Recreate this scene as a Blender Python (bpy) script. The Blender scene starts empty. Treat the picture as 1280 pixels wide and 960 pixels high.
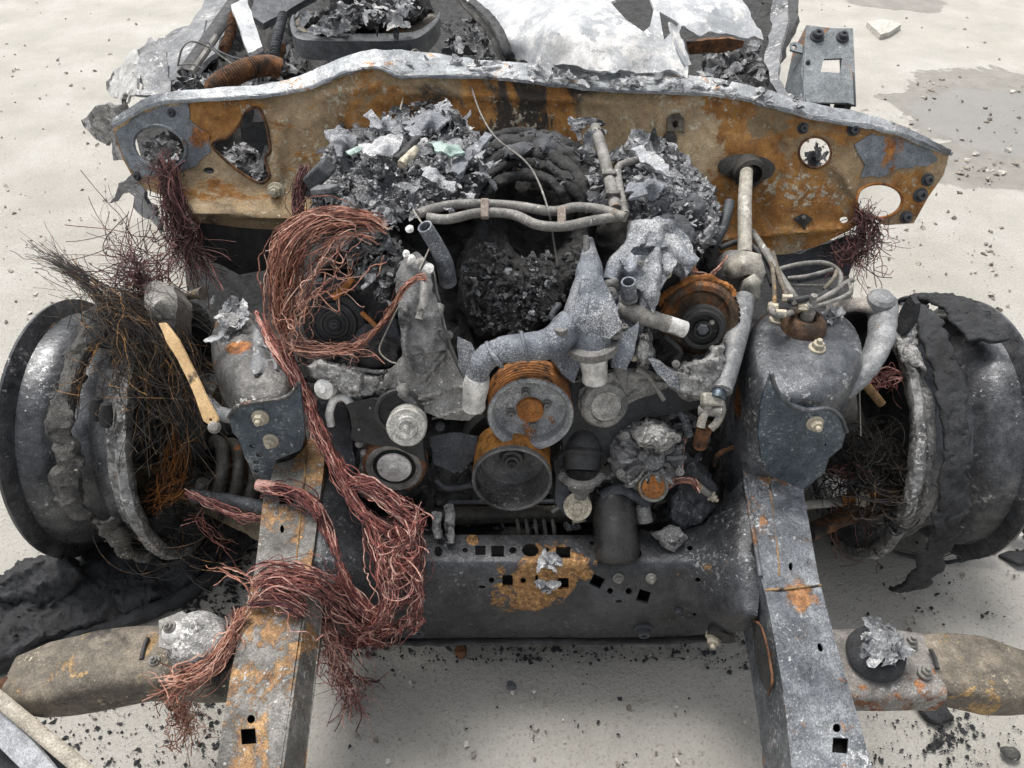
import bpy, math, random
import numpy as np
from mathutils import Vector, Matrix
from mathutils.geometry import delaunay_2d_cdt

scene = bpy.context.scene
COL = scene.collection
R = math.radians

# ------------------------------------------------------------------ camera
CAM_H, PITCH, FPX = 1.40, 42.0, 962.0          # eye height, degrees below the horizon, focal length in photo pixels
cam_d = bpy.data.cameras.new('camera'); cam = bpy.data.objects.new('camera', cam_d); COL.objects.link(cam)
cam.location = (0, 0, CAM_H); cam.rotation_euler = (R(90 - PITCH), 0, 0)
cam_d.sensor_width = 36; cam_d.lens = 36 * FPX / 1280; cam_d.clip_start = .02; cam_d.clip_end = 200
scene.camera = cam

# ------------------------------------------------------------------ sky, sun, exposure
SUN_EL, SUN_AZ = 68.0, -35.0                     # hazy bright sky; azimuth from +Y towards +X
w = bpy.data.worlds.new('World'); scene.world = w; w.use_nodes = True
nt = w.node_tree; bg = nt.nodes['Background']
sky = nt.nodes.new('ShaderNodeTexSky'); sky.sky_type = 'NISHITA'; sky.sun_disc = False
sky.sun_elevation = R(SUN_EL); sky.sun_rotation = R(SUN_AZ); sky.air_density = 1.0; sky.dust_density = 4.0; sky.ozone_density = 0.6
hsv = nt.nodes.new('ShaderNodeHueSaturation'); hsv.inputs['Saturation'].default_value = .22      # thin bright cloud: the blue is mostly washed out
nt.links.new(sky.outputs[0], hsv.inputs['Color']); nt.links.new(hsv.outputs[0], bg.inputs[0]); bg.inputs[1].default_value = 0.115
sd = bpy.data.lights.new('sun', 'SUN'); sun = bpy.data.objects.new('sun', sd); COL.objects.link(sun)
sd.energy = 1.5; sd.angle = R(20); sd.color = (1, .955, .885)
sun.rotation_euler = (R(90 - SUN_EL), 0, R(180 - SUN_AZ)); sun.location = (2, 3, 6)
vs = scene.view_settings; vs.view_transform = 'Standard'; vs.look = 'None'; vs.exposure = 0.9; vs.gamma = 1; vs.use_curve_mapping = False
scene.cycles.use_denoising = True
scene.cycles.max_bounces = 6; scene.cycles.diffuse_bounces = 3; scene.cycles.glossy_bounces = 3

# ------------------------------------------------------------------ pixel rays -> places in the yard
cp, sp = math.cos(R(PITCH)), math.sin(R(PITCH))
FWD = np.array([0, cp, -sp]); UP = np.array([0, sp, cp]); EYE = np.array([0, 0, CAM_H])
def rays(uv):
    uv = np.asarray(uv, float).reshape(-1, 2)
    a = (uv[:, 0] - 640) / FPX; b = -(uv[:, 1] - 480) / FPX
    return np.stack([a, FWD[1] + b * UP[1], FWD[2] + b * UP[2]], 1)
def PZ(uv, z):
    r = rays(uv); t = (np.asarray(z, float) - CAM_H) / r[:, 2]; return EYE + r * t[:, None]
def P(px, py, z=None, y=None):
    r = rays([(px, py)])[0]
    t = (z - CAM_H) / r[2] if z is not None else y / r[1]
    return EYE + r * t
def L(n, pt):                                    # n photo pixels at that point, in metres
    return n * float(np.dot(np.asarray(pt) - EYE, FWD)) / FPX
def plane(a, b, c):                              # a surface: flat plane through three points
    a, b, c = map(np.asarray, (a, b, c)); n = np.cross(b - a, c - a); n = n / np.linalg.norm(n)
    if n @ (EYE - a) < 0: n = -n
    def f(uv):
        r = rays(uv); t = ((a - EYE) @ n) / (r @ n); return EYE + r * t[:, None]
    f.n = n
    return f
def relief(ctrl):                                # a surface: smooth heights through (px, py, z) points
    c = np.array(ctrl, float); X = c[:, :2] / 100; n = len(c)
    d = np.linalg.norm(X[:, None] - X[None], axis=2)
    A = np.zeros((n + 3, n + 3)); A[:n, :n] = d + np.eye(n) * 1e-6
    A[:n, n] = 1; A[:n, n + 1:] = X; A[n:, :n] = A[:n, n:].T
    b = np.zeros(n + 3); b[:n] = c[:, 2]; s = np.linalg.lstsq(A, b, rcond=None)[0]
    def z(uv):
        U = np.asarray(uv, float).reshape(-1, 2) / 100
        out = np.empty(len(U))
        for i in range(0, len(U), 20000):
            u = U[i:i + 20000]
            out[i:i + 20000] = np.linalg.norm(u[:, None] - X[None], axis=2) @ s[:n] + s[n] + u @ s[n + 1:]
        return out
    def f(uv): return PZ(uv, z(uv))
    f.z = z; f.n = None
    return f

# ------------------------------------------------------------------ noise
def _h(x, y, z, s):
    n = (x * 374761393 + y * 668265263 + z * 2147483647 + s * 974711) & 0x7fffffff
    n = ((n ^ (n >> 13)) * 1274126177) & 0x7fffffff
    n = ((n ^ (n >> 16)) * 60493) & 0x7fffffff
    return (n & 0xffff) / 32767.5 - 1
def vnoise(p, s=0):
    p = np.asarray(p, float); i = np.floor(p).astype(np.int64); f = p - i; u = f * f * f * (f * (f * 6 - 15) + 10)
    o = 0
    for dx in (0, 1):
        wx = u[:, 0] if dx else 1 - u[:, 0]
        for dy in (0, 1):
            wy = u[:, 1] if dy else 1 - u[:, 1]
            for dz in (0, 1):
                wz = u[:, 2] if dz else 1 - u[:, 2]
                o = o + wx * wy * wz * _h(i[:, 0] + dx, i[:, 1] + dy, i[:, 2] + dz, s)
    return o
def fbm(p, sc, octv=4, s=0, ridge=False, gain=.5):
    p = np.asarray(p, float) * sc; a = 1; o = 0; t = 0
    for k in range(octv):
        v = vnoise(p + 17.3 * k, s + k)
        o = o + a * ((1 - 2 * np.abs(v)) if ridge else v); t += a; a *= gain; p = p * 2.03
    return o / t
def n3(p, sc, octv=3, s=0):
    return np.stack([fbm(p, sc, octv, s + 31 * k) for k in range(3)], 1)

# ------------------------------------------------------------------ objects
def mk(name, V, F, mat, parent=None, smooth=True, angle=40, bevel=0, tone=None, M=None):
    me = bpy.data.meshes.new(name)
    V = np.asarray(V, float)
    F = F.tolist() if isinstance(F, np.ndarray) else [tuple(map(int, f)) for f in F]
    me.from_pydata(V.tolist(), [], F); me.update()
    if tone is not None:
        a = me.attributes.new('tone', 'FLOAT', 'POINT'); a.data.foreach_set('value', np.asarray(tone, np.float32))
    if smooth:
        me.polygons.foreach_set('use_smooth', np.ones(len(me.polygons), bool)); me.set_sharp_from_angle(angle=R(angle))
    if mat: me.materials.append(mat)
    return link(name, me, parent, M, bevel)
WORLD = {}
def link(name, me, parent=None, M=None, bevel=0):
    o = bpy.data.objects.new(name, me); COL.objects.link(o); WORLD[o.name] = M.copy() if M is not None else Matrix.Identity(4)
    if M is not None: o.matrix_world = M
    if parent is not None:
        o.parent = parent; o.matrix_parent_inverse = WORLD[parent.name].inverted()
    if bevel:
        b = o.modifiers.new('bevel', 'BEVEL'); b.width = bevel; b.segments = 2; b.limit_method = 'ANGLE'; b.angle_limit = R(35)
    return o
def tag(o, label, cat, group=None):
    o['label'] = label; o['category'] = cat
    if group: o['group'] = group
    return o
def thing(name, label, cat, loc=(0, 0, 0), group=None):
    o = bpy.data.objects.new(name, None); COL.objects.link(o); o.location = Vector(loc); WORLD[o.name] = Matrix.Translation(Vector(loc))
    o.empty_display_size = .05
    return tag(o, label, cat, group)
def struct(o): o['kind'] = 'structure'; return o
def stuff(o, label=None, cat=None):
    o['kind'] = 'stuff'
    if label: o['label'] = label; o['category'] = cat
    return o

class MB:
    def __init__(s): s.V = []; s.F = []; s.T = []; s.n = 0
    def add(s, V, F, t=0.5):
        V = np.asarray(V, float); s.V.append(V)
        if isinstance(F, np.ndarray): s.F += (F + s.n).tolist()
        else: s.F += [tuple(int(i) + s.n for i in f) for f in F]
        s.T.append(np.full(len(V), t) if np.isscalar(t) else t); s.n += len(V); return s
    def build(s, name, mat, parent=None, **k):
        return mk(name, np.concatenate(s.V), s.F, mat, parent, tone=np.concatenate(s.T), **k)

# ------------------------------------------------------------------ shapes (return V, F)
def unit(v): v = np.asarray(v, float); return v / (np.linalg.norm(v) + 1e-12)
def spline(pts, n=40, closed=False):
    p = np.array(pts, float)
    if closed: p = np.vstack([p[-1], p, p[0], p[1]])
    else: p = np.vstack([2 * p[0] - p[1], p, 2 * p[-1] - p[-2]])
    m = len(p) - 3
    t = np.linspace(0, m, n, endpoint=not closed); i = np.minimum(t.astype(int), m - 1); u = (t - i)[:, None]
    a, b, c, d = p[i], p[i + 1], p[i + 2], p[i + 3]
    return .5 * (2 * b + (c - a) * u + (2 * a - 5 * b + 4 * c - d) * u ** 2 + (3 * b - a - 3 * c + d) * u ** 3)
def frames(p):
    t = np.gradient(p, axis=0); t /= np.linalg.norm(t, axis=1)[:, None] + 1e-12
    n = np.zeros_like(p); v = np.array([0, 0, 1.]) if abs(t[0, 2]) < .9 else np.array([1., 0, 0])
    n[0] = unit(np.cross(t[0], v))
    for i in range(1, len(p)):
        q = n[i - 1] - t[i] * (n[i - 1] @ t[i]); n[i] = unit(q)
    return t, n, np.cross(t, n)
def tube(pts, r, n=0, seg=12, caps=True, hollow=0, flat=1., rough=0, seed=0):
    p = np.array(pts, float)
    if n: rr = np.interp(np.linspace(0, 1, n), np.linspace(0, 1, len(np.atleast_1d(r))), np.atleast_1d(r)) if np.ndim(r) else np.full(n, r); p = spline(p, n)
    else: rr = np.full(len(p), r) if np.ndim(r) == 0 else np.array(r, float)
    t, a, b = frames(p); ang = np.linspace(0, 2 * np.pi, seg, endpoint=False); K = len(p)
    ring = np.cos(ang)[None, :, None] * a[:, None] + np.sin(ang)[None, :, None] * b[:, None] * flat
    V = (p[:, None] + ring * rr[:, None, None]).reshape(-1, 3)
    if rough: V = V + n3(V, 60, 3, seed) * rough
    F = [(i * seg + j, i * seg + (j + 1) % seg, (i + 1) * seg + (j + 1) % seg, (i + 1) * seg + j) for i in range(K - 1) for j in range(seg)]
    if hollow:                                   # an open pipe mouth at the last point: rim and a bore going back in
        e = len(V); k = max(1, min(K - 1, 4)); base = (K - 1) * seg
        V1 = p[-1] + ring[-1] * rr[-1] * hollow; V2 = p[-1] - t[-1] * rr[-1] * 2.2 + ring[-1] * rr[-1] * hollow * .95
        V = np.vstack([V, V1, V2]); 
        for j in range(seg):
            q = (j + 1) % seg; F += [(base + j, base + q, e + q, e + j), (e + j, e + q, e + seg + q, e + seg + j)]
        F.append(tuple(e + seg + j for j in range(seg))); F.append(tuple(reversed(range(seg))))
    elif caps:
        F.append(tuple(reversed(range(seg)))); F.append(tuple((K - 1) * seg + j for j in range(seg)))
    return V, F
def lathe(prof, org, axis, seg=40, arc=None):
    """prof: list of (radius, distance along axis)"""
    ax = unit(axis); v = np.array([0, 0, 1.]) if abs(ax[2]) < .9 else np.array([1., 0, 0])
    a = unit(np.cross(v, ax)); b = np.cross(ax, a); pr = np.array(prof, float); K = len(pr)
    full = arc is None
    ang = np.linspace(0, 2 * np.pi, seg, endpoint=False) if full else np.linspace(arc[0], arc[1], seg)
    ring = np.cos(ang)[:, None] * a + np.sin(ang)[:, None] * b
    V = (np.asarray(org)[None, None] + ax[None, None] * pr[:, 1, None, None] + ring[None] * pr[:, 0, None, None]).reshape(-1, 3)
    m = seg if full else seg - 1
    F = [(i * seg + j, i * seg + (j + 1) % seg, (i + 1) * seg + (j + 1) % seg, (i + 1) * seg + j) for i in range(K - 1) for j in range(m)]
    return V, F
def box(c, s, ax=None):
    c = np.asarray(c, float); A = np.eye(3) if ax is None else np.array([unit(x) for x in ax])
    V = np.array([c + (dx * s[0] * A[0] + dy * s[1] * A[1] + dz * s[2] * A[2]) / 2 for dz in (-1, 1) for dy in (-1, 1) for dx in (-1, 1)])
    return V, [(0, 2, 3, 1), (4, 5, 7, 6), (0, 1, 5, 4), (2, 6, 7, 3), (0, 4, 6, 2), (1, 3, 7, 5)]
def inside(uv, poly):
    p = np.asarray(poly, float); x, y = uv[:, 0], uv[:, 1]; c = np.zeros(len(uv), bool)
    for i in range(len(p)):
        x0, y0 = p[i - 1]; x1, y1 = p[i]
        if y0 == y1: continue
        c ^= ((y0 > y) != (y1 > y)) & (x < (x1 - x0) * (y - y0) / (y1 - y0) + x0)
    return c
def edge_d(uv, poly):
    p = np.asarray(poly, float); d = np.full(len(uv), 1e9)
    for i in range(len(p)):
        a, b = p[i - 1], p[i]; ab = b - a; t = np.clip(((uv - a) @ ab) / (ab @ ab + 1e-9), 0, 1)
        d = np.minimum(d, np.linalg.norm(uv - a - t[:, None] * ab, axis=1))
    return d
def refine(poly, step, amp=0, seed=0):
    o = []
    for i in range(len(poly)):
        a = np.array(poly[i - 1], float); b = np.array(poly[i], float); n = max(1, int(np.ceil(np.linalg.norm(b - a) / step)))
        for k in range(n): o.append(a + (b - a) * k / n)
    o = np.array(o)
    if amp:
        q = np.c_[o, np.zeros(len(o))]
        o = o + amp * np.stack([fbm(q, .09, 3, seed), fbm(q, .09, 3, seed + 9)], 1) * 1.5
    return o
def ell(cx, cy, rx, ry=None, n=16, rot=0):
    ry = ry or rx; t = np.linspace(0, 2 * np.pi, n, endpoint=False); x, y = np.cos(t) * rx, np.sin(t) * ry; c, s = math.cos(R(rot)), math.sin(R(rot))
    return np.stack([cx + x * c - y * s, cy + x * s + y * c], 1)
def rect(x0, y0, x1, y1, rot=0):
    c = np.array([(x0 + x1) / 2, (y0 + y1) / 2]); p = np.array([(x0, y0), (x1, y0), (x1, y1), (x0, y1)], float) - c
    a, b = math.cos(R(rot)), math.sin(R(rot)); return c + p @ np.array([[a, b], [-b, a]])
def tri2d(outline, holes, step):
    """flat triangulation of an outline with holes, with inner points every `step`"""
    loops = [np.asarray(outline, float)] + [np.asarray(h, float) for h in holes]
    pts = []; edges = []
    for lp in loops:
        o = len(pts); pts += [tuple(x) for x in lp]; edges += [(o + i, o + (i + 1) % len(lp)) for i in range(len(lp))]
    if step:
        lo, hi = loops[0].min(0), loops[0].max(0)
        gx, gy = np.meshgrid(np.arange(lo[0], hi[0], step), np.arange(lo[1], hi[1], step * .87)); gx = gx + (np.arange(gx.shape[0]) % 2)[:, None] * step / 2
        g = np.stack([gx.ravel(), gy.ravel()], 1); k = inside(g, loops[0])
        for h in loops[1:]: k &= ~inside(g, h)
        g = g[k]
        for lp in loops:
            if len(g): g = g[edge_d(g, lp) > step * .45]
        pts += [tuple(x) for x in g]
    v, e, f, *_ = delaunay_2d_cdt([Vector(p) for p in pts], edges, [], 0, 1e-5)
    v = np.array([tuple(x) for x in v]); f = np.array([t for t in f if len(t) == 3])
    c = v[f].mean(1); k = inside(c, loops[0])
    for h in loops[1:]: k &= ~inside(c, h)
    f = f[k]
    d = (v[f[:, 1]] - v[f[:, 0]]); e2 = (v[f[:, 2]] - v[f[:, 0]]); flip = (d[:, 0] * e2[:, 1] - d[:, 1] * e2[:, 0]) > 0
    f[flip] = f[flip][:, ::-1]                  # image y points down: this winding faces the viewer
    return v, f
def vnormals(V, f):
    n = np.zeros_like(V); fn = np.cross(V[f[:, 1]] - V[f[:, 0]], V[f[:, 2]] - V[f[:, 0]])
    for k in range(3): np.add.at(n, f[:, k], fn)
    return n / (np.linalg.norm(n, axis=1)[:, None] + 1e-12)
def plate(outline, holes, surf, thick, step=14, disp=None, back=None, skirt=None, fine=0, seed=0, raw=False):
    """sheet with thickness: outline and holes in photo pixels laid on a surface of the place"""
    v, f = tri2d(refine(outline, step * .8, fine, seed) if step else np.asarray(outline, float), holes, step)
    V = surf(v)
    if disp is not None: V = V + disp(V, v)
    N = vnormals(V, f); B = V - (N * thick if back is None else np.asarray(back, float)[None])
    n = len(V); fr = f; bk = f[:, ::-1] + n
    e = np.concatenate([f[:, [0, 1]], f[:, [1, 2]], f[:, [2, 0]]]); key = {}
    for a, b in e: key[(a, b)] = 1
    side = [(int(a), int(a) + n, int(b) + n, int(b)) for (a, b) in key if (b, a) not in key]
    F = fr.tolist() + bk.tolist() + side; W = np.vstack([V, B])
    if skirt is not None:                       # walls dropped from the outer edge only
        m = len(W); out = np.asarray(outline, float); bd = [(int(a), int(b)) for (a, b) in key if (b, a) not in key]
        hs = [np.asarray(h) for h in holes]
        def at_hole(i): return any(edge_d(v[i:i + 1], h)[0] < .6 for h in hs)
        bd = [q for q in bd if not at_hole(q[0])]
        W2 = []; idx = {}
        sv = skirt if callable(skirt) else (lambda X: np.asarray(skirt, float)[None] * np.ones((len(X), 1)))
        ids = sorted({i for q in bd for i in q}); idx = {i: m + k for k, i in enumerate(ids)}
        W2 = B[ids] + sv(V[ids]); W = np.vstack([W, W2])
        F += [(n + a, idx[a], idx[b], n + b) for a, b in bd]
    return W, F
def feat(v, lst):
    """height of domed bosses and ridges: (x0, y0, x1, y1, radius, height), photo pixels"""
    o = np.zeros(len(v))
    for x0, y0, x1, y1, r, h in lst:
        a = np.array([x0, y0], float); ab = np.array([x1 - x0, y1 - y0], float); t = np.clip(((v - a) @ ab) / (ab @ ab + 1e-9), 0, 1); d = np.linalg.norm(v - a - t[:, None] * ab, axis=1)
        o = np.maximum(o, h * np.sqrt(np.clip(1 - (d / r) ** 2, 0, 1))) if h > 0 else np.where(d < r, np.minimum(o, h * np.clip((r - d) / (r * .4), 0, 1)), o)
    return o
def heap(poly, surf, amp=.02, sc=25, octv=5, step=3, drop=.05, edge=14, seed=0, ridge=True, warp=.012, side=.5):
    """rough burnt crust: a dense displaced surface whose rim falls away"""
    poly = refine(poly, 6, 3, seed); lo, hi = poly.min(0), poly.max(0)
    xs, ys = np.arange(lo[0], hi[0] + step, step), np.arange(lo[1], hi[1] + step, step)
    gx, gy = np.meshgrid(xs, ys); g = np.stack([gx.ravel(), gy.ravel()], 1); ins = inside(g, poly)
    near = ins | (edge_d(g, poly) < step * 1.5) if len(g) < 60000 else ins
    o_ = np.where(near & ~ins)[0]
    if len(o_):                                  # rim points are pulled onto the outline
        best = np.full(len(o_), 1e9); tgt = g[o_].copy()
        for i in range(len(poly)):
            a, b = poly[i - 1], poly[i]; ab = b - a; t = np.clip(((g[o_] - a) @ ab) / (ab @ ab + 1e-9), 0, 1); q = a + t[:, None] * ab; dd = np.linalg.norm(g[o_] - q, axis=1); k = dd < best; best[k] = dd[k]; tgt[k] = q[k]
        g[o_] = tgt
    d = np.where(ins, edge_d(g, poly), 0); u = np.clip(d / edge, 0, 1)
    V = PZ(g, surf.z(g) - drop * (1 - u) ** 2)
    q = V + warp * n3(V, 18, 2, seed + 3)
    h = fbm(q, sc, octv, seed, ridge, .55); h2 = fbm(q, sc * .35, 2, seed + 7)
    a = amp * (.25 + .75 * u)
    V = V + np.array([0, -side * .6, .8])[None] * (a * (h * .7 + h2 * .8))[:, None] + n3(V, sc * 2.2, 3, seed + 11) * (amp * .45) + n3(V, 170, 2, seed + 23) * min(.004, amp * .16)
    nx = len(xs); I = np.arange(len(g)).reshape(gx.shape)
    a0, b0, c0, d0 = I[:-1, :-1].ravel(), I[:-1, 1:].ravel(), I[1:, 1:].ravel(), I[1:, :-1].ravel()
    k = near[a0] & near[b0] & near[c0] & near[d0]
    F = np.stack([a0, d0, c0, b0], 1)[k]
    used = np.unique(F); m = np.full(len(g), -1); m[used] = np.arange(len(used))
    return V[used], m[F]
def flake(c, size, nrm, seed, crumple=.25, n=7, asp=1.6):
    """one crumpled scrap of foil, ash or skin"""
    rs = np.random.RandomState(seed); nrm = unit(nrm); a = unit(np.cross(nrm, rs.randn(3))); b = np.cross(nrm, a)
    u, v = np.meshgrid(np.linspace(-1, 1, n), np.linspace(-1, 1, n)); u, v = u.ravel(), v.ravel()
    th = np.arctan2(v, u); rad = np.maximum(abs(u), abs(v)) / np.maximum(np.hypot(u, v), 1e-6)
    k = rad * (1 + .30 * np.sin(th * 2 + rs.rand() * 6) + .12 * np.sin(th * 3 + rs.rand() * 6) + .09 * np.sin(th * 7 + rs.rand() * 6) + .10 * rs.randn(len(u)) * (np.maximum(abs(u), abs(v)) > .9))
    u, v = u * k * asp ** .5, v * k / asp ** .5
    q = np.stack([u, v, np.zeros_like(u)], 1)
    h = fbm(q + rs.rand() * 50, 1.1, 3, seed % 97, True) * crumple + fbm(q + 9, .5, 1, seed % 89) * crumple * 1.6
    cv = rs.uniform(-.4, .4); h = h + cv * u * u + rs.uniform(-.4, .4) * v * v
    V = np.asarray(c) + size * (u[:, None] * a + v[:, None] * b + h[:, None] * nrm)
    F = np.array([(i * n + j, i * n + j + 1, (i + 1) * n + j + 1, (i + 1) * n + j) for i in range(n - 1) for j in range(n - 1)])
    m = len(V); t = max(.0008, size * .03)
    W = np.vstack([V, V - nrm * t]); E = [(i, i + 1) for i in range(n - 1)]; 
    B = list(range(n)) + [n * (i + 1) - 1 for i in range(1, n)] + [n * n - 2 - i for i in range(n - 1)] + [n * (n - 2 - i) for i in range(n - 2)]
    F2 = [(B[i], B[i] + m, B[(i + 1) % len(B)] + m, B[(i + 1) % len(B)]) for i in range(len(B))]
    return W, F.tolist() + (F[:, ::-1] + m).tolist() + F2
def strands(guide, n, spread, r=.0011, K=44, seed=0, wig=.3, fray=.0, seg=4, trim=.12, loose=.1, kink=.004):
    """many thin wires that follow one guide line"""
    rs = np.random.RandomState(seed); g = spline(guide, K); t, a, b = frames(g)
    sp_ = np.interp(np.linspace(0, 1, K), np.linspace(0, 1, len(spread)), spread)
    th = rs.rand(n) * 2 * np.pi; rad = np.sqrt(rs.rand(n)); u = np.linspace(0, 1, K)
    tw = rs.randn(n) * 1.2; ph = rs.rand(n) * 6.28; fq = rs.uniform(3, 9, n); am = rs.rand(n) * wig
    rr = rad[:, None] + am[:, None] * np.sin(u[None] * fq[:, None] * 2 + ph[:, None]) + loose * rs.randn(n)[:, None] * np.sin(np.pi * u)[None]
    an = th[:, None] + tw[:, None] * u[None] + wig * np.sin(u[None] * fq[:, None] + ph[:, None] * 2)
    fly = rs.rand(n) < .10; rr = np.where(fly[:, None], rr * rs.uniform(1.3, 2.4, n)[:, None], rr)
    off = (np.cos(an)[..., None] * a[None] + np.sin(an)[..., None] * b[None]) * (rr * sp_[None])[..., None]
    s0 = rs.rand(n) * trim; s1 = 1 - rs.rand(n) * trim
    tt = s0[:, None] + (s1 - s0)[:, None] * u[None]; idx = tt * (K - 1); i0 = np.minimum(idx.astype(int), K - 2); fr = (idx - i0)[..., None]
    cen = g[i0] * (1 - fr) + g[i0 + 1] * fr
    Q = cen + off
    if kink: Q = Q + (np.repeat(n3((cen + rs.rand(n, 1, 3) * 9).reshape(-1, 3), 26, 2, seed).reshape(n, K, 3), 1, 0) + .6 * n3((cen + rs.rand(n, 1, 3) * 9).reshape(-1, 3), 70, 2, seed + 5).reshape(n, K, 3)) * (kink * np.where(fly, 2.6, 1.))[:, None, None] * np.sin(np.pi * np.clip(u, .02, 1))[None, :, None] ** .3
    if fray:
        e = np.clip((u - .7) / .3, 0, 1) ** 2; Q = Q + (rs.randn(n, 3) * fray)[:, None] * e[None, :, None]; e0 = np.clip((.15 - u) / .15, 0, 1) ** 2; Q = Q + (rs.randn(n, 3) * fray * .5)[:, None] * e0[None, :, None]
    return wires(Q, r, seg, rs)
def wires(Q, r, seg=4, rs=None):
    rs = rs or np.random.RandomState(0); n, K = Q.shape[:2]
    T = np.gradient(Q, axis=1); T /= np.linalg.norm(T, axis=2)[..., None] + 1e-12
    ref = np.where(np.abs(T[..., 2:3]) < .8, np.array([0, 0, 1.]), np.array([1., 0, 0])); A = np.cross(T, ref); A /= np.linalg.norm(A, axis=2)[..., None] + 1e-12; B = np.cross(T, A)
    ang = np.linspace(0, 2 * np.pi, seg, endpoint=False)
    rr = (r * rs.choice([.5, .6, .7, .8, .95, 1.15], n))[:, None, None, None] if np.ndim(r) == 0 else np.asarray(r)[:, None, None, None]
    V = Q[:, :, None] + (np.cos(ang)[None, None, :, None] * A[:, :, None] + np.sin(ang)[None, None, :, None] * B[:, :, None]) * rr
    I = np.arange(n * K * seg).reshape(n, K, seg); nx = np.roll(I, -1, axis=2)
    F = np.stack([I[:, :-1], nx[:, :-1], nx[:, 1:], I[:, 1:]], -1).reshape(-1, 4)
    return V.reshape(-1, 3), F, np.repeat(rs.rand(n), K * seg)
# ------------------------------------------------------------------ materials
RUST = ((.055, .022, .010), (.20, .072, .020), (.42, .17, .045))
TAN = ((.10, .065, .035), (.27, .19, .11), (.42, .33, .22))
def burnt(name, c1, c2, sc=9, mid=None, rust=0., rustc=RUST, rsc=7, ash=0., asc=260, ashc=(.60, .60, .60), soot=0., ssc=6, rough=.7, metal=0.,
          bump=.6, bsc=160, rspots=(), aspots=(), sspots=(), tone=None, grime=.25, fleck=0., micro=1.):
    """fire-worn surface: base tint, soot, patchy rust, speckled ash"""
    m = bpy.data.materials.new(name); m.use_nodes = True; nt = m.node_tree; N = nt.nodes; LK = nt.links.new
    bs = N['Principled BSDF']; tc = N.new('ShaderNodeTexCoord'); co = tc.outputs['Object']
    seed = (sum(ord(c) * (i + 3) for i, c in enumerate(name)) % 97) * .37
    mp = N.new('ShaderNodeMapping'); mp.inputs['Location'].default_value = (seed, seed * .7, -seed * .4); LK(co, mp.inputs[0]); co2 = mp.outputs[0]
    def noise(scale, det=6, ro=.62, dist=0.):
        n = N.new('ShaderNodeTexNoise'); n.inputs['Scale'].default_value = scale; n.inputs['Detail'].default_value = det; n.inputs['Roughness'].default_value = ro; n.inputs['Distortion'].default_value = dist
        LK(co2, n.inputs['Vector']); return n.outputs[0]
    def ramp(src, stops):
        r = N.new('ShaderNodeValToRGB'); e = r.color_ramp.elements
        while len(e) < len(stops): e.new(.5)
        for k, (p, c) in enumerate(stops): e[k].position = p; e[k].color = (*c, 1)
        LK(src, r.inputs[0]); return r.outputs[0]
    def mrange(src, a, b, lo=0., hi=1.):
        r = N.new('ShaderNodeMapRange'); r.interpolation_type = 'SMOOTHSTEP'
        for k, v in zip((1, 2, 3, 4), (a, b, lo, hi)): r.inputs[k].default_value = v
        LK(src, r.inputs[0]); return r.outputs[0]
    def math_(op, a, b):
        q = N.new('ShaderNodeMath'); q.operation = op
        for k, v in enumerate((a, b)):
            if isinstance(v, (int, float)): q.inputs[k].default_value = v
            else: LK(v, q.inputs[k])
        return q.outputs[0]
    def mix(f, a, b):
        q = N.new('ShaderNodeMix'); q.data_type = 'RGBA'
        for k, v in ((0, f), (6, a), (7, b)):
            if isinstance(v, (int, float)): q.inputs[k].default_value = v
            elif isinstance(v, tuple): q.inputs[k].default_value = (*v, 1)
            else: LK(v, q.inputs[k])
        return q.outputs[2]
    def spots(val, lst):
        for pt, rad, wt in lst:
            vm = N.new('ShaderNodeVectorMath'); vm.operation = 'DISTANCE'; LK(co, vm.inputs[0]); vm.inputs[1].default_value = tuple(float(x) for x in pt)
            val = math_('ADD', val, mrange(vm.outputs['Value'], rad * .25, rad, wt, 0.))
        return val
    if tone is not None:
        at = N.new('ShaderNodeAttribute'); at.attribute_name = 'tone'; f = at.outputs['Fac']
        f = math_('ADD', f, math_('MULTIPLY', math_('SUBTRACT', noise(sc * 2.2, 5, .7), .5), 1.7))
        col = ramp(f, tone)
    else:
        st = [(.30, c1), (.70, c2)] if mid is None else [(.28, c1), (.5, mid), (.72, c2)]
        col = ramp(noise(sc, 6, .68), st)
    if grime: col = mix(mrange(noise(sc * 2.7, 7, .7, .6), .52, .72, 0, grime), col, (.02, .019, .018))
    if soot or sspots: 
        t = .5 + (.5 - soot) * .42; col = mix(math_('MULTIPLY', mrange(spots(noise(ssc, 7, .62, .4), sspots), t - .05, t + .07), .93), col, (.014, .013, .013))
    masks = []
    if rust or rspots:
        t = .5 + (.5 - rust) * .42; rm = mrange(spots(noise(rsc, 7, .70, .5), rspots), t - .02, t + .035)
        rc = ramp(noise(rsc * 5, 7, .68), [(.32, rustc[0]), (.5, rustc[1]), (.70, rustc[2])]); col = mix(rm, col, rc); masks.append(rm)
    if ash or aspots:
        t = .5 + (.5 - ash) * .34
        big = spots(noise(10, 4, .6), aspots)
        am = mrange(math_('ADD', math_('MULTIPLY', noise(asc, 4, .7), .6), math_('MULTIPLY', big, .4)), t - .012, t + .045)
        ac = ramp(noise(asc * .6, 3), [(.35, tuple(x * .62 for x in ashc)), (.65, ashc)]); col = mix(am, col, ac); masks.append(am)
    if fleck:
        col = mix(mrange(noise(asc * 1.7, 2, .5), .70 - fleck * .2, .72 - fleck * .2), col, (.5, .5, .48))
    mic = N.new('ShaderNodeVectorMath'); mic.operation = 'SCALE'; LK(col, mic.inputs[0])
    LK(math_('MULTIPLY', mrange(noise(380, 2, .6), .28, .72, 1 - .30 * micro, 1 + .30 * micro), mrange(noise(60, 4, .68), .3, .7, 1 - .24 * micro, 1 + .24 * micro)), mic.inputs['Scale']); col = mic.outputs[0]
    LK(col, bs.inputs['Base Color'])
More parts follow.
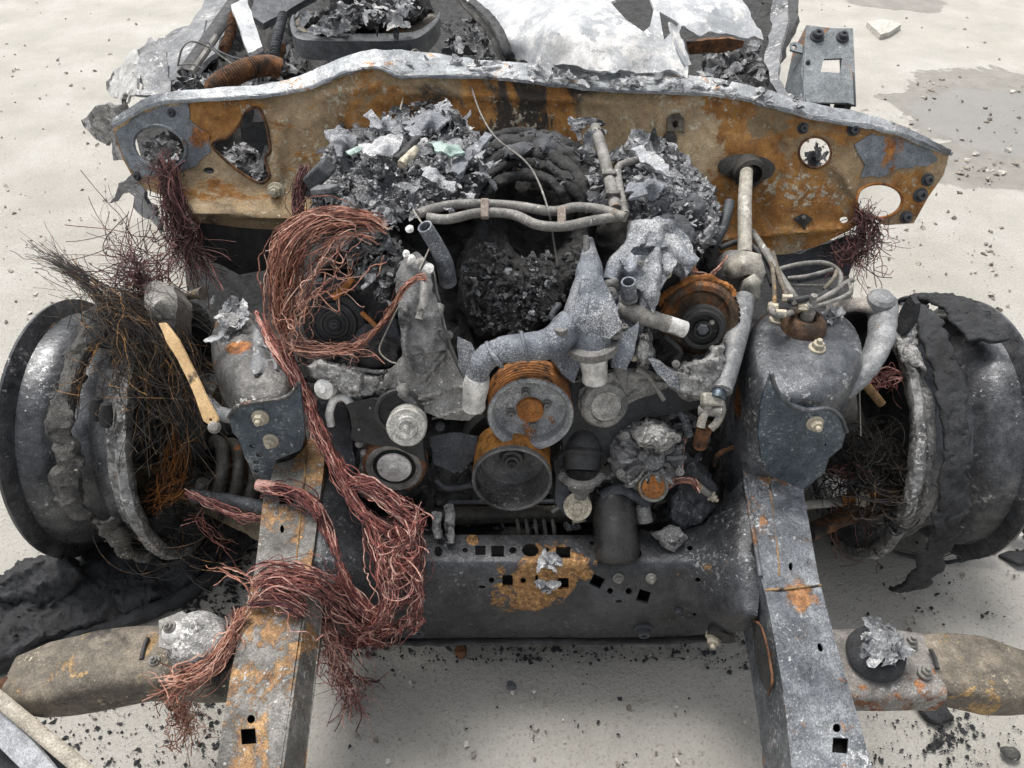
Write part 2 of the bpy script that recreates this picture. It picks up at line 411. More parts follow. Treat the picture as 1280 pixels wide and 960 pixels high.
    LK(mrange(noise(bsc * .4, 4), .3, .7, max(.08, rough - .16), min(1, rough + .14)), bs.inputs['Roughness'])
    bs.inputs['Metallic'].default_value = metal; bs.inputs['Specular IOR Level'].default_value = .45
    h = math_('ADD', noise(bsc, 5, .72), math_('MULTIPLY', noise(bsc * .22, 3, .6), 1.2))
    for k in masks: h = math_('ADD', h, math_('MULTIPLY', k, .35))
    b = N.new('ShaderNodeBump'); b.inputs['Strength'].default_value = bump; b.inputs['Distance'].default_value = .004; LK(h, b.inputs['Height']); LK(b.outputs[0], bs.inputs['Normal'])
    return m

G = lambda v, b=0.: (v * (1 - b * .5), v, v * (1 + b))
m_steel = burnt('burnt_steel', G(.07, .12), G(.26, .12), mid=G(.15, .12), ash=.30, asc=120, ashc=(.42, .42, .41), rust=.30, rsc=9, rough=.6)
m_char = burnt('charred_crust', G(.010), G(.06), sc=26, ash=.24, asc=210, ashc=(.22, .215, .21), rough=.85, bump=.9, bsc=220)
m_char2 = burnt('charred_plastic', G(.010, .05), G(.055, .05), sc=14, ash=.10, asc=120, ashc=(.26, .26, .26), rough=.55, bump=.6)
m_black = burnt('sooty_metal', G(.010), G(.035), sc=12, ash=.08, asc=90, ashc=(.15, .15, .15), rough=.6, bump=.4)
m_dkst = burnt('dark_scorched_steel', G(.028, .1), G(.11, .15), sc=9, ash=.24, asc=130, ashc=(.30, .31, .32), rust=.16, rough=.55, metal=.15)
m_alu = burnt('speckled_cast_aluminium', G(.085, .22), G(.26, .15), sc=14, ash=.46, asc=420, ashc=(.48, .49, .50), grime=.55, rough=.5, metal=.25, bump=.5, bsc=300)
m_alu2 = burnt('grey_cast_aluminium', (.085, .083, .08), (.29, .285, .275), sc=12, mid=(.18, .176, .17), metal=.2, soot=.16, ssc=14, ash=.20, asc=160, ashc=(.55, .54, .52), grime=.35, rough=.62, bump=.3, fleck=.1)
m_ash = burnt('white_ash_crust', (.09, .09, .092), (.50, .495, .48), sc=45, ash=.42, asc=160, ashc=(.72, .71, .69), soot=.30, ssc=28, grime=.5, rough=.9, bump=.9, bsc=180)
m_white = burnt('whitened_metal', (.46, .455, .44), (.78, .77, .75), sc=30, micro=.6, grime=.5, rough=.45, metal=.15, bump=.3)
m_cream = burnt('scorched_cream_bolt', (.30, .27, .20), (.55, .50, .40), sc=60, grime=.3, rough=.55, metal=.2, bump=.2)
m_rust = burnt('orange_rust', (.13, .055, .018), (.44, .19, .045), sc=28, mid=(.28, .11, .028), soot=.26, ssc=22, grime=.5, rough=.85, bump=.5)
m_rustd = burnt('dark_rust', (.05, .024, .013), (.22, .095, .035), sc=30, mid=(.11, .05, .022), soot=.36, ssc=18, rough=.8, bump=.5)
m_pipe = burnt('grey_pipe', (.10, .096, .088), (.27, .26, .24), sc=25, ash=.22, asc=120, ashc=(.5, .49, .46), rust=.16, rustc=TAN, grime=.35, rough=.6, bump=.2)
m_flake = burnt('ash_scraps', None, None, sc=20, tone=[(.0, (.028, .028, .029)), (.25, (.075, .076, .08)), (.5, (.17, .175, .185)), (.80, (.33, .34, .355)), (1., (.58, .58, .58))], ash=.30, asc=220, ashc=(.50, .51, .53), grime=.7, rough=.85, bump=.9)
m_copper = burnt('copper_wire', None, None, sc=20, tone=[(0, (.075, .034, .028)), (.3, (.22, .090, .062)), (.65, (.45, .215, .150)), (1, (.66, .43, .34))], grime=.35, rough=.5, metal=.15, bump=.1)
m_pink = burnt('pink_copper_wire', None, None, sc=20, tone=[(0, (.060, .026, .026)), (.30, (.15, .050, .046)), (.66, (.40, .150, .125)), (1, (.66, .43, .36))], grime=.3, rough=.5, metal=.15, bump=.1)
m_dwire = burnt('dark_steel_wire', None, None, sc=20, tone=[(0, (.012, .011, .011)), (.6, (.032, .027, .023)), (.88, (.085, .055, .032)), (1, (.30, .16, .055))], grime=.1, rough=.55, bump=.1)
m_purp = burnt('dark_copper_wire', None, None, sc=20, tone=[(0, (.030, .018, .018)), (.5, (.095, .042, .044)), (1, (.26, .12, .11))], grime=.2, rough=.55, bump=.1)
m_rubber = burnt('burnt_rubber', G(.010, .1), G(.045, .1), sc=18, ash=.12, asc=240, ashc=(.20, .21, .22), rough=.8, bump=.9, bsc=150)
m_rubash = burnt('ashy_rubber', (.022, .022, .023), (.15, .145, .135), sc=26, ash=.26, asc=120, ashc=(.40, .38, .33), rough=.9, bump=1., bsc=140)
m_glassy = burnt('melted_glass_scrap', (.16, .25, .22), (.42, .52, .48), sc=30, ash=.25, rough=.3, bump=.2)
# ------------------------------------------------------------------ ground
def ground():
    m = bpy.data.materials.new('worn_concrete'); m.use_nodes = True; nt = m.node_tree; N = nt.nodes; LK = nt.links.new; bs = N['Principled BSDF']
    tc = N.new('ShaderNodeTexCoord'); co = tc.outputs['Object']
    def noise(s, d=6, r=.6, dist=0):
        n = N.new('ShaderNodeTexNoise'); n.inputs['Scale'].default_value = s; n.inputs['Detail'].default_value = d; n.inputs['Roughness'].default_value = r; n.inputs['Distortion'].default_value = dist; LK(co, n.inputs[0]); return n.outputs[0]
    def ramp(src, st):
        r = N.new('ShaderNodeValToRGB'); e = r.color_ramp.elements
        while len(e) < len(st): e.new(.5)
        for k, (p, c) in enumerate(st): e[k].position = p; e[k].color = (*c, 1)
        LK(src, r.inputs[0]); return r.outputs[0]
    def mr(src, a, b, lo=0., hi=1.):
        r = N.new('ShaderNodeMapRange'); r.interpolation_type = 'SMOOTHSTEP'
        for k, v in zip((1, 2, 3, 4), (a, b, lo, hi)): r.inputs[k].default_value = v
        LK(src, r.inputs[0]); return r.outputs[0]
    def mth(op, a, b):
        q = N.new('ShaderNodeMath'); q.operation = op
        for k, v in enumerate((a, b)):
            if isinstance(v, (int, float)): q.inputs[k].default_value = v
            else: LK(v, q.inputs[k])
        return q.outputs[0]
    def mix(f, a, b):
        q = N.new('ShaderNodeMix'); q.data_type = 'RGBA'
        for k, v in ((0, f), (6, a), (7, b)):
            if isinstance(v, (int, float)): q.inputs[k].default_value = v
            elif isinstance(v, tuple): q.inputs[k].default_value = (*v, 1)
            else: LK(v, q.inputs[k])
        return q.outputs[2]
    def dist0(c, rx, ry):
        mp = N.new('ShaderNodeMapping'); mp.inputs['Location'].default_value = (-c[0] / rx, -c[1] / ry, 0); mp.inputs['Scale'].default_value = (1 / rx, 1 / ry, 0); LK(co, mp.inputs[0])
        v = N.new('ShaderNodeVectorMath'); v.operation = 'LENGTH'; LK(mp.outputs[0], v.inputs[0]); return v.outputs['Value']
    col = ramp(noise(3.2, 8, .62), [(.3, (.40, .385, .345)), (.5, (.47, .453, .415)), (.7, (.55, .535, .50))])
    col = mix(mr(noise(160, 3, .6), .54, .68, 0, .50), col, (.21, .195, .17))
    col = mix(mr(noise(95, 2, .5), .64, .74, 0, .35), col, (.66, .65, .62))
    col = mix(mr(noise(1.1, 5, .6), .52, .68, 0, .22), col, (.46, .415, .35))
    sm = mth('ADD', dist0((.0, .72), 1.05, .85), mth('MULTIPLY', mth('SUBTRACT', noise(2.6, 7, .66, .8), .5), 1.3)); col = mix(mr(sm, .55, 1.15, .16, 0.), col, (.25, .24, .22))   # shade round the wreck painted into the colour as a ragged grey film
    col = mix(mr(noise(5.5, 7, .7, 1.2), .58, .74, 0, .30), col, (.27, .25, .22))
    val = None                                   # damp silt left in a shallow hollow, with its own ragged rim
    def dist(c, rx, ry):
        mp = N.new('ShaderNodeMapping'); mp.inputs['Location'].default_value = (-c[0] / rx, -c[1] / ry, 0); mp.inputs['Scale'].default_value = (1 / rx, 1 / ry, 0); LK(co, mp.inputs[0])
        v = N.new('ShaderNodeVectorMath'); v.operation = 'LENGTH'; LK(mp.outputs[0], v.inputs[0]); return v.outputs['Value']
    wob = mth('MULTIPLY', mth('SUBTRACT', noise(3.4, 7, .66, .6), .5), 1.5)
    for (px, py, rx, ry) in ((1268, 140, .56, .56), (1225, 205, .32, .22), (1120, 2, .30, .2)):
        c = P(px, py, 0); d = mr(mth('ADD', dist(c, rx, ry), wob), .93, 1.0, 1., 0.)
        val = d if val is None else mth('MAXIMUM', val, d)
    c = P(1262, 150, 0); wet = mr(mth('ADD', dist(c, .44, .42), mth('MULTIPLY', wob, .6)), .8, 1.0, 1., 0.)
    col = mix(mth('MULTIPLY', val, .85), col, ramp(noise(9, 6), [(.3, (.22, .21, .19)), (.7, (.33, .315, .29))]))
    col = mix(mth('MULTIPLY', wet, .7), col, (.30, .295, .285))
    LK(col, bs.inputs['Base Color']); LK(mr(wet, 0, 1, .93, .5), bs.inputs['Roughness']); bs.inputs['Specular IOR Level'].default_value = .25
    h = mth('ADD', mth('MULTIPLY', noise(110, 5, .75), .9), mth('MULTIPLY', noise(30, 4, .7), .35)); h = mth('SUBTRACT', h, mth('MULTIPLY', val, .5))
    b = N.new('ShaderNodeBump'); b.inputs['Strength'].default_value = .95; b.inputs['Distance'].default_value = .009; LK(h, b.inputs['Height']); LK(b.outputs[0], bs.inputs['Normal'])
    # one sheet: fine near the wreck, coarse far off
    x = np.r_[-60, -25, -10, np.linspace(-5, 5, 150), 10, 25, 60]; y = np.r_[-60, -20, -6, np.linspace(-1, 8.5, 150), 14, 30, 60]
    gx, gy = np.meshgrid(x, y); q = np.stack([gx.ravel(), gy.ravel(), 0 * gx.ravel()], 1)
    q[:, 2] = fbm(q, 1.3, 3, 5) * .003
    nx = len(x); F = [(j * nx + i, j * nx + i + 1, (j + 1) * nx + i + 1, (j + 1) * nx + i) for j in range(len(y) - 1) for i in range(nx - 1)]
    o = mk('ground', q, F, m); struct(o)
ground()

def crumbs(name, regions, mat, seed, label, cat, lo=.0015, hi=.008, tones=(0, 1), powr=3.0):
    rs = np.random.RandomState(seed); mb = MB()
    base = np.array([(1, 0, 0), (-1, 0, 0), (0, 1, 0), (0, -1, 0), (0, 0, 1), (0, 0, -1)], float)
    T = np.array([(0, 2, 4), (2, 1, 4), (1, 3, 4), (3, 0, 4), (2, 0, 5), (1, 2, 5), (3, 1, 5), (0, 3, 5)])
    for (x0, y0, x1, y1, n, big) in regions:
        c = np.array([(x0 + x1) / 2, (y0 + y1) / 2]); h = np.array([(x1 - x0) / 2, (y1 - y0) / 2])
        cl = c + rs.uniform(-1, 1, (max(3, n // 14), 2)) * h
        for k in range(n):
            if rs.rand() < .6: uv = cl[rs.randint(len(cl))] + rs.randn(2) * h * .10
            else: uv = c + rs.uniform(-1, 1, 2) * h
            if uv[1] < -20: continue
            s = (lo + (hi - lo) * rs.rand() ** powr) * big; p = P(uv[0], uv[1], 0.004)
            rm = np.linalg.qr(rs.randn(3, 3))[0]; V = (base * rs.uniform(.35, 1.35, (6, 1)) + rs.randn(6, 3) * .22) @ rm * s * np.array([1, 1, .7]) + p
            mb.add(V, T, rs.uniform(*tones))
    return stuff(mb.build(name, mat, smooth=False), label, cat)
crumbs('charcoal_crumbs', [(210, 640, 330, 800, 1300, 1.0), (30, 870, 290, 960, 420, .75), (390, 796, 900, 826, 620, .6), (500, 800, 700, 825, 60, 1.1), (880, 790, 960, 840, 160, .8), (1080, 885, 1280, 960, 300, .6), (1160, 885, 1220, 940, 120, .9), (400, 820, 950, 960, 70, .6), (1040, 660, 1280, 800, 90, .8), (300, 690, 520, 820, 250, 1.2), (-60, 300, 60, 420, 60, .7)],
       m_rubber, 3, 'black charcoal crumbs scattered over the concrete around the wreck', 'charcoal')
m_peb = burnt('pebble', None, None, sc=30, tone=[(0, (.16, .14, .12)), (.5, (.30, .27, .23)), (1, (.55, .53, .49))], grime=.15, rough=.95)
crumbs('loose_grit', [(0, 0, 200, 400, 420, 1.2), (1000, 0, 1280, 400, 460, 1.4), (1130, 80, 1280, 230, 160, 2.2), (1060, 700, 1280, 820, 100, .8), (400, 820, 940, 960, 140, .7), (60, 870, 280, 960, 60, .7)],
       m_peb, 8, 'small loose pebbles and grit strewn over the pale yard', 'grit', lo=.001, hi=.010, powr=4)
def slab():
    o = [(1084, 27), (1098, 24), (1112, 25), (1127, 30), (1112, 40), (1101, 43)]
    V, F = plate(o, [], relief([(p[0], p[1], .03) for p in o] + [(1104, 33, .034)]), .03, step=4, back=(0, 0, .03))
    tag(mk('stone_slab', V, F, burnt('pale_stone', (.40, .38, .34), (.60, .58, .54), grime=.1, rough=.95), angle=30), 'flat pale broken stone slab lying on the ground behind the steel bracket', 'stone')['kind'] = 'thing'
slab()
# ------------------------------------------------------------------ bolts: three shared meshes
def bolt_mesh(name, mat, kind):
    mb = MB()
    if kind == 'hex':                            # flange, hex head, stud tip; unit = flange radius
        mb.add(*lathe([(0, -.3), (1, -.3), (1, .12), (.92, .2), (.6, .24)], (0, 0, 0), (0, 0, 1), 20)); V, F = lathe([(.72, .2), (.72, .78), (.62, .88), (0, .88)], (0, 0, 0), (0, 0, 1), 6); mb.add(V, F)
        mb.add(*lathe([(.34, .8), (.34, 1.3), (.26, 1.4), (0, 1.4)], (0, 0, 0), (0, 0, 1), 12))
    elif kind == 'cap':
        mb.add(*lathe([(0, -.3), (1, -.3), (1, .1), (.9, .18), (.7, .2)], (0, 0, 0), (0, 0, 1), 20)); mb.add(*lathe([(.66, .1), (.66, .7), (.56, .82), (.3, .82), (.28, .6), (0, .58)], (0, 0, 0), (0, 0, 1), 12))
    o = mb.build(name, mat, angle=30); me = o.data; bpy.data.objects.remove(o); return me
BM = {k: bolt_mesh(k, m, s) for k, m, s in (('cream', m_cream, 'hex'), ('white', m_white, 'cap'), ('grey', m_pipe, 'hex'), ('dark', m_dkst, 'cap'), ('cap', m_alu2, 'cap'))}
def bolt(parent, px, py, surf_or_z, rad_px, kind='cream', axis=None, name='bolt'):
    if callable(surf_or_z): p = surf_or_z([(px, py)])[0]
    else: p = P(px, py, surf_or_z)
    if axis is None: axis = surf_or_z.n if callable(surf_or_z) and surf_or_z.n is not None else (0, -.3, 1)
    r = L(rad_px, p); ax = Vector(unit(axis))
    M = Matrix.Translation(Vector(p) + ax * r * .1) @ ax.to_track_quat('Z', 'Y').to_matrix().to_4x4() @ Matrix.Rotation((px * 1.7) % 6.28, 4, 'Z') @ Matrix.Diagonal((r, r, r, 1))
    return link(name, BM[kind], parent, M)

def loft(outline, z, rings, n=48, surf=None):
    """closed outline (photo pixels at height z) lofted down: rings of (scale about centre, height offset)"""
    W = PZ(spline(outline, n, True), z) if surf is None else surf(spline(outline, n, True)); c = W.mean(0)
    V = []; 
    for s, dz in rings:
        q = c + (W - c) * s; q[:, 2] = W[:, 2] + dz; V.append(q)
    V = np.concatenate(V + [c[None] + np.array([[0, 0, rings[0][1] + .002]])]); K = len(rings)
    F = [(i * n + j, i * n + (j + 1) % n, (i + 1) * n + (j + 1) % n, (i + 1) * n + j) for i in range(K - 1) for j in range(n)]
    F += [(K * n, (j + 1) % n, j) for j in range(n)]
    return V, F

# ------------------------------------------------------------------ chassis frame
frame = thing('chassis_frame', 'scorched steel ladder frame with two rails, crossmember and shock towers', 'car frame', (.02, .9, .0))
m_railL = burnt('rail_steel_tan', (.06, .057, .052), (.28, .27, .25), sc=13, mid=(.15, .145, .135), ash=.30, asc=140, ashc=(.48, .47, .45), soot=.18, ssc=10, rust=.44, rustc=((.11, .06, .03), (.26, .15, .07), (.42, .26, .12)), rsc=10, grime=.55, rough=.45, metal=.35,
                rspots=[(P(395, 580, .42), .06, .10), (P(380, 680, .41), .05, .10)])
m_railR = burnt('rail_steel_blue', (.05, .056, .066), (.27, .285, .30), sc=13, mid=(.125, .135, .15), ash=.34, asc=150, ashc=(.50, .51, .52), rust=.30, rustc=((.10, .05, .03), (.25, .12, .05), (.36, .20, .10)), rsc=10, grime=.55, soot=.2, rough=.42, metal=.45,
                rspots=[(P(1000, 735, .40), .05, .16), (P(960, 600, .42), .05, .06)])
m_tan0 = burnt('seam_rust', (.14, .085, .04), (.36, .23, .11), sc=40, soot=.3, ssc=30, rough=.8)
RLs = plane(P(350, 600, .42), P(400, 600, .42), P(320, 950, .36)); RRs = plane(P(960, 600, .42), P(930, 600, .42), P(1040, 950, .36))
def sk(dx, dz):
    return lambda X: np.stack([np.full(len(X), dx), np.zeros(len(X)), np.full(len(X), dz)], 1)
def dents(amp, sc, seed): return lambda V, v: np.array([0, -.2, 1.])[None] * (fbm(V, sc, 3, seed) * amp)[:, None]
V, F = plate([(330, 548), (336, 575), (331, 612), (319, 710), (306, 762), (290, 835), (271, 955), (258, 1030), (338, 1030), (351, 958), (364, 865), (374, 792), (384, 735), (393, 680), (404, 590), (408, 548)],
             [rect(349, 618, 366, 630, -3), ell(352.5, 661, 2.6, 5), ell(314, 899, 5, 5.5), rect(301.5, 911, 320, 930, -4)], RLs, .004, 12, dents(.004, 9, 2), skirt=sk(.004, -.12))
rl = mk('rail', V, F, m_railL, frame, angle=50); rl['label'] = 'rust-stained near rail with square holes under the pink wires'
V, F = plate([(924, 560), (933, 610), (942, 660), (950, 720), (957, 742), (966, 790), (977, 850), (990, 958), (998, 1030), (1114, 1030), (1091, 958), (1065, 870), (1044, 800), (1025, 728), (1012, 660), (1002, 600), (999, 560)],
             [ell(988.5, 708, 2.6, 5), ell(1025.5, 809, 3.2, 5.5, rot=-20), ell(1046.5, 909.5, 5, 5.5), rect(1041, 922, 1060.5, 941, 4)], RRs, .004, 12, dents(.004, 9, 4), skirt=sk(-.006, -.12))
rr = mk('rail', V, F, m_railR, frame, angle=50); rr['label'] = 'blue-grey ash-streaked rail with a rusty weld across it'
mk('weld_seam', *tube(RRs([(957, 738), (975, 736), (1000, 734), (1026, 731)]) + [0, 0, .0], .0022, 40, 8, rough=.003), m_tan0, rr)
mk('seam_ridge', *tube(RLs([(383, 560), (376, 640), (368, 720), (358, 800)]) + [0, 0, -.0008], .0018, 60, 6, rough=.0025), m_tan0, rl)
mk('seam_ridge', *tube(RRs([(958, 560), (966, 640), (975, 720)]) + [0, 0, -.0006], .0015, 40, 6, rough=.002), m_tan0, rr)
mk('edge_flange', *tube(RRs([(931, 600), (941, 660), (951, 722)]) + [-.001, 0, .003], .004, 20, 8), m_railR, rr)
# folded lip on the inner side of each rail and a black plate painting the shade of the right one's pocket
def strip(pts, w, name, mat, parent, th=.004):
    V = []; 
    for (a, b) in pts: V += [a, b]
    V = np.array(V); n = len(V); F = [(2 * i, 2 * i + 1, 2 * i + 3, 2 * i + 2) for i in range(n // 2 - 1)]
    N = unit(np.cross(V[1] - V[0], V[2] - V[0])); W = np.vstack([V, V - N * th]); F += [tuple(x + n for x in f[::-1]) for f in F]
    B = [2 * i for i in range(n // 2)] + [2 * i + 1 for i in reversed(range(n // 2))]; F += [(B[i], B[i] + n, B[(i + 1) % len(B)] + n, B[(i + 1) % len(B)]) for i in range(len(B))]
    return mk(name, W, F, mat, parent, bevel=.001)
strip([(P(384, 740, .392) , P(402, 742, .36)), (P(376, 792, .38), P(396, 800, .34)), (P(366, 860, .372), P(388, 870, .33)), (P(352, 958, .36), P(378, 965, .31)), (P(342, 1030, .35), P(368, 1030, .30))], 0, 'side_flange', m_railL, rl)
SD = plane(RRs([(966, 790)])[0] + [-.008, 0, 0], RRs([(990, 958)])[0] + [-.008, 0, 0], RRs([(966, 790)])[0] + [-.010, 0, -.1])
V, F = plate([(940, 776), (950, 782), (958, 812), (964, 846), (960, 866), (950, 850), (943, 815)], [], SD, .004, 8, dents(.003, 30, 4)); mk('pocket_shade', V, F, m_black, rr)
mk('pocket_lip', *tube(SD([(938, 772), (952, 782), (961, 815), (966, 850), (961, 868)]) + [-.001, -.001, 0], .0018, 30, 6, rough=.001), m_rustd, rr)
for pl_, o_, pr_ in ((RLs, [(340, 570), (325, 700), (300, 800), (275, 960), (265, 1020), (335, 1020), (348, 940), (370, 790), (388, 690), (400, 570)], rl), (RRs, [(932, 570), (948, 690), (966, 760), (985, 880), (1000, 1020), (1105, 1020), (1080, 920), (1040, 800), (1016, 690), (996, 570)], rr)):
    V, F = plate(o_, [], lambda uv: pl_(uv) + np.array([0, 0, -.045]), .003, 30); mk('hole_shade_sheet', V, F, m_black, pr_)  # black sheet added under each rail top, standing in for shade in its holes

# crossmember: one pressed sheet with real punched holes
def _cmz(uv):
    uv = np.asarray(uv, float).reshape(-1, 2); x, y = uv[:, 0], uv[:, 1]
    z = np.interp(y, [660, 669, 704, 710, 756, 764, 797, 806], [.335, .335, .333, .326, .258, .236, .135, .12])
    tl = np.interp(y, [548, 640, 700, 760, 800], [.415, .405, .39, .34, .22]); tr = np.interp(y, [600, 690, 770, 800], [.415, .40, .36, .24])
    wl_ = np.clip((505 - x) / 115, 0, 1); wl_ = wl_ * wl_ * (3 - 2 * wl_); wr_ = np.clip((x - 845) / 95, 0, 1); wr_ = wr_ * wr_ * (3 - 2 * wr_)
    return z + wl_ * (tl - z) + wr_ * (tr - z)
CM = lambda uv: PZ(uv, _cmz(uv))
CM.z = _cmz; CM.n = None
holes = [ell(581.5, 688, 3.5, 3), rect(594, 682.5, 607, 694), rect(614, 682.5, 630, 696), ell(641, 688, 4.5, 4), ell(663, 688, 10.5, 8, 20), rect(695, 683.5, 713, 697), ell(683, 687, 4, 3),
         ell(614.5, 725.5, 3.7, 3.7), rect(628, 719, 641, 733), ell(654, 726, 3.6, 3.8), ell(671, 722, 2, 4), rect(698, 722, 711, 736), ell(602.5, 734, 4.5, 2), rect(738.5, 720, 754, 734, 28), ell(762.6, 739, 3.8), ell(786, 739, 4), ell(773.5, 752, 4.5, 2), rect(797, 738, 812, 753, 18),
         ell(862, 685, 3.5, 3), ell(872, 725, 3.6, 3), ell(868, 768, 2.5, 2), ell(548, 690, 5, 6), ell(796, 692, 6, 7), ell(740, 679, 3, 3)]
m_cross = burnt('crossmember_steel', (.018, .019, .021), (.085, .089, .097), sc=7, ash=.20, asc=150, ashc=(.26, .27, .28), rust=.06, rsc=26, rustc=((.07, .04, .02), (.22, .115, .042), (.40, .245, .11)), rough=.38, metal=.45, bump=.3,
                rspots=[(P(665, 735, .30), .10, .16), (P(688, 690, .335), .07, .14), (P(648, 755, .27), .07, .17), (P(700, 720, .31), .08, .16), (P(738, 712, .33), .045, .16), (P(590, 676, .335), .018, .25), (P(880, 718, .35), .03, .22)],
                aspots=[(P(690, 700, .335), .03, .25), (P(680, 735, .30), .02, .25), (P(900, 690, .37), .11, .16), (P(560, 712, .33), .06, .08), (P(410, 720, .37), .05, .14)])
V, F = plate([(396, 548), (390, 620), (386, 700), (384, 745), (400, 775), (425, 795), (455, 800), (520, 798), (600, 797), (700, 797), (800, 797), (850, 796), (890, 792), (925, 790), (945, 785), (950, 740), (940, 670), (927, 600),
              (905, 625), (880, 655), (850, 664), (800, 668), (730, 669), (640, 669), (560, 669), (510, 668), (475, 655), (445, 630), (425, 590), (415, 555)], holes, CM, .005, 7, dents(.0025, 14, 6))
xm = mk('crossmember', V, F, m_cross, frame, angle=75)
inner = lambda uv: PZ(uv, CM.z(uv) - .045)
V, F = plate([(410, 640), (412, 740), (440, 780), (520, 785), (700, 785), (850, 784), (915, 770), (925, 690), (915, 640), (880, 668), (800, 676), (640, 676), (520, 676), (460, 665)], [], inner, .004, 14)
mk('dark_inner_sheet', V, F, m_black, xm, angle=55)  # black sheet added inside the box to darken what shows through the holes
mk('lower_flange', *tube(np.array([P(430, 801, .16), P(520, 802, .125), P(650, 801, .125), P(800, 801, .125), P(900, 797, .15)]), .008, 40, 8, flat=.5, rough=.003), m_black, xm)
CMn = lambda px, py: unit(np.cross(CM([(px + 4, py)])[0] - CM([(px, py)])[0], CM([(px, py - 4)])[0] - CM([(px, py)])[0]))
for px, py, r, k in ((773, 722, 7, 'grey'), (813.6, 722.5, 7, 'grey'), (524, 783, 11, 'dark'), (804, 785, 12, 'dark'), (848, 762, 6, 'dark')): bolt(xm, px, py, CM, r, k, CMn(px, py))
bolt(frame, 893, 795, .22, 11, 'cream', (-.3, -1, -.2)); mk('bushing', *lathe([(0, -.03), (L(17, P(905, 790, .22)), -.03), (L(17, P(905, 790, .22)), .01), (.0, .012)], P(902, 790, .23), (-.3, -1, -.2), 24), m_black, frame)
# ash scabs stuck on the crossmember
rs = np.random.RandomState(5)
mb = MB()
for k in range(26):
    c = [(690, 700, 12, 7), (682, 732, 7, 6)][k % 2]; px, py = c[0] + rs.randn() * c[2] * .6, c[1] + rs.randn() * c[3] * .6
    p = CM([(px, py)])[0]; mb.add(*flake(p + [0, 0, .003], L(rs.uniform(3, 7), p), (0, -.3, 1), 300 + k, .5), t=rs.uniform(.5, 1))
stuff(mb.build('ash_scab', m_flake, xm))

# shock towers
m_towR = burnt('tower_steel_right', (.035, .04, .046), (.24, .25, .265), sc=9, mid=(.11, .116, .126), ash=.24, asc=110, ashc=(.52, .52, .51), soot=.16, rust=.16, rough=.40, metal=.5, bump=.3,
               aspots=[(P(1070, 450, .57), .06, .20), (P(1030, 400, .6), .04, .08)], rspots=[(P(945, 410, .58), .05, .16), (P(935, 500, .5), .07, .10)], sspots=[(P(950, 470, .52), .05, .14)])
m_towL = burnt('tower_steel_left', (.035, .035, .036), (.25, .245, .235), sc=9, mid=(.11, .108, .105), ash=.28, asc=120, ashc=(.54, .53, .51), soot=.22, rust=.34, rough=.45, metal=.35, bump=.45,
               rspots=[(P(262, 395, .58), .04, .14), (P(300, 440, .57), .03, .12)])
tr_ = thing_none = None
V, F = loft([(944, 392), (968, 379), (1004, 374), (1042, 381), (1070, 398), (1084, 428), (1078, 458), (1058, 482), (1022, 496), (985, 498), (955, 488), (940, 462), (934, 425)], .60,
            [(.25, .006), (.6, .004), (.84, .0), (.93, -.008), (.985, -.024), (1.0, -.05), (1.0, -.1), (1.0, -.2), (1.0, -.26)], 56)
V = V + n3(V, 12, 2, 8) * .004
tR = mk('shock_tower', V, F, m_towR, frame, angle=60); tR['label'] = 'tall domed tower beside the steering shaft'
V, F = loft([(258, 412), (272, 386), (292, 374), (316, 384), (336, 410), (354, 446), (366, 474), (352, 492), (322, 500), (296, 498), (276, 470), (262, 442)], .57,
            [(.25, .012), (.6, .008), (.84, .0), (.93, -.008), (.985, -.024), (1.0, -.05), (1.0, -.1), (1.0, -.2), (1.0, -.24)], 56)
V = V + n3(V, 10, 3, 9) * .008
tL = mk('shock_tower', V, F, m_towL, frame, angle=60); tL['label'] = 'dented rust-streaked tower on the side of the pink wires'
# right tower top: shock mount, stud and two flanged nuts
c = P(1004, 410, .606); r = L(27, c)
mk('shock_bushing', *lathe([(r * 1.04, -.005), (r, .008), (r * .86, .020), (r * .62, .026), (r * .42, .024), (r * .38, .012), (0, .012)], c, (0, -.06, 1), 32), burnt('shock_rubber', (.02, .015, .012), (.13, .07, .035), sc=30, rough=.7), tR)
mk('shock_stud', *lathe([(.011, 0), (.011, .022), (.008, .024), (.008, .038), (.0055, .040), (.0055, .055), (0, .056)], c + [0, 0, .014], (0, -.05, 1), 14), m_pipe, tR)
bolt(tR, 1021, 436, .606, 10.5, 'cream', (0, -.05, 1)); bolt(tR, 971, 400, .605, 9.5, 'cream', (0, -.05, 1))
mb = MB()
for k in range(7): p = P(1040 + rs.randn() * 6, 394 + rs.randn() * 4, .612); mb.add(*flake(p, L(7, p), (0, 0, 1), 40 + k, .6), t=.85)
stuff(mb.build('ash_scab', m_flake, tR))
# blue-grey brackets that carry the arms
BRs = plane(P(1000, 500, y=.835), P(1050, 520, y=.835), P(1000, 600, y=.818)); BLs = plane(P(330, 500, y=.862), P(372, 490, y=.862), P(330, 590, y=.842))
m_blue = burnt('blue_grey_bracket', (.035, .050, .066), (.115, .145, .175), sc=10, ash=.30, asc=170, ashc=(.36, .37, .38), rust=.08, rough=.38, metal=.55, bump=.25)
V, F = plate([(964, 466), (968, 482), (976, 496), (990, 507), (1010, 513), (1034, 511), (1050, 521), (1058, 540), (1052, 560), (1036, 573), (1030, 592), (1003, 612), (965, 596), (952, 575), (948, 540), (952, 500)], [ell(1031, 556, 1.6, 2)], BRs, .006, 9, dents(.004, 16, 7))
bR = mk('arm_bracket', V, F, m_blue, frame); bolt(bR, 1018, 528, BRs, 11, 'cream')
mk('bracket_edge', *tube(BRs([(964, 466), (968, 482), (977, 497), (990, 507.5), (1010, 513), (1034, 511), (1050, 521), (1058, 540)]) + [0, -.001, .001], .0032, 40, 8), m_towR, bR)
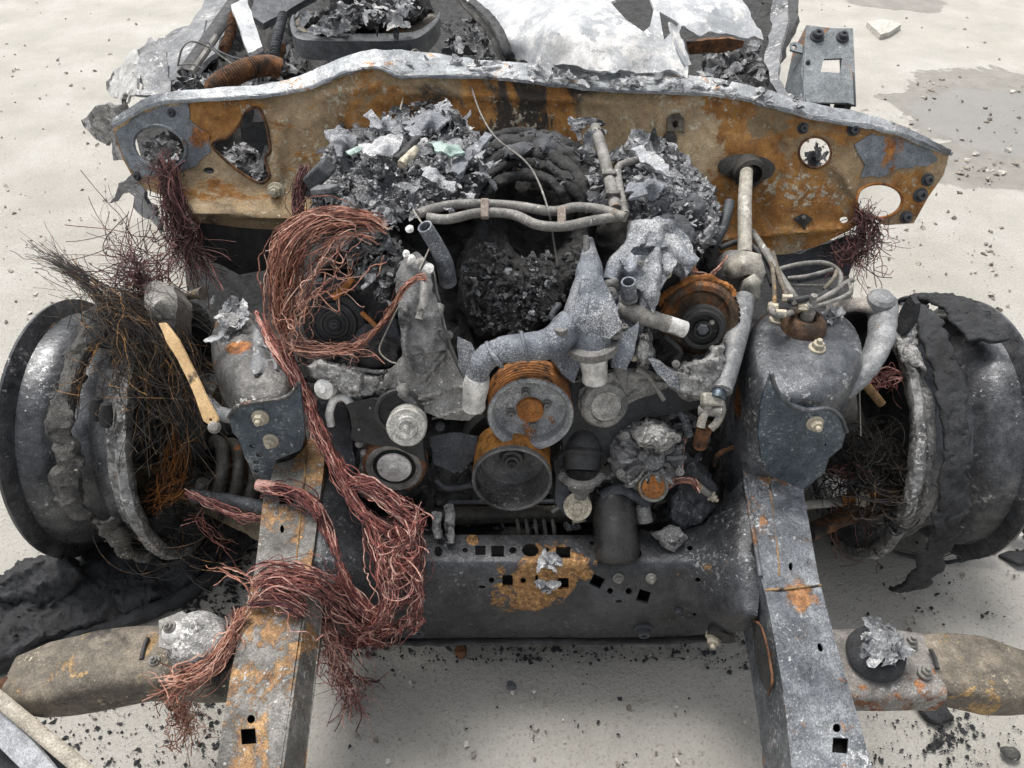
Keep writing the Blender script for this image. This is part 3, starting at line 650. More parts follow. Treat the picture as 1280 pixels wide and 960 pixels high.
V, F = plate([(286, 522), (297, 508), (325, 502), (352, 498), (366, 490), (374, 478), (379, 515), (381, 545), (376, 562), (345, 575), (337, 603), (318, 592), (306, 572), (298, 548), (290, 540)], [ell(316, 557, 4.5, 2.6, rot=10), ell(324, 568, 4, 3.4), ell(320, 578, 4, 2.6), ell(321, 589, 3.4, 2.4)], BLs, .006, 9, dents(.004, 16, 3))
bL = mk('arm_bracket', V, F, m_blue, frame); bolt(bL, 326, 521, BLs, 11, 'cream'); bolt(bL, 339, 550, BLs, 10, 'cream')
mk('bracket_edge', *tube(BLs([(286, 522), (297, 508), (325, 502), (352, 498), (366, 490), (374, 478)]) + [0, -.001, .001], .003, 40, 8), m_towL, bL)
# brake line clip on the right rail
mk('pipe_clip', *tube(np.array([P(893, 582, .40), P(898, 568, .425), (P(915, 560, .43)), P(935, 554, .44)]), .0045, 24, 8), m_rustd, frame); bolt(frame, 949, 549, .452, 8, 'grey', (.2, -1, .4))
# outriggers for the bumper
def beam(pts, w, h, n, mat, name, parent, seed, rad=.35):
    """box-section beam with rounded corners along a path; w, h lists"""
    p = spline(pts, n); t = np.gradient(p, axis=0); V = []; u = np.linspace(0, 1, n)
    W = np.interp(u, np.linspace(0, 1, len(w)), w); Hh = np.interp(u, np.linspace(0, 1, len(h)), h); ang = np.linspace(0, 2 * np.pi, 28, endpoint=False)
    for i in range(n):
        s = unit(np.cross(t[i], [0, 0, 1])); k = unit(np.cross(s, t[i])); c, d = np.cos(ang), np.sin(ang); e = .45
        x = np.sign(c) * abs(c) ** e * W[i]; y = np.sign(d) * abs(d) ** e * Hh[i]; V.append(p[i] + x[:, None] * s + y[:, None] * k)
    V = np.concatenate(V); V = V + n3(V, 9, 3, seed) * .006; F = [(i * 28 + j, i * 28 + (j + 1) % 28, (i + 1) * 28 + (j + 1) % 28, (i + 1) * 28 + j) for i in range(n - 1) for j in range(28)] + [tuple(range(28))[::-1], tuple((n - 1) * 28 + j for j in range(28))]
    return mk(name, V, F, mat, parent, angle=60)
m_tan = burnt('tan_scorched_tube', (.055, .046, .036), (.26, .222, .17), sc=11, mid=(.13, .112, .088), ash=.24, asc=150, ashc=(.46, .40, .29), rust=.30, rustc=((.12, .075, .035), (.30, .19, .08), (.46, .32, .15)), rsc=13, grime=.6, soot=.24, ssc=9, rough=.7, bump=.6)
oL = beam([P(330, 836, .335), P(240, 834, .335), P(190, 830, .335), P(120, 838, .33), (P(60, 846, .325)), P(18, 852, .32)], [.042, .043, .048, .052, .048, .036], [.034, .034, .036, .04, .036, .022], 40, m_tan, 'outrigger', frame, 21)
oL['label'] = 'tan scorched bumper arm by the burnt tyre strip'
oR = beam([P(1030, 835, .34), P(1100, 836, .34), P(1160, 838, .338)], [.055, .054, .05], [.03, .03, .03], 20, burnt('outrigger_box', (.10, .095, .09), (.26, .24, .22), sc=12, ash=.28, asc=130, ashc=(.42, .41, .39), rust=.30, rsc=10, rough=.6), 'outrigger', frame, 22)
oR['label'] = 'short box arm with burnt rubber mount, on the side of the weld'
beam([P(1148, 838, .338), P(1180, 840, .338), P(1230, 846, .335), P(1300, 856, .33), P(1360, 864, .33)], [.046, .048, .052, .036, .034], [.026, .03, .036, .034, .03], 30, m_tan, 'arm_tube', oR, 23)
OLs = plane(P(230, 800, .375), P(270, 800, .375), P(230, 840, .371)); ORs = plane(P(1100, 810, .375), P(1140, 810, .375), P(1100, 860, .371))
# left mount: ash-white cast disc, square plate, nut
c = P(247, 800, .378); mk('mount_casting', *lathe([(0, .03), (.02, .03), (.03, .026), (.036, .018), (.040, .01), (.044, -.01), (.03, -.014)], c, (.25, -.25, 1), 30), m_ash, oL)
V, F = plate([(199, 776), (228, 764), (238, 771), (236, 800), (212, 812), (198, 808)], [ell(214, 788, 12, 11)], plane(P(200, 776, .41), P(236, 770, .41), P(210, 810, .40)), .008, 8, dents(.003, 30, 5))
mk('mount_plate', V, F, m_pipe, oL, bevel=.0015); mk('mount_washer', *lathe([(0, .004), (.008, .004), (.014, .0), (.017, -.01), (.017, -.02)], P(215, 789, .412), (.1, -.3, 1), 22), m_white, oL)
bolt(oL, 212, 784, .416, 8, 'grey', (-.1, -.2, 1)); bolt(oL, 193, 826, OLs, 7, 'grey')
mk('slot_edge', *tube(OLs([(185, 797), (181, 806), (178, 818), (177, 824)]), .0035, 14, 6), m_black, oL)
# right mount: rubber disc with a collapsed white cap, two flanged bolts
c = P(1094, 818, .378); mk('mount_rubber', *lathe([(0, .018), (.03, .018), (.038, .012), (.041, 0), (.036, -.01)], c, (0, -.1, 1), 30), m_rubber, oR)
mb = MB()
for k in range(22):
    a = k * 2.4; p = c + [math.cos(a) * .018 * rs.rand() ** .5 * 1.3, math.sin(a) * .02, .022 + rs.rand() * .014]; mb.add(*flake(p, rs.uniform(.008, .018), (rs.randn() * .5, -.4, 1), 70 + k, .55), t=rs.uniform(.5, 1.1))
stuff(mb.build('melted_cap', m_flake, oR)); bolt(oR, 1102, 801, .402, 9, 'grey', (0, -.1, 1))
bolt(oR, 1138, 802, ORs, 9, 'grey'); bolt(oR, 1156, 841, ORs, 9, 'grey'); mk('slot_edge', *tube(ORs([(1163, 812), (1168, 822), (1172, 836)]), .0035, 14, 6), m_black, oR)
# ------------------------------------------------------------------ cab body: firewall, cowl lip, floor, pillars
body = thing('cab_body', 'rusted burnt-out cab shell with firewall behind the engine', 'car body', (.02, 1.5, .3))
FW = plane(P(200, 150, y=1.50), P(1100, 180, y=1.50), P(600, 300, y=1.42))
m_fire = burnt('firewall_rust', (.13, .088, .045), (.52, .41, .26), sc=4.5, micro=.7, mid=(.31, .222, .125), rust=.46, rsc=3.4, rustc=((.10, .042, .014), (.30, .135, .032), (.46, .25, .08)), ash=.27, asc=75, ashc=(.52, .46, .35), soot=.08, ssc=5, aspots=[(P(430, 150, y=1.5), .16, .10), (P(970, 250, y=1.5), .12, .12), (P(1000, 220, y=1.5), .10, .12), (P(330, 232, y=1.45), .10, .12), (P(1060, 190, y=1.5), .07, .1)], grime=.5, rough=.75, bump=.55, bsc=120,
               sspots=[(P(560, 130, y=1.5), .10, .13), (P(680, 130, y=1.5), .16, .2), (P(560, 220, y=1.45), .25, .18), (P(800, 150, y=1.5), .12, .1)],
               rspots=[(P(270, 150, y=1.5), .07, .22), (P(1140, 240, y=1.5), .10, .12), (P(900, 240, y=1.5), .25, .06)])
m_firegrey = burnt('firewall_bare_steel', (.11, .125, .14), (.24, .26, .28), sc=8, rust=.34, rsc=6, rustc=((.11, .045, .016), (.27, .105, .028), (.40, .19, .05)), ash=.14, asc=130, ashc=(.4, .4, .38), rough=.42, metal=.4, bump=.3)
lipf = [(140, 158), (165, 142), (200, 129), (250, 125), (300, 122), (345, 117), (380, 111), (410, 100), (432, 91), (455, 85), (475, 83), (488, 88), (502, 95), (540, 95), (600, 96), (650, 100), (710, 107), (770, 113), (840, 115), (900, 119), (930, 124), (960, 131), (1000, 142), (1040, 151), (1080, 157), (1120, 166), (1155, 180), (1186, 193)]
lipb = [(141, 148), (165, 132), (195, 119), (250, 112), (300, 108), (345, 102), (375, 95), (405, 82), (430, 71), (455, 64), (480, 62), (500, 63), (540, 67), (570, 71), (610, 76), (650, 79), (700, 81), (770, 86), (840, 92), (890, 98), (930, 106), (960, 113), (1000, 126), (1040, 134), (1080, 142), (1120, 155), (1155, 170), (1189, 189)]
hl = [ell(200, 184, 33, 25, 24, 18), np.array([(298, 158), (311, 137), (324, 136), (330, 148), (335, 165), (338, 188), (331, 199), (338, 219), (326, 229), (308, 221), (288, 206), (266, 184), (270, 177), (284, 172)], float), ell(260, 214, 7, 4.5)]
hr = [ell(1018, 190, 20, 19, 24), ell(1097, 250, 29, 20, 28), ell(1054, 274, 5.5, 4), ell(844, 156, 4.5, 5), ell(838, 196, 4, 4)]
out = lipf + [(1178, 218), (1160, 245), (1142, 279), (1105, 281), (1085, 268), (1060, 288), (1020, 308), (985, 318), (940, 320), (900, 316), (860, 300), (780, 300), (650, 300), (500, 300), (380, 290), (300, 284), (246, 276), (238, 252), (205, 243), (182, 236), (166, 222), (152, 198), (145, 176)]
FF = [(246, 256, 372, 266, 7, .010), (352, 150, 344, 225, 10, .008), (400, 120, 470, 105, 9, .008), (500, 112, 760, 128, 6, .008), (780, 128, 790, 300, 4, .006), (820, 140, 824, 290, 3, .005), (960, 150, 985, 176, 5, .007), (985, 176, 980, 215, 5, .007), (1045, 210, 1070, 250, 6, .007), (880, 300, 1050, 284, 5, .008), (236, 140, 252, 200, 6, -.005), (1000, 230, 1040, 240, 16, -.007), (900, 150, 940, 160, 12, -.005), (1110, 190, 1150, 205, 9, .005)] + [(x, np.interp(x, [140, 480, 1186], [168, 104, 206]), x + .1, np.interp(x, [140, 480, 1186], [168, 104, 206]), 2.6, .003) for x in range(510, 1000, 26)]
fwb = lambda V, v: np.array([0, -1., .2])[None] * (feat(v, FF) + .010 * fbm(V, 5, 3, 4) + .022 * np.exp(-((v[:, 0] - 470) / 55) ** 2 - ((v[:, 1] - 90) / 60) ** 2) + .03 * np.exp(-((v[:, 1] - 262) / 16) ** 2) * (v[:, 0] < 420) + .014 * np.exp(-((v[:, 0] - 905) / 70) ** 2 - ((v[:, 1] - 205) / 60) ** 2) - .012 * np.exp(-((np.hypot((v[:, 0] - 905) / 75, (v[:, 1] - 205) / 70) - 1) / .18) ** 2))[:, None]
V, F = plate(out, hl + hr, FW, .004, 5.5, fwb)
fw = mk('firewall', V, F, m_fire, body, angle=60)
def onfw(px, py, off=0.): 
    v = np.array([[px, py]], float); q = FW(v); return (q + fwb(q, v))[0] + FW.n * off
FWd = lambda uv: (lambda v, q: q + fwb(q, v))(np.asarray(uv, float).reshape(-1, 2), FW(uv))
FWd.n = FW.n
# bare blue-grey steel showing at both ends: separate skins a few millimetres proud, with their own ragged edge
def skin(o, holes, mat, seed, off=.0025):
    V, F = plate(o, holes, lambda uv: FWd(uv) + FW.n * off, .001, 9, fine=3.5, seed=seed); return mk('steel_skin', V, F, mat, fw)
skin([(146, 166), (170, 146), (205, 133), (236, 131), (240, 150), (262, 168), (262, 190), (248, 206), (225, 213), (205, 214), (180, 222), (160, 205), (150, 186)], [ell(200, 184, 36, 28, 24, 18)], m_firegrey, 3)
skin([(1068, 180), (1090, 166), (1130, 174), (1160, 186), (1172, 198), (1150, 207), (1120, 212), (1096, 220), (1075, 222), (1080, 204)], [], m_firegrey, 5)
# raised rims round the openings
def rim(h, r, mat, name='hole_rim'):
    q = FWd(np.vstack([h, h[:2]])); q = q + FW.n * .002; mk(name, *tube(spline(q[:-1], 60), r, 0, 8, caps=False), mat, fw)
rim(ell(200, 184, 34, 26, 24, 18), .004, m_firegrey); rim(ell(1018, 190, 20, 19, 24), .0025, m_rustd); rim(ell(1097, 250, 30, 21, 28), .003, m_rust); rim(hl[1], .003, m_rustd)
# steering column boot, tabs, studs
c = onfw(931, 208, .004); r = L(36, c)
m_boot = burnt('boot_black', (.015, .014, .013), (.06, .055, .05), sc=20, rust=.15, rough=.6)
V, F = loft([(896, 208), (904, 196), (925, 190), (950, 194), (967, 206), (966, 216), (945, 222), (915, 221), (900, 216)], .6, [(.3, 0), (1, 0)], 40, surf=lambda uv: FWd(uv) + FW.n * .007)
V2 = V - FW.n * .012; mb = MB(); mb.add(V, F)
mk('steering_boot', *plate(ell(931, 208, 36, 17, 30, 4), [], lambda uv: FWd(uv) + FW.n * (.008 + .02 * np.exp(-(((np.asarray(uv)[:, 0] - 931) / 18) ** 2 + ((np.asarray(uv)[:, 1] - 208) / 9) ** 2)))[:, None], .01, 5), m_boot, fw)
mk('boot_collar', *lathe([(L(19, c), 0), (L(19, c), .03), (L(14, c), .034), (L(13, c), .01)], c, FW.n + [0, 0, -.35], 28), m_boot, fw)
V, F = plate([(834, 148), (840, 143), (850, 143), (855, 149), (855, 165), (834, 165)], [ell(844.5, 156, 4, 5)], lambda uv: FWd(uv) + FW.n * .006, .005, 6); mk('mount_tab', V, F, m_tan, fw)
mk('plug', *lathe([(0, .008), (L(8, c), .008), (L(9, c), 0)], onfw(838, 175, .002), FW.n, 18), m_boot, fw)
V, F = plate([(991, 273), (1003, 266), (1015, 272), (1004, 284)], [], lambda uv: FWd(uv) + FW.n * .004, .004, 6); mk('clip_plate', V, F, m_boot, fw)
for px, py, r, k in ((1003, 271, 4, 'grey'), (1158, 224, 8, 'dark'), (1149, 243, 9, 'dark'), (1132, 271, 8, 'dark'), (1003, 160, 7, 'dark'), (1067, 162, 8, 'dark'), (215, 141, 6, 'dark'), (346, 238, 11, 'cream'), (172, 220, 6, 'dark'), (905, 205, 3, 'dark'), (932, 194, 3, 'dark')): bolt(fw, px, py, FWd, r, k)
# cowl lip
def ribbon(A, B, n, mat, name, parent, zA, seed, amp=.006, cols=7, crown=.0):
    a = spline(A, n); b = spline(B, n); z = np.interp(np.linspace(0, 1, n), np.linspace(0, 1, len(zA)), zA) if np.ndim(zA) else None
    pa = FWd(a) + FW.n * .008; V = []
    for k in range(cols):
        u = k / (cols - 1); uv = a * (1 - u) + b * u
        q = PZ(uv, pa[:, 2] + .002 + crown * math.sin(np.pi * u) + .012 * u); V.append(q)
    V = np.concatenate(V); V = V + np.array([0, 0, 1.])[None] * (fbm(V, 28, 4, seed, True) * amp)[:, None]
    F = [(k * n + i, k * n + i + 1, (k + 1) * n + i + 1, (k + 1) * n + i) for k in range(cols - 1) for i in range(n - 1)]
    m = len(V); W = np.vstack([V, V - [0, 0, .006]]); F2 = [tuple(x + m for x in f[::-1]) for f in F]; S = [(i, i + m, i + 1 + m, i + 1) for i in range(n - 1)] + [((cols - 1) * n + i + 1, (cols - 1) * n + i + 1 + m, (cols - 1) * n + i + m, (cols - 1) * n + i) for i in range(n - 1)]
    return mk(name, W, F + F2 + S, mat, parent, angle=70)
m_lip = burnt('cowl_lip_metal', (.15, .165, .18), (.44, .45, .46), sc=10, mid=(.28, .295, .31), ash=.30, asc=90, ashc=(.62, .62, .62), soot=.12, ssc=20, rust=.24, rsc=10, rustc=((.14, .07, .035), (.33, .19, .10), (.46, .30, .18)), rough=.42, metal=.35, bump=.4)
lip = ribbon(lipf, lipb, 150, m_lip, 'cowl_lip', body, None, 6, amp=.003)
mk('lip_edge', *tube(FWd(spline(lipf, 120)) + FW.n * .009 + [0, 0, .001], .0035, 0, 6, rough=.003), m_lip, lip)
mb = MB(); rs = np.random.RandomState(12)
for k in range(90):
    px = rs.uniform(500, 720) if k < 22 else rs.uniform(660, 1010); i = np.interp(px, [q[0] for q in lipf], [q[1] for q in lipf]); j = np.interp(px, [q[0] for q in lipb], [q[1] for q in lipb]); u = rs.uniform(.1, .9)
    z = FWd([(px, i)])[0][2] + .012 + .012 * u; p = P(px, i * (1 - u) + j * u, z); mb.add(*flake(p, L(rs.uniform(2, 7), p), (rs.randn() * .15, -.2, 1), 900 + k, .22, 6, 2.0), t=rs.beta(2, 1.3))
stuff(mb.build('ash_scab', m_flake, lip))
def crease(amp, sc, seed): return lambda V, v: n3(V, sc, 3, seed) * amp
m_skin0 = burnt('dull_grey_panel', (.07, .075, .085), (.28, .285, .29), sc=8, soot=.2, rough=.5)
# heel board under the firewall at the left, floor pan and sill shadows inside the cab
V, F = plate([(240, 262), (380, 284), (380, 330), (300, 345), (250, 318)], [], plane(P(240, 262, y=1.43), P(380, 284, y=1.43), P(300, 345, y=1.40)), .006, 14, dents(.01, 12, 9)); mk('heel_board', V, F, m_black, body)
V, F = plate([(880, 300), (1000, 318), (1060, 292), (1080, 300), (1060, 345), (1000, 352), (930, 345)], [], plane(P(900, 310, y=1.45), P(1050, 300, y=1.45), P(1000, 350, y=1.42)), .006, 12, dents(.012, 14, 19)); mk('heel_board', V, F, m_dkst, body)
mk('floor_pan', *plate([(275, -30), (955, -30), (965, 140), (560, 200), (240, 262), (172, 222), (172, 150), (215, 112), (250, 45)], [], plane(P(200, 100, .30), P(900, 100, .30), P(500, 10, .34)), .02, 40, crease(.03, 9, 7)), m_char, body)
mk('bulkhead', *plate([(352, 118), (480, 90), (800, 118), (975, 150), (1040, 300), (900, 318), (400, 300), (352, 282)], [], lambda uv: FW(uv) + np.array([0, .10, -.03]), .01, 30, dents(.03, 6, 3)), m_black, body)
V, F = plate([(296, 128), (340, 128), (344, 178), (286, 180)], [], lambda uv: FW(uv) + np.array([0, .16, -.02]), .006, 8, crease(.006, 20, 4)); mk('dash_panel', V, F, m_skin0, body)
mk('inner_dark_panel', *plate([(160, 150), (240, 140), (262, 215), (236, 240), (180, 232)], [], lambda uv: FW(uv) + np.array([0, .20, -.05]), .01, 8, crease(.03, 16, 14)), m_char, body)  # dark panel added behind the round hole to make its inside look dark
# left A pillar and fender remains
m_skin = burnt('scorched_panel', (.07, .075, .085), (.34, .345, .35), sc=6, mid=(.17, .175, .185), ash=.30, asc=90, ashc=(.55, .55, .54), soot=.24, ssc=5, rough=.5, metal=.1, bump=.3)
def crease(amp, sc, seed): return lambda V, v: n3(V, sc, 3, seed) * amp
V, F = plate([(196, 58), (215, 42), (236, 30), (248, 14), (258, -20), (300, -20), (288, 30), (262, 70), (240, 95), (222, 112), (206, 108), (200, 86)], [], plane(P(200, 90, .62), P(250, 100, .66), P(265, 0, .62)), .012, 9, crease(.018, 10, 3), fine=3); mk('door_pillar', V, F, m_skin, body)
V, F = plate([(170, 66), (190, 44), (205, 58), (212, 80), (214, 118), (172, 118)], [], plane(P(172, 118, .70), P(214, 118, .70), P(192, 50, .76)), .006, 7, crease(.014, 22, 5), fine=3); pl = mk('fender_panel', V, F, m_skin, body)
V, F = plate([(135, 118), (138, 100), (160, 66), (172, 64), (173, 118), (150, 130)], [], plane(P(140, 120, .62), P(172, 118, .70), P(168, 66, .72)), .006, 7, crease(.014, 26, 8), fine=4); mk('fender_panel', V, F, burnt('pale_torn_panel', (.30, .30, .30), (.62, .62, .61), sc=14, soot=.25, ssc=14, grime=.5, rough=.5, bump=.5), body)
V, F = plate([(106, 150), (120, 137), (140, 130), (160, 122), (150, 150), (150, 180), (158, 205), (146, 200), (138, 178), (118, 170)], [], plane(P(110, 150, .68), P(150, 140, .76), P(150, 200, .62)), .008, 6, crease(.02, 26, 9), fine=4); mk('fender_scrap', V, F, m_ash, body)
V, F = plate([(138, 255), (150, 230), (168, 218), (185, 236), (192, 262), (205, 290), (190, 280), (170, 262), (160, 244), (150, 246)], [], plane(P(140, 250, .52), P(185, 240, .58), P(195, 285, .5)), .008, 6, crease(.015, 26, 19), fine=3); mk('fender_scrap', V, F, m_skin, body)
# right door pillar and fender edge
V, F = plate([(968, -20), (984, -20), (986, 20), (976, 60), (972, 95), (996, 128), (980, 124), (962, 104), (956, 70), (962, 30)], [], plane(P(960, 100, .72), P(990, 128, .74), P(976, 0, .74)), .012, 9, crease(.012, 14, 23)); mk('door_pillar', V, F, m_skin, body)
V, F = plate([(984, -20), (997, -20), (996, 22), (984, 56), (972, 78), (974, 40)], [], plane(P(974, 70, .62), P(990, 40, .64), P(990, -10, .66)), .02, 9, crease(.012, 14, 24)); mk('door_edge', V, F, m_char2, body)
V, F = plate([(930, 40), (965, -20), (972, 30), (958, 72), (964, 108), (994, 128), (960, 120), (930, 112), (900, 105), (880, 98), (880, 60)], [], plane(P(900, 100, .60), P(960, 100, .60), P(950, 0, .62)), .02, 9, crease(.03, 14, 29)); mk('inner_dark_panel', V, F, m_char, body)

# ------------------------------------------------------------------ white scorched panel lying over the cab
m_roof = burnt('whitened_roof_skin', (.24, .255, .275), (.80, .80, .79), sc=14, micro=.5, mid=(.42, .435, .45), ash=.40, asc=34, ashc=(.86, .85, .83), aspots=[(P(750, 60, .88), .22, .16), (P(700, 78, .86), .12, .10), (P(900, 30, .88), .10, .10)], grime=.1, rough=.55, bump=.2, sspots=[(P(660, 10, .9), .12, .05)])
RF = relief([(560, -30, .86), (600, 10, .86), (625, 50, .84), (640, 78, .80), (700, -30, .92), (700, 40, .90), (700, 84, .84), (780, -30, .93), (790, 40, .89), (800, 90, .83), (860, 96, .82), (880, 20, .90), (930, 20, .88), (955, 45, .85), (905, -30, .92)])
V, F = plate([(556, -24), (590, 2), (612, 22), (626, 44), (634, 66), (644, 77), (700, 81), (760, 86), (830, 90), (862, 97), (858, 70), (848, 40), (852, 34), (870, 40), (900, 44), (935, 46), (955, 47), (940, 24), (918, -24)],
             [np.array([(762, 4), (778, -2), (812, -2), (818, 10), (812, 30), (806, 42), (798, 34), (782, 20)], float), np.array([(824, 14), (842, 24), (848, 30), (838, 40), (828, 50), (826, 36)], float)], RF, .006, 7, crease(.010, 16, 33), fine=2.5)
roof = mk('roof_panel', V, F, m_roof); tag(roof, 'white heat-bleached sheet panel torn open, lying over the back of the cowl', 'car panel')
roof_rim = mk('panel_edge', *tube(PZ(np.array([(590, 2), (612, 22), (626, 44), (634, 66), (641, 77)]), [.868, .868, .85, .825, .80]), .012, 30, 10, flat=.5, rough=.003), m_char2, roof)
mk('panel_edge', *tube(PZ(np.array([(560, -16), (594, 18), (612, 40), (622, 62), (628, 76)]), [.83, .83, .82, .80, .78]), .009, 30, 8, rough=.003), m_pipe, roof)
V, F = plate([(838, 28), (850, 34), (856, 60), (864, 78), (858, 82), (848, 60)], [], plane(P(840, 30, .92), P(862, 80, .86), P(852, 40, .90)), .004, 6, crease(.006, 30, 3)); mk('torn_tongue', V, F, m_roof, roof)

# ------------------------------------------------------------------ seat pan in the cab
seat = thing('seat_pan', 'dark steel seat pan with rounded front edge, heaped with ash', 'seat frame', P(455, 48, .5))
SPz = .80
fr = [(372, 20), (366, 26), (366, 36), (372, 48), (392, 52), (450, 53), (500, 52), (522, 48), (540, 34), (548, 22)]
A = PZ(spline(fr, 60), .80); B = A + [0, 0, -.036]; B2 = B + [0, .05, 0]; A2 = A + np.array([0, .03, .004])
V = np.concatenate([A2, A, B, B2]); n = 60
F = [(k * n + i, k * n + i + 1, (k + 1) * n + i + 1, (k + 1) * n + i) for k in range(3) for i in range(n - 1)]
o = mk('front_rail', V, F, burnt('seat_rail_steel', (.05, .055, .062), (.15, .16, .17), sc=14, rust=.12, rough=.5, metal=.2), seat, angle=30); sm = o.modifiers.new('s', 'SOLIDIFY'); sm.thickness = .006
V, F = plate([(368, 26), (385, 14), (450, 8), (520, 10), (546, 20), (524, 42), (500, 46), (392, 47), (374, 42)], [], plane(P(370, 30, .80), P(540, 30, .80), P(450, 46, .80)), .008, 10, dents(.006, 20, 4)); mk('pan', V, F, m_tan, seat)
for px, w_ in ((395, 4), (403, 2), (499, 2), (507, 4)):
    p = P(px, 48, .775); mk('slot', *box(p + [0, -.0035, 0], (L(w_, p) * 1.4, .004, L(w_, p) * 1.3)), m_black, seat)

# ------------------------------------------------------------------ steel bracket behind the cowl at the right
m_br = burnt('bracket_steel', (.10, .115, .125), (.24, .26, .27), sc=9, rust=.20, rsc=16, ash=.16, asc=120, ashc=(.36, .37, .37), rough=.5, metal=.2, bump=.3)
bk = thing('steel_bracket', 'blue-grey channel bracket with square window standing behind the cowl end', 'bracket', P(1035, 120, .3))
BK = plane(P(1005, 130, y=1.62), P(1070, 130, y=1.62), P(1035, 34, y=1.80))
V, F = plate([(1008, 32), (1066, 36), (1068, 80), (1070, 132), (1060, 128), (1008, 128), (1002, 90)], [np.array([(1030, 73), (1053, 73), (1050, 91), (1026, 89)], float)], BK, .005, 8, dents(.004, 14, 3)); bf = mk('face_plate', V, F, m_br, bk, bevel=.0008)
q = BK([(1008, 32), (1004, 80), (1004, 128)]); strip([(q[0], q[0] + [-.012, .012, -.06]), (q[1], q[1] + [-.022, .012, -.08]), (q[2], q[2] + [-.028, .01, -.11])], 0, 'side_flange', m_firegrey, bk)
q = BK([(1066, 36), (1068, 80), (1070, 132)]); strip([(q[0] + [0, .06, -.03], q[0]), (q[1] + [0, .06, -.03], q[1]), (q[2] + [0, .06, -.03], q[2])], 0, 'side_flange', m_dkst, bk)
V, F = plate([(988, 54), (994, 52), (1003, 56), (1003, 66), (994, 64), (988, 62)], [ell(993, 58.5, 3, 3)], BK, .005, 4); mk('tab', V, F, m_br, bk)
bolt(bk, 1021, 46, BK, 9, 'dark'); bolt(bk, 1053, 47, BK, 8, 'dark'); bolt(bk, 1010, 78, BK, 3, 'dark')
mk('foot', *box(BK([(1062, 128)])[0] + [0, .03, -.03], (.02, .05, .05)), m_black, bk, bevel=.004)
mk('support_arm', *tube(np.array([BK([(1036, 122)])[0] + [0, .03, -.03], P(1000, 160, .50), P(960, 170, .46)]), .02, 14, 10), m_black, bk)
# ------------------------------------------------------------------ wheels on bare rims
m_rimm = burnt('wheel_steel', (.028, .030, .034), (.20, .205, .215), sc=9, mid=(.085, .088, .094), ash=.26, asc=110, ashc=(.38, .38, .38), rough=.36, metal=.6, bump=.25)
m_lipash = burnt('ashy_rim_edge', (.05, .05, .052), (.34, .34, .335), sc=30, ash=.40, asc=130, ashc=(.66, .66, .65), soot=.25, ssc=25, rough=.8, bump=.8)
def wheel(side, xin, label):
    c = np.array([xin, 1.128, .262]); ax = np.array([side, 0, 0.]); t = thing('wheel', label, 'wheel', (xin + side * .11, 1.128, 0.))
    R0 = .262; wd = .225
    prof = [(R0 - .012, -.004), (R0, .0), (R0 + .002, .008), (R0 - .008, .016), (R0 - .024, .022), (R0 - .028, .06), (R0 - .036, .075), (R0 - .062, .095), (R0 - .062, .135), (R0 - .034, .16), (R0 - .026, .175), (R0 - .024, wd - .02), (R0 - .008, wd - .014), (R0 + .004, wd - .006), (R0 + .003, wd), (R0 - .012, wd + .004),
            (R0 - .030, wd - .012), (R0 - .034, .17), (R0 - .068, .14), (R0 - .068, .09), (R0 - .040, .068), (R0 - .034, .025), (R0 - .026, .004), (R0 - .012, -.004)]
    V, F = lathe(prof, c, ax, 72); mk('rim', V, F, m_rimm, t, angle=35)
    V, F = lathe([(0.03, .15), (.06, .13), (.10, .125), (.13, .14), (.19, .15), (.198, .12)], c, ax, 48); mk('disc', V, F, m_black, t)
    V, F = lathe([(R0 - .016, -.007), (R0 + .003, -.004), (R0 + .005, .010), (R0 - .004, .019), (R0 - .022, .026), (R0 - .026, .045)], c, ax, 100, arc=(-3.1, 3.1))
    V = V + n3(V, 45, 4, 4) * .0045; o = mk('flange_edge', V, F, m_lipash, t); s = o.modifiers.new('s', 'SOLIDIFY'); s.thickness = .004
    return t, c, ax, R0
wl, cL, axL, R0 = wheel(-1, -.675, 'bare burnt wheel wrapped in ashy tyre cords, beside the coil spring')
wr, cR, axR, _ = wheel(1, .705, 'bare burnt wheel with black rubber strips hanging over it, beside the brake pipes')
def band(c, ax, r0, x0, x1, a0, a1, name, mat, parent, th=.02, amp=.012, seed=0, n=120, m=14, sag=None, taper=0.):
    """strip of burnt tyre wrapped on the rim between two angles (0 = front, 90 = top, 180 = rear)"""
    a = np.radians(np.linspace(a0, a1, n)); V = []
    for k, u in enumerate(np.linspace(0, 1, m)):
        x = x0 + (x1 - x0) * u; rad = r0 + th * math.sin(math.pi * min(1, max(0, u))) ** .5
        rr = rad + (0 if sag is None else np.interp(np.linspace(0, 1, n), np.linspace(0, 1, len(sag)), sag))
        V.append(np.stack([np.full(n, c[0] + ax[0] * x), c[1] - np.cos(a) * rr, c[2] + np.sin(a) * rr], 1))
    V = np.concatenate(V); lo = V.copy()
    V = V + n3(V, 22, 4, seed) * amp + n3(V, 120, 2, seed + 2) * .004; e = n3(V * [0.2, 1, 1], 30, 3, seed + 5)[:, 0] * .012; V[:, 0] += e * 1.2
    F = np.array([(k * n + i, k * n + i + 1, (k + 1) * n + i + 1, (k + 1) * n + i) for k in range(m - 1) for i in range(n - 1)])
    o = mk(name, V, F, mat, parent); s = o.modifiers.new('s', 'SOLIDIFY'); s.thickness = .008; s.offset = 0
    return o
band(cL, axL, R0 - .010, .090, .132, 6, 175, 'bead_band', m_rubash, wl, .012, .016, 3)
band(cL, axL, R0 + .006, .035, .09, 78, 170, 'tyre_skin', m_rubber, wl, .006, .012, 7)
band(cL, axL, R0 - .010, .05, .085, -40, 4, 'tyre_skin', m_rubash, wl, .012, .012, 9)
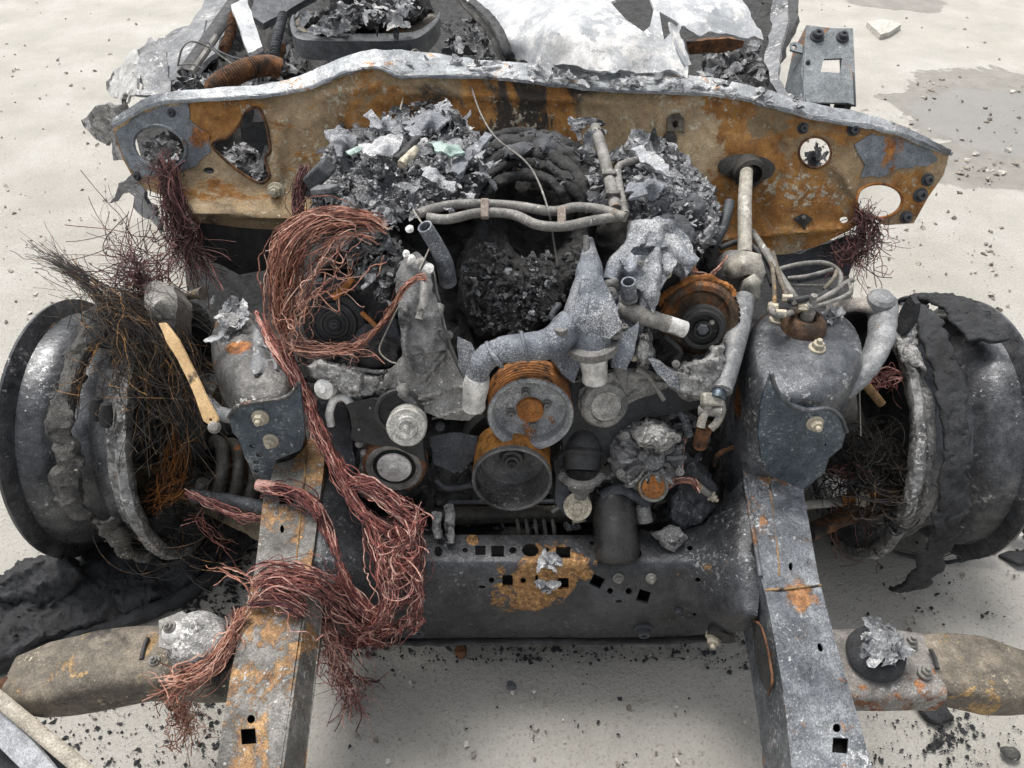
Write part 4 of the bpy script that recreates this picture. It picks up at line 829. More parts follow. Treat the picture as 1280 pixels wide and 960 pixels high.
for k, (a, x) in enumerate(((52, .045), (50, .028))):
    p = cL + axL * x + np.array([0, -math.cos(R(a)), math.sin(R(a))]) * (R0 + .008)
    V, F = lathe([(0, -.024), (.009, -.02), (.012, 0), (.009, .02), (0, .024)], p, (0.2, .4, 1), 12); mk('rubber_lug', V + n3(V, 60, 2, k) * .003, F, m_rubber, wl)
# right wheel: rubber strips
band(cR, axR, R0 + .008, .12, .19, 80, 155, 'tyre_skin', m_rubber, wr, .004, .011, 13)
band(cR, axR, R0 + .012, .035, .085, -32, 104, 'tyre_strip', m_rubber, wr, .002, .007, 15, sag=[.05, .025, .01, 0, 0, 0])
band(cR, axR, R0 - .004, .0, .03, 70, 120, 'ash_crust', m_ash, wr, .012, .02, 17)
def rag(pts, ws, name, mat, parent, seed, n=50, m=7, up=(1, 0, 0), amp=.008, th=.008):
    p = spline(pts, n); w_ = np.interp(np.linspace(0, 1, n), np.linspace(0, 1, len(ws)), ws); V = []
    for k, u in enumerate(np.linspace(-1, 1, m)): V.append(p + np.asarray(up)[None] * (w_ * u)[:, None])
    V = np.concatenate(V); V = V + n3(V, 24, 4, seed) * amp
    F = np.array([(k * n + i, k * n + i + 1, (k + 1) * n + i + 1, (k + 1) * n + i) for k in range(m - 1) for i in range(n - 1)])
    o = mk(name, V, F, mat, parent); s = o.modifiers.new('s', 'SOLIDIFY'); s.thickness = th; s.offset = 0; return o
rag([P(1235, 615, .16), P(1232, 660, .09), P(1228, 690, .03), P(1205, 700, .012), P(1180, 702, .006)], [.045, .04, .03, .018, .004], 'tyre_strip', m_rubber, wr, 31, up=(.9, -.1, .25))
rag([P(1262, 630, .10), P(1285, 650, .06), P(1300, 690, .015), P(1260, 700, .008)], [.02, .035, .03, .02], 'tyre_strip', m_rubber, wr, 32, up=(.4, -.8, .2))
V, F = plate([(1118, 408), (1128, 386), (1137, 368), (1146, 378), (1142, 400), (1130, 418)], [], plane(P(1118, 410, .53), P(1146, 378, .60), P(1130, 380, .58)), .01, 6, crease(.006, 30, 3)); tag(mk('rubber_shard', V, F, m_rubber), 'small pointed shard of black rubber sticking up before the ringed rim', 'rubber scrap')
# bead wires under the right rim
rs = np.random.RandomState(4); Q = []
for k in range(16):
    b = rs.randn(3) * [.004, .006, .004]; Q.append(spline(np.array([P(1120, 690, .02), P(1150, 696, .015), P(1185, 690, .02), P(1215, 672, .05)]) + b, 24))
V, F, T = wires(np.array(Q), .0012); mk('bead_wire', V, F, m_dwire, wr, tone=T * .5)

# burnt tyre tread lying on the ground at the left
TS = relief([(0, 735, .02), (40, 745, .05), (60, 705, .03), (100, 720, .06), (100, 680, .03), (170, 720, .04), (200, 690, .03), (260, 690, .03), (300, 668, .03), (240, 730, .025), (160, 765, .03), (80, 785, .035), (0, 800, .05), (-40, 820, .05)])
V, F = heap([(-60, 735), (20, 738), (55, 700), (90, 668), (200, 682), (262, 645), (300, 640), (315, 668), (280, 702), (238, 738), (175, 768), (110, 790), (50, 812), (0, 838), (-60, 850)], TS, .026, 17, 6, 2.6, .035, 10, 41, True)
tread = mk('tyre_tread', V, F, m_rubber, angle=80); tag(tread, 'flattened black tyre tread lying on the concrete below the cord-covered wheel', 'burnt tyre')
V, F = heap([(-10, 722), (30, 700), (70, 690), (100, 700), (112, 722), (95, 748), (60, 764), (20, 762), (-20, 752)], relief([(0, 735, .07), (40, 725, .10), (80, 725, .10), (50, 750, .07), (100, 735, .07)]), .022, 18, 5, 2.4, .06, 12, 43, True)
mk('curled_flap', V, F, m_rubber, tread, angle=80)
rim_pts = np.array([P(320, 655, .02), P(285, 700, .02), P(240, 738, .02), P(175, 770, .02), P(100, 795, .02), P(40, 815, .02), P(-10, 838, .02)])
mk('tread_edge', *tube(rim_pts, .016, 60, 10, rough=.006), m_rubber, tread)
# ------------------------------------------------------------------ engine
_ey = np.array([100, 200, 250, 300, 350, 400, 450, 510, 600, 650, 700]); _ez = np.array([.79, .78, .76, .73, .70, .66, .61, .54, .42, .36, .30])
def EZ(py, off=0.): return float(np.interp(py, _ey, _ez)) + off
def E(px, py, off=0.): return P(px, py, EZ(py, off))
def ES(off=0.):
    def z(uv): return np.interp(np.asarray(uv, float).reshape(-1, 2)[:, 1], _ey, _ez) + off
    def f(uv): return PZ(uv, z(uv))
    f.z = z; f.n = unit((0, -.8, .6)); return f
def Ep(pts, off=0.): return np.array([E(*(p if len(p) == 3 else (*p, off))) for p in pts])
AX = unit((.0, -.985, .17))
under = mk('underbody_shade', *plate([(230, 300), (330, 275), (700, 280), (1050, 300), (1070, 380), (1030, 500), (960, 600), (930, 668), (520, 672), (400, 640), (330, 560), (255, 440)], [], relief([(250, 300, .16), (1050, 300, .18), (700, 300, .2), (640, 500, .2), (330, 560, .22), (960, 600, .25), (520, 670, .24), (900, 670, .25), (250, 420, .16), (1060, 380, .2)]), .01, 30, crease(.03, 9, 3)), m_char, frame)  # dark sheet added for underbody parts and the shade in gaps round the engine
eng = thing('engine', 'burnt-out V8 engine with pulleys and grey castings, half buried in char', 'engine', E(650, 480, -.25))
V, F = heap([(378, 300), (392, 245), (470, 185), (600, 158), (760, 165), (870, 200), (905, 280), (915, 400), (905, 520), (890, 600), (850, 668), (720, 672), (560, 672), (520, 645), (430, 625), (395, 540), (368, 440), (370, 350)],
            relief([(400, 300, .56), (500, 220, .64), (660, 180, .68), (860, 240, .62), (640, 300, .60), (640, 400, .52), (400, 420, .50), (460, 540, .36), (640, 540, .36), (640, 640, .27), (880, 420, .48), (860, 540, .38), (840, 640, .28), (520, 640, .28), (560, 430, .56), (740, 420, .56)]), .05, 11, 5, 4, .12, 20, 3)
mk('block', V, F, m_char, eng, angle=80)

# intake: rib-like charred arches, hollow plenum, char valley
for k, (rad, z, rp) in enumerate(((58, .755, 9), (72, .765, 9), (86, .77, 10), (99, .768, 9), (111, .755, 8))):
    a = np.radians(np.linspace(178 - 4 * k, 2 + 5 * k, 16)); uv = np.stack([656 + rad * 1.02 * np.cos(a), 275 - rad * .98 * np.sin(a)], 1)
    p = PZ(uv, z - .05 * (1 - np.sin(a)) ** 2 * 1.4); V, F = tube(p, L(rp, p[8]), 70, 14, flat=.75, rough=.007, seed=k)
    mk('intake_rib', V + n3(V, 160, 2, k) * .002, F, m_char, eng, angle=80)
V, F = heap([(572, 330), (590, 270), (600, 228), (640, 215), (646, 240), (640, 290), (650, 320), (690, 322), (706, 300), (700, 240), (720, 230), (745, 280), (735, 330), (700, 385), (670, 420), (600, 425), (575, 390)],
            relief([(580, 330, .66), (600, 270, .70), (620, 225, .74), (660, 270, .60), (660, 330, .66), (640, 370, .63), (600, 400, .60), (680, 400, .60), (735, 280, .70), (720, 330, .66), (710, 240, .73)]), .014, 44, 6, 2.2, .05, 10, 5)
mk('char_mound', V, F, m_char, eng, angle=80)
m_foldc = burnt('folded_char_sheet', G(.018, .1), G(.11, .1), sc=12, ash=.25, asc=200, ashc=(.30, .31, .33), rough=.7, bump=.8)
for k, (o, z0, z1) in enumerate(((((610, 175), (650, 158), (700, 165), (730, 190), (735, 215), (700, 195), (660, 182)), .76, .80), (((572, 250), (590, 215), (630, 195), (640, 210), (610, 230), (590, 262)), .74, .79), (((590, 205), (625, 180), (690, 178), (680, 190), (630, 196), (600, 225)), .77, .80))):
    c = np.mean(o, 0); V, F = plate(o, [], relief([(x, y, z0) for x, y in o] + [(c[0], c[1], z1)]), .008, 5, crease(.012, 28, 50 + k), fine=3, seed=k); mk('char_sheet', V, F, m_foldc, eng, angle=60)

# heater pipes across the top, with their brackets
hp = mk('heater_pipe', *tube(PZ([(522, 268), (545, 260), (580, 255), (640, 257), (690, 264), (720, 259), (752, 262), (782, 272)], [.79] * 8), L(6.2, P(650, 260, .79)), 60, 14), m_pipe, eng)
hp2 = mk('heater_pipe', *tube(PZ([(534, 272), (560, 274), (600, 266), (640, 268), (672, 281), (705, 283), (740, 276), (780, 270)], [.785] * 8), L(6.2, P(650, 270, .785)), 60, 14), m_pipe, eng)
for px, py in ((606, 261), (702, 272)): mk('pipe_clip', *box(P(px, py, .793), (.013, .032, .012), [(1, 0, 0), (0, .8, .6), (0, -.6, .8)]), burnt('clip_%d' % px, (.18, .14, .12), (.32, .27, .23), rust=.3, rough=.7), hp, bevel=.002)
mk('heater_pipe', *tube(PZ([(744, 160), (752, 185), (762, 225), (770, 262)], [.80, .80, .79, .785]), L(7.5, P(760, 220, .79)), 30, 14), m_pipe, eng)
mk('heater_pipe', *tube(PZ([(797, 200), (782, 204), (772, 212), (776, 240), (782, 268)], [.80, .80, .795, .79, .785]), L(5, P(776, 240, .79)), 40, 12), m_pipe, eng)
for py in (219, 243): mk('pipe_clip', *box(P(761 + (py - 219) * .2, py, .795), (.024, .006, .022), [(1, 0, 0), (0, .8, .6), (0, -.6, .8)]), m_pipe, eng, bevel=.001)

# coolant crossover: left outlet, body, stem, thermostat
g0 = E(690, 432, .03)
p = np.array([E(716, 405, .045), E(690, 428, .05), E(655, 434, .05), E(625, 438, .052), E(604, 452, .05), E(594, 478, .04)])
cr = mk('coolant_crossover', *tube(p, [L(21, g0), L(19.5, g0), L(17, g0), L(16, g0), L(15.5, g0), L(14, g0)], 60, 22, rough=.0025), m_alu, eng)
mk('outlet_collar', *tube(np.array([E(597, 470, .046), E(595, 482, .042), E(592.5, 500, .034), E(592, 508, .03)]), [L(15, g0), L(16.5, g0), L(14.5, g0), L(15.5, g0)], 24, 24, hollow=.78), m_white, eng)
p = np.array([E(738, 300, .02), E(737, 318, .025), E(737, 345, .03), E(733, 380, .035), E(728, 408, .035)])
mk('coolant_stem', *tube(p, [L(5, g0), L(11, g0), L(18, g0), L(25, g0), L(29, g0)], 40, 22, rough=.0025), m_alu, eng)
mk('sensor_tip', *tube(np.array([E(734, 318, .03), E(733, 306, .035), E(732, 294, .04)]), [L(4.5, g0), L(4.5, g0), L(3.4, g0)], 12, 12, hollow=.6), m_alu2, eng)
a0, a1 = E(736, 392, .045), E(743, 444, .042)
mk('thermostat_housing', *tube(np.array([a0, (a0 + a1) / 2, a1]), [L(28, g0), L(26, g0), L(22, g0)], 24, 26, rough=.0018), m_alu, eng)
ta = unit(E(744, 470, .03) - E(741, 430, .045)); fl = E(741, 432, .045)
V, F = lathe([(0, -.006), (L(31, g0), -.006), (L(32, g0), 0), (L(31, g0), .007), (L(22, g0), .010), (L(17, g0), .014)], fl, ta, 36); th = mk('thermostat_flange', V, F, m_alu2, eng, bevel=.001)
mk('thermostat_neck', *tube(np.array([fl, E(742, 450, .038), E(743.5, 466, .03), E(744, 474, .027)]), [L(17, g0), L(17.5, g0), L(16, g0), L(17, g0)], 24, 26, hollow=.8), m_white, eng)
for px, py, o in ((703, 424, .055), (769, 417, .05)):
    q = E(px, py, o); mk('flange_ear', *lathe([(0, -.02), (L(9, q), -.02), (L(9, q), .004), (0, .006)], q, ta, 16), m_alu2, th); bolt(th, px, py, EZ(py, o + .004), 7, 'cap', ta)
V, F = plate([(722, 355), (748, 352), (765, 385), (772, 415), (758, 428), (732, 424), (712, 408)], [], ES(.036), .025, 7, crease(.003, 30, 4), back=(0, .03, -.03)); mk('housing_web', V, F, m_alu, eng)

mk('casting_ridge', *tube(np.array([E(738, 340, .052), E(735, 370, .06), E(730, 400, .062)]), L(2.5, g0), 20, 8), m_alu, eng)
for a_, b_ in (((660, 432, .05), (652, 434, .05)), ((622, 441, .053), (614, 446, .053))):
    q0, q1 = E(*a_), E(*b_); mk('casting_ring', *lathe([(L(15, g0), -.004), (L(19.5, g0), -.002), (L(19.5, g0), .002), (L(15, g0), .004)], (q0 + q1) / 2, q1 - q0, 28), m_alu, eng)
# T-pipe on the right
tp = E(786, 375, .03)
mk('branch_pipe', *tube(np.array([E(786, 398, .02), E(786, 378, .03), E(786, 364, .045), E(785.5, 352, .055)]), [L(13, tp), L(11, tp), L(9.5, tp), L(9, tp)], 20, 18, hollow=.76), m_alu, eng)
mk('pipe_bead', *lathe([(L(9, tp), -.003), (L(11.5, tp), 0), (L(9, tp), .003)], E(786, 372, .038), unit(E(785.5, 352, .055) - E(786, 378, .03)), 20), m_alu2, eng)
mk('branch_pipe', *tube(np.array([E(776, 385, .03), E(800, 394, .035), E(825, 402, .035), E(852, 411, .03)]), [L(11, tp), L(11.5, tp), L(10.5, tp), L(10, tp)], 30, 18, rough=.0015), m_pipe, eng)
mk('pipe_end', *tube(np.array([E(835, 405, .034), E(856, 412, .030)]), L(10.6, tp), 8, 18, hollow=.7), m_white, eng)
# right bank front: manifold runners, web and bolts
for pts, r, m_ in ((((800, 285), (796, 310), (775, 330), (762, 352)), 17, m_alu), (((812, 300), (808, 330), (810, 360), (806, 386)), 15, m_alu), (((830, 310), (845, 330), (862, 340)), 14, m_alu), (((768, 350), (760, 362)), 11, m_alu2)):
    q = Ep(pts, .03); V, F = tube(q, [L(r, q[0]), L(r * .95, q[1]), L(r * .6, q[-1])], 30, 18, rough=.0035); mk('manifold_runner', V, F, m_, eng)
V, F = plate([(785, 290), (820, 278), (850, 300), (864, 330), (850, 352), (838, 335), (824, 362), (812, 395), (800, 372), (780, 360), (770, 330)], [], ES(.018), .02, 3.2, lambda V, v: crease(.006, 26, 6)(V, v) + np.array([0, -.7, .7])[None] * feat(v, [(800, 300, 782, 345, 9, .016), (815, 300, 808, 375, 9, .018), (835, 310, 852, 335, 8, .014), (832, 341, 832, 342, 11, .016), (798, 292, 830, 290, 8, .012), (790, 322, 806, 318, 5, -.008)])[:, None], back=(0, .03, -.03), fine=2); mk('manifold_web', V, F, m_alu, eng)
bolt(eng, 832, 341, EZ(341, .036), 8, 'cream', (0, -.5, 1)); bolt(eng, 780, 411, EZ(411, .035), 7, 'cap', (0, -.3, 1)); bolt(eng, 764, 366, EZ(366, .045), 7, 'cap', (-.1, -.8, .5)); bolt(eng, 792, 447, EZ(447, .03), 5, 'cream', (0, -.8, .6))
V, F = plate([(760, 430), (782, 415), (795, 405), (790, 440), (780, 462), (764, 458)], [], ES(.03), .012, 6, crease(.004, 30, 7), back=(0, .02, -.02)); mk('timing_web', V, F, m_alu, eng)
# timing gears
def disc(px, py, off, prof, mat, name, ax=AX, seg=44, parent=eng, rough=0):
    c = E(px, py, off); s = L(1, c); V, F = lathe([(r * s, d * s) for r, d in prof], c, ax, seg)
    if rough: V = V + n3(V, 80, 3, int(px)) * rough
    return mk(name, V, F, mat, parent, angle=32)
gR = unit((-.12, -.93, .30))
m_gear = burnt('brown_gear', (.035, .024, .016), (.15, .095, .055), sc=30, rust=.25, rough=.55, metal=.2)
disc(874, 398, -.01, [(0, -14), (46, -14), (48, -8), (48, 0), (44, 4), (38, 5), (34, 2), (0, 2)], m_gear, 'cam_gear', gR)
tooth = []
c = E(874, 398, -.01); s = L(1, c); a_ = unit(np.cross([0, 0, 1], gR)); b_ = np.cross(gR, a_)
mb = MB()
for k in range(44):
    th_ = k / 44 * 2 * np.pi; d = math.cos(th_) * a_ + math.sin(th_) * b_; e = -math.sin(th_) * a_ + math.cos(th_) * b_
    mb.add(*box(c + d * s * 48 - gR * s * 6, (s * 5, s * 3.2, s * 9), [d, e, gR]))
mb.build('gear_teeth', m_rustd, eng, smooth=False)
q = [c + (math.cos(t_) * a_ + math.sin(t_) * b_) * s * 50 - gR * s * 5 for t_ in np.radians(np.linspace(38, 165, 20))]
mk('timing_chain', *tube(np.array(q), L(4.2, c), 90, 8, rough=.006), m_rust, eng)
mk('timing_chain', *tube(Ep([(846, 372), (866, 346), (858, 330)], -.02), L(5, c), 30, 8, rough=.006), m_rust, eng)
disc(878, 411, .012, [(0, 2), (9, 2), (9, 6), (11, 6), (12, -2), (20, -2), (20, 5), (22, 6), (25, 6), (26, 1), (29, 0), (30, -8)], m_black, 'gear_hub', gR)
disc(878, 411, .016, [(0, 6), (6, 6), (8, 3)], m_dkst, 'hub_bolt', gR, 6); bolt(eng, 890, 403, EZ(403, .018), 3.5, 'grey', gR)
disc(838, 372, -.02, [(0, 3), (34, 3), (38, 0), (40, -6)], m_char2, 'timing_plate', gR)
for px, py in ((824, 375), (844, 386), (832, 398), (852, 352), (832, 338)): bolt(eng, px, py, EZ(py, -.012), 5, 'dark', gR)
gL = unit((.10, -.90, .42)); 
disc(418, 405, 0, [(0, 4), (7, 4), (9, 1), (14, 1), (15, 3), (18, 3), (19, 0), (23, 0), (24, 3), (27, 3), (29, -1), (36, -1), (39, -4), (40, -12)], m_char2, 'cam_gear', gL); bolt(eng, 418, 406, EZ(406, .006), 7, 'dark', gL)
disc(462, 375, -.01, [(0, 3), (38, 3), (42, -2), (43, -12)], m_char2, 'cam_gear', gL)
for px, py in ((452, 385), (464, 393), (486, 440)): bolt(eng, px, py, EZ(py, .0), 4.5, 'dark', gL)
for k, (poly, m_, am) in enumerate((([(380, 372), (395, 345), (430, 335), (450, 340), (432, 375), (400, 385)], m_foldc, .012), ([(445, 370), (448, 338), (470, 318), (500, 315), (508, 345), (490, 370), (475, 378)], m_foldc, .014), ([(395, 345), (430, 290), (470, 280), (500, 300), (480, 325), (440, 345)], m_char, .018), ([(440, 440), (480, 420), (505, 430), (505, 462), (480, 466), (450, 462)], m_char, .012))):
    V, F = heap(poly, ES(.012), am, 30, 5, 2.4, .03, 9, 60 + k); mk('char_crust', V, F, m_, eng, angle=80)
mk('rusty_arm', *tube(Ep([(415, 372), (428, 362), (440, 348)], .02), L(6, E(430, 360)), 16, 8, flat=.5, rough=.002), m_rust, eng)
mk('rusty_arm', *tube(Ep([(452, 391), (462, 400), (470, 408)], .01), L(3, E(430, 360)), 10, 8), m_rust, eng)

# left timing cover casting
TC = ES(.012)
cast = [(500, 352), (508, 328), (522, 320), (538, 331), (546, 345), (543, 368), (552, 385), (557, 415), (566, 445), (580, 475), (592, 492), (604, 520), (596, 548), (560, 552), (536, 545), (512, 520), (500, 498), (470, 490), (452, 502), (428, 494), (412, 478), (390, 470), (384, 460), (394, 450), (420, 458), (442, 462), (462, 467), (486, 467), (500, 456), (508, 444), (507, 420), (505, 396)]
TF = [(520, 345, 512, 395, 12, .008), (545, 402, 541, 436, 9, .008), (530, 476, 559, 441, 2.6, .007), (536, 480, 563, 447, 2.2, .006), (528, 497, 592, 480, 2.6, .007), (532, 503, 592, 490, 2.2, .006), (540, 522, 592, 508, 2.4, .006),
      (520, 470, 512, 440, 3.5, .008), (512, 440, 515, 400, 3.5, .008), (561, 419, 561, 420, 7, .014), (508, 487, 508, 488, 9, .012), (462, 480, 486, 474, 8, .008), (440, 478, 430, 474, 10, .010), (408, 462, 400, 460, 8, .010), (575, 535, 575, 536, 9, .006), (556, 500, 575, 492, 9, -.004), (525, 440, 530, 460, 8, -.005)]
tcb = lambda V, v: np.array([0, -.75, .6])[None] * (feat(v, TF) + .0012 * fbm(V, 40, 3, 5) + .002 * fbm(V, 14, 2, 8) - .010 * np.clip((v[:, 0] - 556) / 40, 0, 1))[:, None] + (crease(.006, 34, 7)(V, v)) * ((v[:, 0] < 500) & (v[:, 1] > 448))[:, None]
m_neck = burnt('dark_neck_alloy', (.045, .046, .048), (.20, .20, .20), sc=16, ash=.24, asc=160, ashc=(.42, .42, .41), soot=.25, ssc=16, rough=.55, metal=.2, bump=.6)
m_boss = burnt('pale_boss_alloy', (.14, .137, .13), (.40, .39, .37), sc=20, ash=.2, asc=180, ashc=(.5, .5, .48), soot=.14, ssc=16, grime=.5, rough=.5, metal=.2)
o1 = [(502, 352), (509, 328), (522, 320), (538, 331), (546, 345), (543, 368), (552, 385), (557, 415), (562, 438), (508, 446), (507, 420), (505, 396)]
o2 = [(506, 446), (562, 436), (572, 458), (584, 480), (596, 498), (600, 514), (588, 524), (560, 522), (532, 512), (512, 502), (500, 490), (486, 480), (488, 466)]
V, F = plate(o2, [], TC, .02, 3.2, tcb, back=(0, .03, -.025), fine=.6, seed=2); tcov = mk('timing_cover', V, F, m_alu2, eng, angle=35)
V, F = plate(o1, [], ES(.020), .02, 3.2, lambda V, v: np.array([0, -.75, .6])[None] * (feat(v, TF) + .005 * fbm(V, 30, 3, 5))[:, None] + crease(.004, 40, 9)(V, v), back=(0, .035, -.03), fine=1.6, seed=4); mk('cover_neck', V, F, m_neck, tcov, angle=45)
V, F = heap([(384, 460), (394, 450), (420, 458), (442, 462), (462, 467), (488, 464), (500, 480), (498, 500), (470, 494), (452, 504), (428, 496), (412, 480), (390, 471)], ES(.022), .010, 46, 5, 1.8, .03, 5, 82); mk('cover_arm', V, F, m_ash, tcov, angle=80)
for pts, r, m_ in ((((520, 345), (516, 368), (512, 392)), 12, m_alu2), (((530, 350), (530, 375), (524, 400)), 11, m_alu2), (((535, 335), (531, 345)), 10, m_alu2), (((544, 405), (542, 425), (540, 437)), 11, m_alu2), (((549, 380), (545, 398)), 9, m_alu2), (((513, 350), (522, 332), (530, 326)), 10, m_alu)):
    q = Ep(pts, .042); mk('boss', *tube(q, [L(r * .75, q[0]), L(r * .8, q[0]), L(r * .72, q[0])], 18, 16, hollow=.45, rough=.0008), m_boss, tcov)
for px, py, r, k in ((540, 437, 5, 'cap'), (561, 419, 5.5, 'cap'), (508, 487, 6, 'cap'), (550, 533, 6, 'dark'), (535, 371, 6.5, 'cream'), (547, 394, 5, 'cap')): bolt(tcov, px, py, EZ(py, .030), r, k, (0, -.8, .6))
for px, py, r in ((507, 317, 5), (514, 325, 5.5), (512, 286, 5), (535, 336, 6)):
    q = E(px, py, .06); V, F = lathe([(0, -.006), (L(r, q), -.003), (L(r, q), .003), (0, .007)], q, (0.2, -.6, .8), 14); mk('melted_plug', V + n3(V, 90, 2, px) * .003, F, m_white, tcov)
for x0, y0, x1, y1 in ((530, 476, 560, 440), (537, 481, 565, 447), (528, 497, 592, 480), (532, 503, 592, 490), (540, 523, 594, 508), (519, 470, 511, 440)):
    a, b = E(x0, y0, .020), E(x1, y1, .016); mk('rib', *box((a + b) / 2, (np.linalg.norm(b - a), .004, .012), [b - a, np.cross([0, -.75, .6], b - a), (0, -.75, .6)]), m_alu2, tcov, bevel=.001)
# gasket edge round the cover
mk('gasket_edge', *tube(TC(np.array([(504, 352), (512, 328), (538, 336), (546, 368), (556, 412), (568, 446), (584, 478), (602, 518)])) + [0, -.003, .004], .0035, 70, 8), m_pipe, tcov)
mk('gasket_edge', *tube(TC(np.array([(506, 396), (508, 430), (506, 446), (488, 464), (460, 464), (424, 458), (396, 452)])) + [0, -.003, .004], .0035, 60, 8, rough=.002), m_ash, tcov)
# steel hose stub
q = np.array([E(560, 352, .0), E(556, 330, .03), E(546, 308, .05), E(531, 283, .075)]); mk('coolant_hose_stub', *tube(q, [L(11, q[0]), L(10.5, q[0]), L(9.5, q[0]), L(9, q[0])], 36, 18, hollow=.78), m_alu, eng)
# ash casting and plug at the lower left
disc(406, 486, .03, [(0, 8), (4, 8), (5, 5), (13, 3), (14, -4), (12, -14)], m_white, 'threaded_plug', unit((-.2, -.8, .45)), 16, rough=.001)
mk('hook_pipe', *tube(Ep([(442, 508), (430, 497), (418, 500), (412, 516), (414, 532)], .02), L(5, E(420, 510)), 30, 10), m_white, eng)
for k, poly in enumerate(([(384, 458), (400, 448), (430, 458), (455, 470), (452, 498), (430, 494), (410, 480), (392, 472)], )):
    V, F = heap(poly, ES(.036), .010, 50, 5, 2, .02, 6, 80 + k); mk('ash_crust', V, F, m_ash, eng, angle=80)

# water pump pulley
m_wp = burnt('pulley_grey', (.13, .14, .15), (.33, .34, .35), sc=18, ash=.38, asc=300, ashc=(.5, .5, .5), rust=.18, rsc=14, grime=.4, rough=.55, metal=.2, bump=.3)
c = E(663, 519, .03); s = L(1, c); 
gro = [(54, 0), (54.5, -3)]
for k in range(6): gro += [(53, -5 - k * 6.2), (50, -6.5 - k * 6.2), (50, -8 - k * 6.2), (53, -9.5 - k * 6.2)]
gro += [(55, -44), (55, -48), (50, -50), (0, -50)]
wpp = mk('water_pump_pulley', *lathe([(r * s, d * s) for r, d in gro], c, AX, 64), burnt('rusty_grooves', (.12, .055, .02), (.38, .17, .05), sc=40, mid=(.24, .10, .03), soot=.30, ssc=30, ash=.2, asc=120, ashc=(.42, .36, .28), rough=.7, metal=.1), eng, angle=30)
mk('pulley_face', *lathe([(54 * s, 0), (53 * s, 2 * s), (49 * s, 2 * s), (46 * s, -2 * s), (45 * s, -16 * s), (38 * s, -19 * s), (20 * s, -17 * s), (17 * s, -14 * s), (0, -14 * s)], c, AX, 64), m_wp, wpp, angle=30)
mk('pulley_hub', *lathe([(18 * s, -15 * s), (17 * s, -9 * s), (15 * s, -8 * s), (0, -8 * s)], c, AX, 28), m_rust, wpp, angle=30)
pl_ = np.cross(AX, [1, 0, 0]); xx = np.array([1., 0, 0])
for dx, dy in ((-6, 24), (21, 6), (-24, -7), (4, -24)):
    q = c + (xx * dx - pl_ * dy * (-1 if pl_[2] < 0 else 1) * -1) * s - AX * 16 * s; M = Matrix.Translation(Vector(q)) @ Vector(AX).to_track_quat('Z', 'Y').to_matrix().to_4x4() @ Matrix.Diagonal((6 * s, 6 * s, 8 * s, 1)); link('bolt', BM['cap'], wpp, M)
# crank pulley
c = E(640, 600, .03); s = L(1, c)
ckp = mk('crank_pulley', *lathe([(r * s, d * s) for r, d in ((49, 0), (50, -4), (50, -14), (49, -18), (49, -42), (50.5, -46), (50.5, -56), (44, -60), (0, -60))], c, AX, 64), burnt('orange_pulley_rim', (.16, .07, .02), (.52, .25, .055), sc=30, mid=(.36, .155, .035), soot=.24, ssc=26, grime=.4, rough=.8), eng, angle=30)
mk('pulley_bowl', *lathe([(r * s, d * s) for r, d in ((50, -6), (50.2, 1), (48, 2), (46, 0), (45, -24), (41, -42), (30, -47), (16, -48), (14, -40), (10, -39), (9, -34), (0, -34))], c, AX, 64), burnt('bowl_steel', (.045, .045, .045), (.20, .195, .19), sc=18, ash=.26, asc=180, ashc=(.4, .4, .39), soot=.2, rust=.12, rough=.55, metal=.2), ckp, angle=30)
q = c - AX * 36 * s; link('bolt', BM['dark'], ckp, Matrix.Translation(Vector(q)) @ Vector(AX).to_track_quat('Z', 'Y').to_matrix().to_4x4() @ Matrix.Diagonal((9 * s,) * 3 + (1,)))
disc(660, 575, -.09, [(0, 2), (78, 2), (84, 0), (86, -10), (86, -40)], m_black, 'front_cover', AX)
m_caplt = burnt('pale_cap', (.24, .235, .22), (.50, .49, .46), sc=30, grime=.4, rough=.5, metal=.2)
# idler and tensioner on the left
idl = disc(493, 583, .02, [(39, -26), (40, -22), (40, -12), (38, -10), (38, -4), (40, -2), (39, 2), (35, 3)], m_rustd, 'idler_pulley', AX)
disc(493, 583, .02, [(36, 1), (35, 4), (30, 4), (29, 1), (27, 1)], m_pipe, 'pulley_ring', AX, parent=idl); disc(493, 583, .02, [(28, 1), (26, -2), (24, -2), (22, 2)], m_black, 'pulley_seal', AX, parent=idl); disc(493, 583, .02, [(22.5, 0), (21, 4), (6, 5), (5, 8), (0, 8)], m_white, 'pulley_cap', AX, parent=idl)
disc(499, 516, .045, [(31, -18), (31, -2), (29, 0), (26, 0), (25, -6), (0, -6)], m_black, 'tensioner_ring', unit((.05, -.9, .45)))
disc(508, 534, .066, [(25, -26), (25, 0), (23, 2), (15, 2), (14, 4), (9, 4), (8, 2), (4, 2), (3, 5), (0, 5)], m_caplt, 'tensioner_cap', unit((.05, -.86, .5)), rough=.001)
V, F = plate([(440, 505), (470, 498), (500, 505), (530, 540), (535, 575), (505, 560), (470, 555), (448, 545)], [], ES(-.0), .02, 8, crease(.006, 26, 9), back=(0, .03, -.03)); ten = mk('tensioner_bracket', V, F, m_black, eng)
for pts, r in ((((448, 508), (468, 500), (486, 503)), 4), (((455, 535), (470, 522), (480, 512)), 3), (((446, 530), (442, 545), (452, 552)), 4)): mk('tensioner_arm', *tube(Ep(pts, .02), L(r, E(460, 520)), 14, 8), m_dkst, ten)
for px, py in ((464, 509), (450, 536), (449, 555), (455, 566)): bolt(ten, px, py, EZ(py, .022), 5, 'grey', (0, -.8, .6))
m_caplt2 = burnt('pale_cover_alloy', (.14, .137, .13), (.40, .39, .37), sc=14, soot=.2, ssc=12, grime=.5, rough=.5, metal=.2)
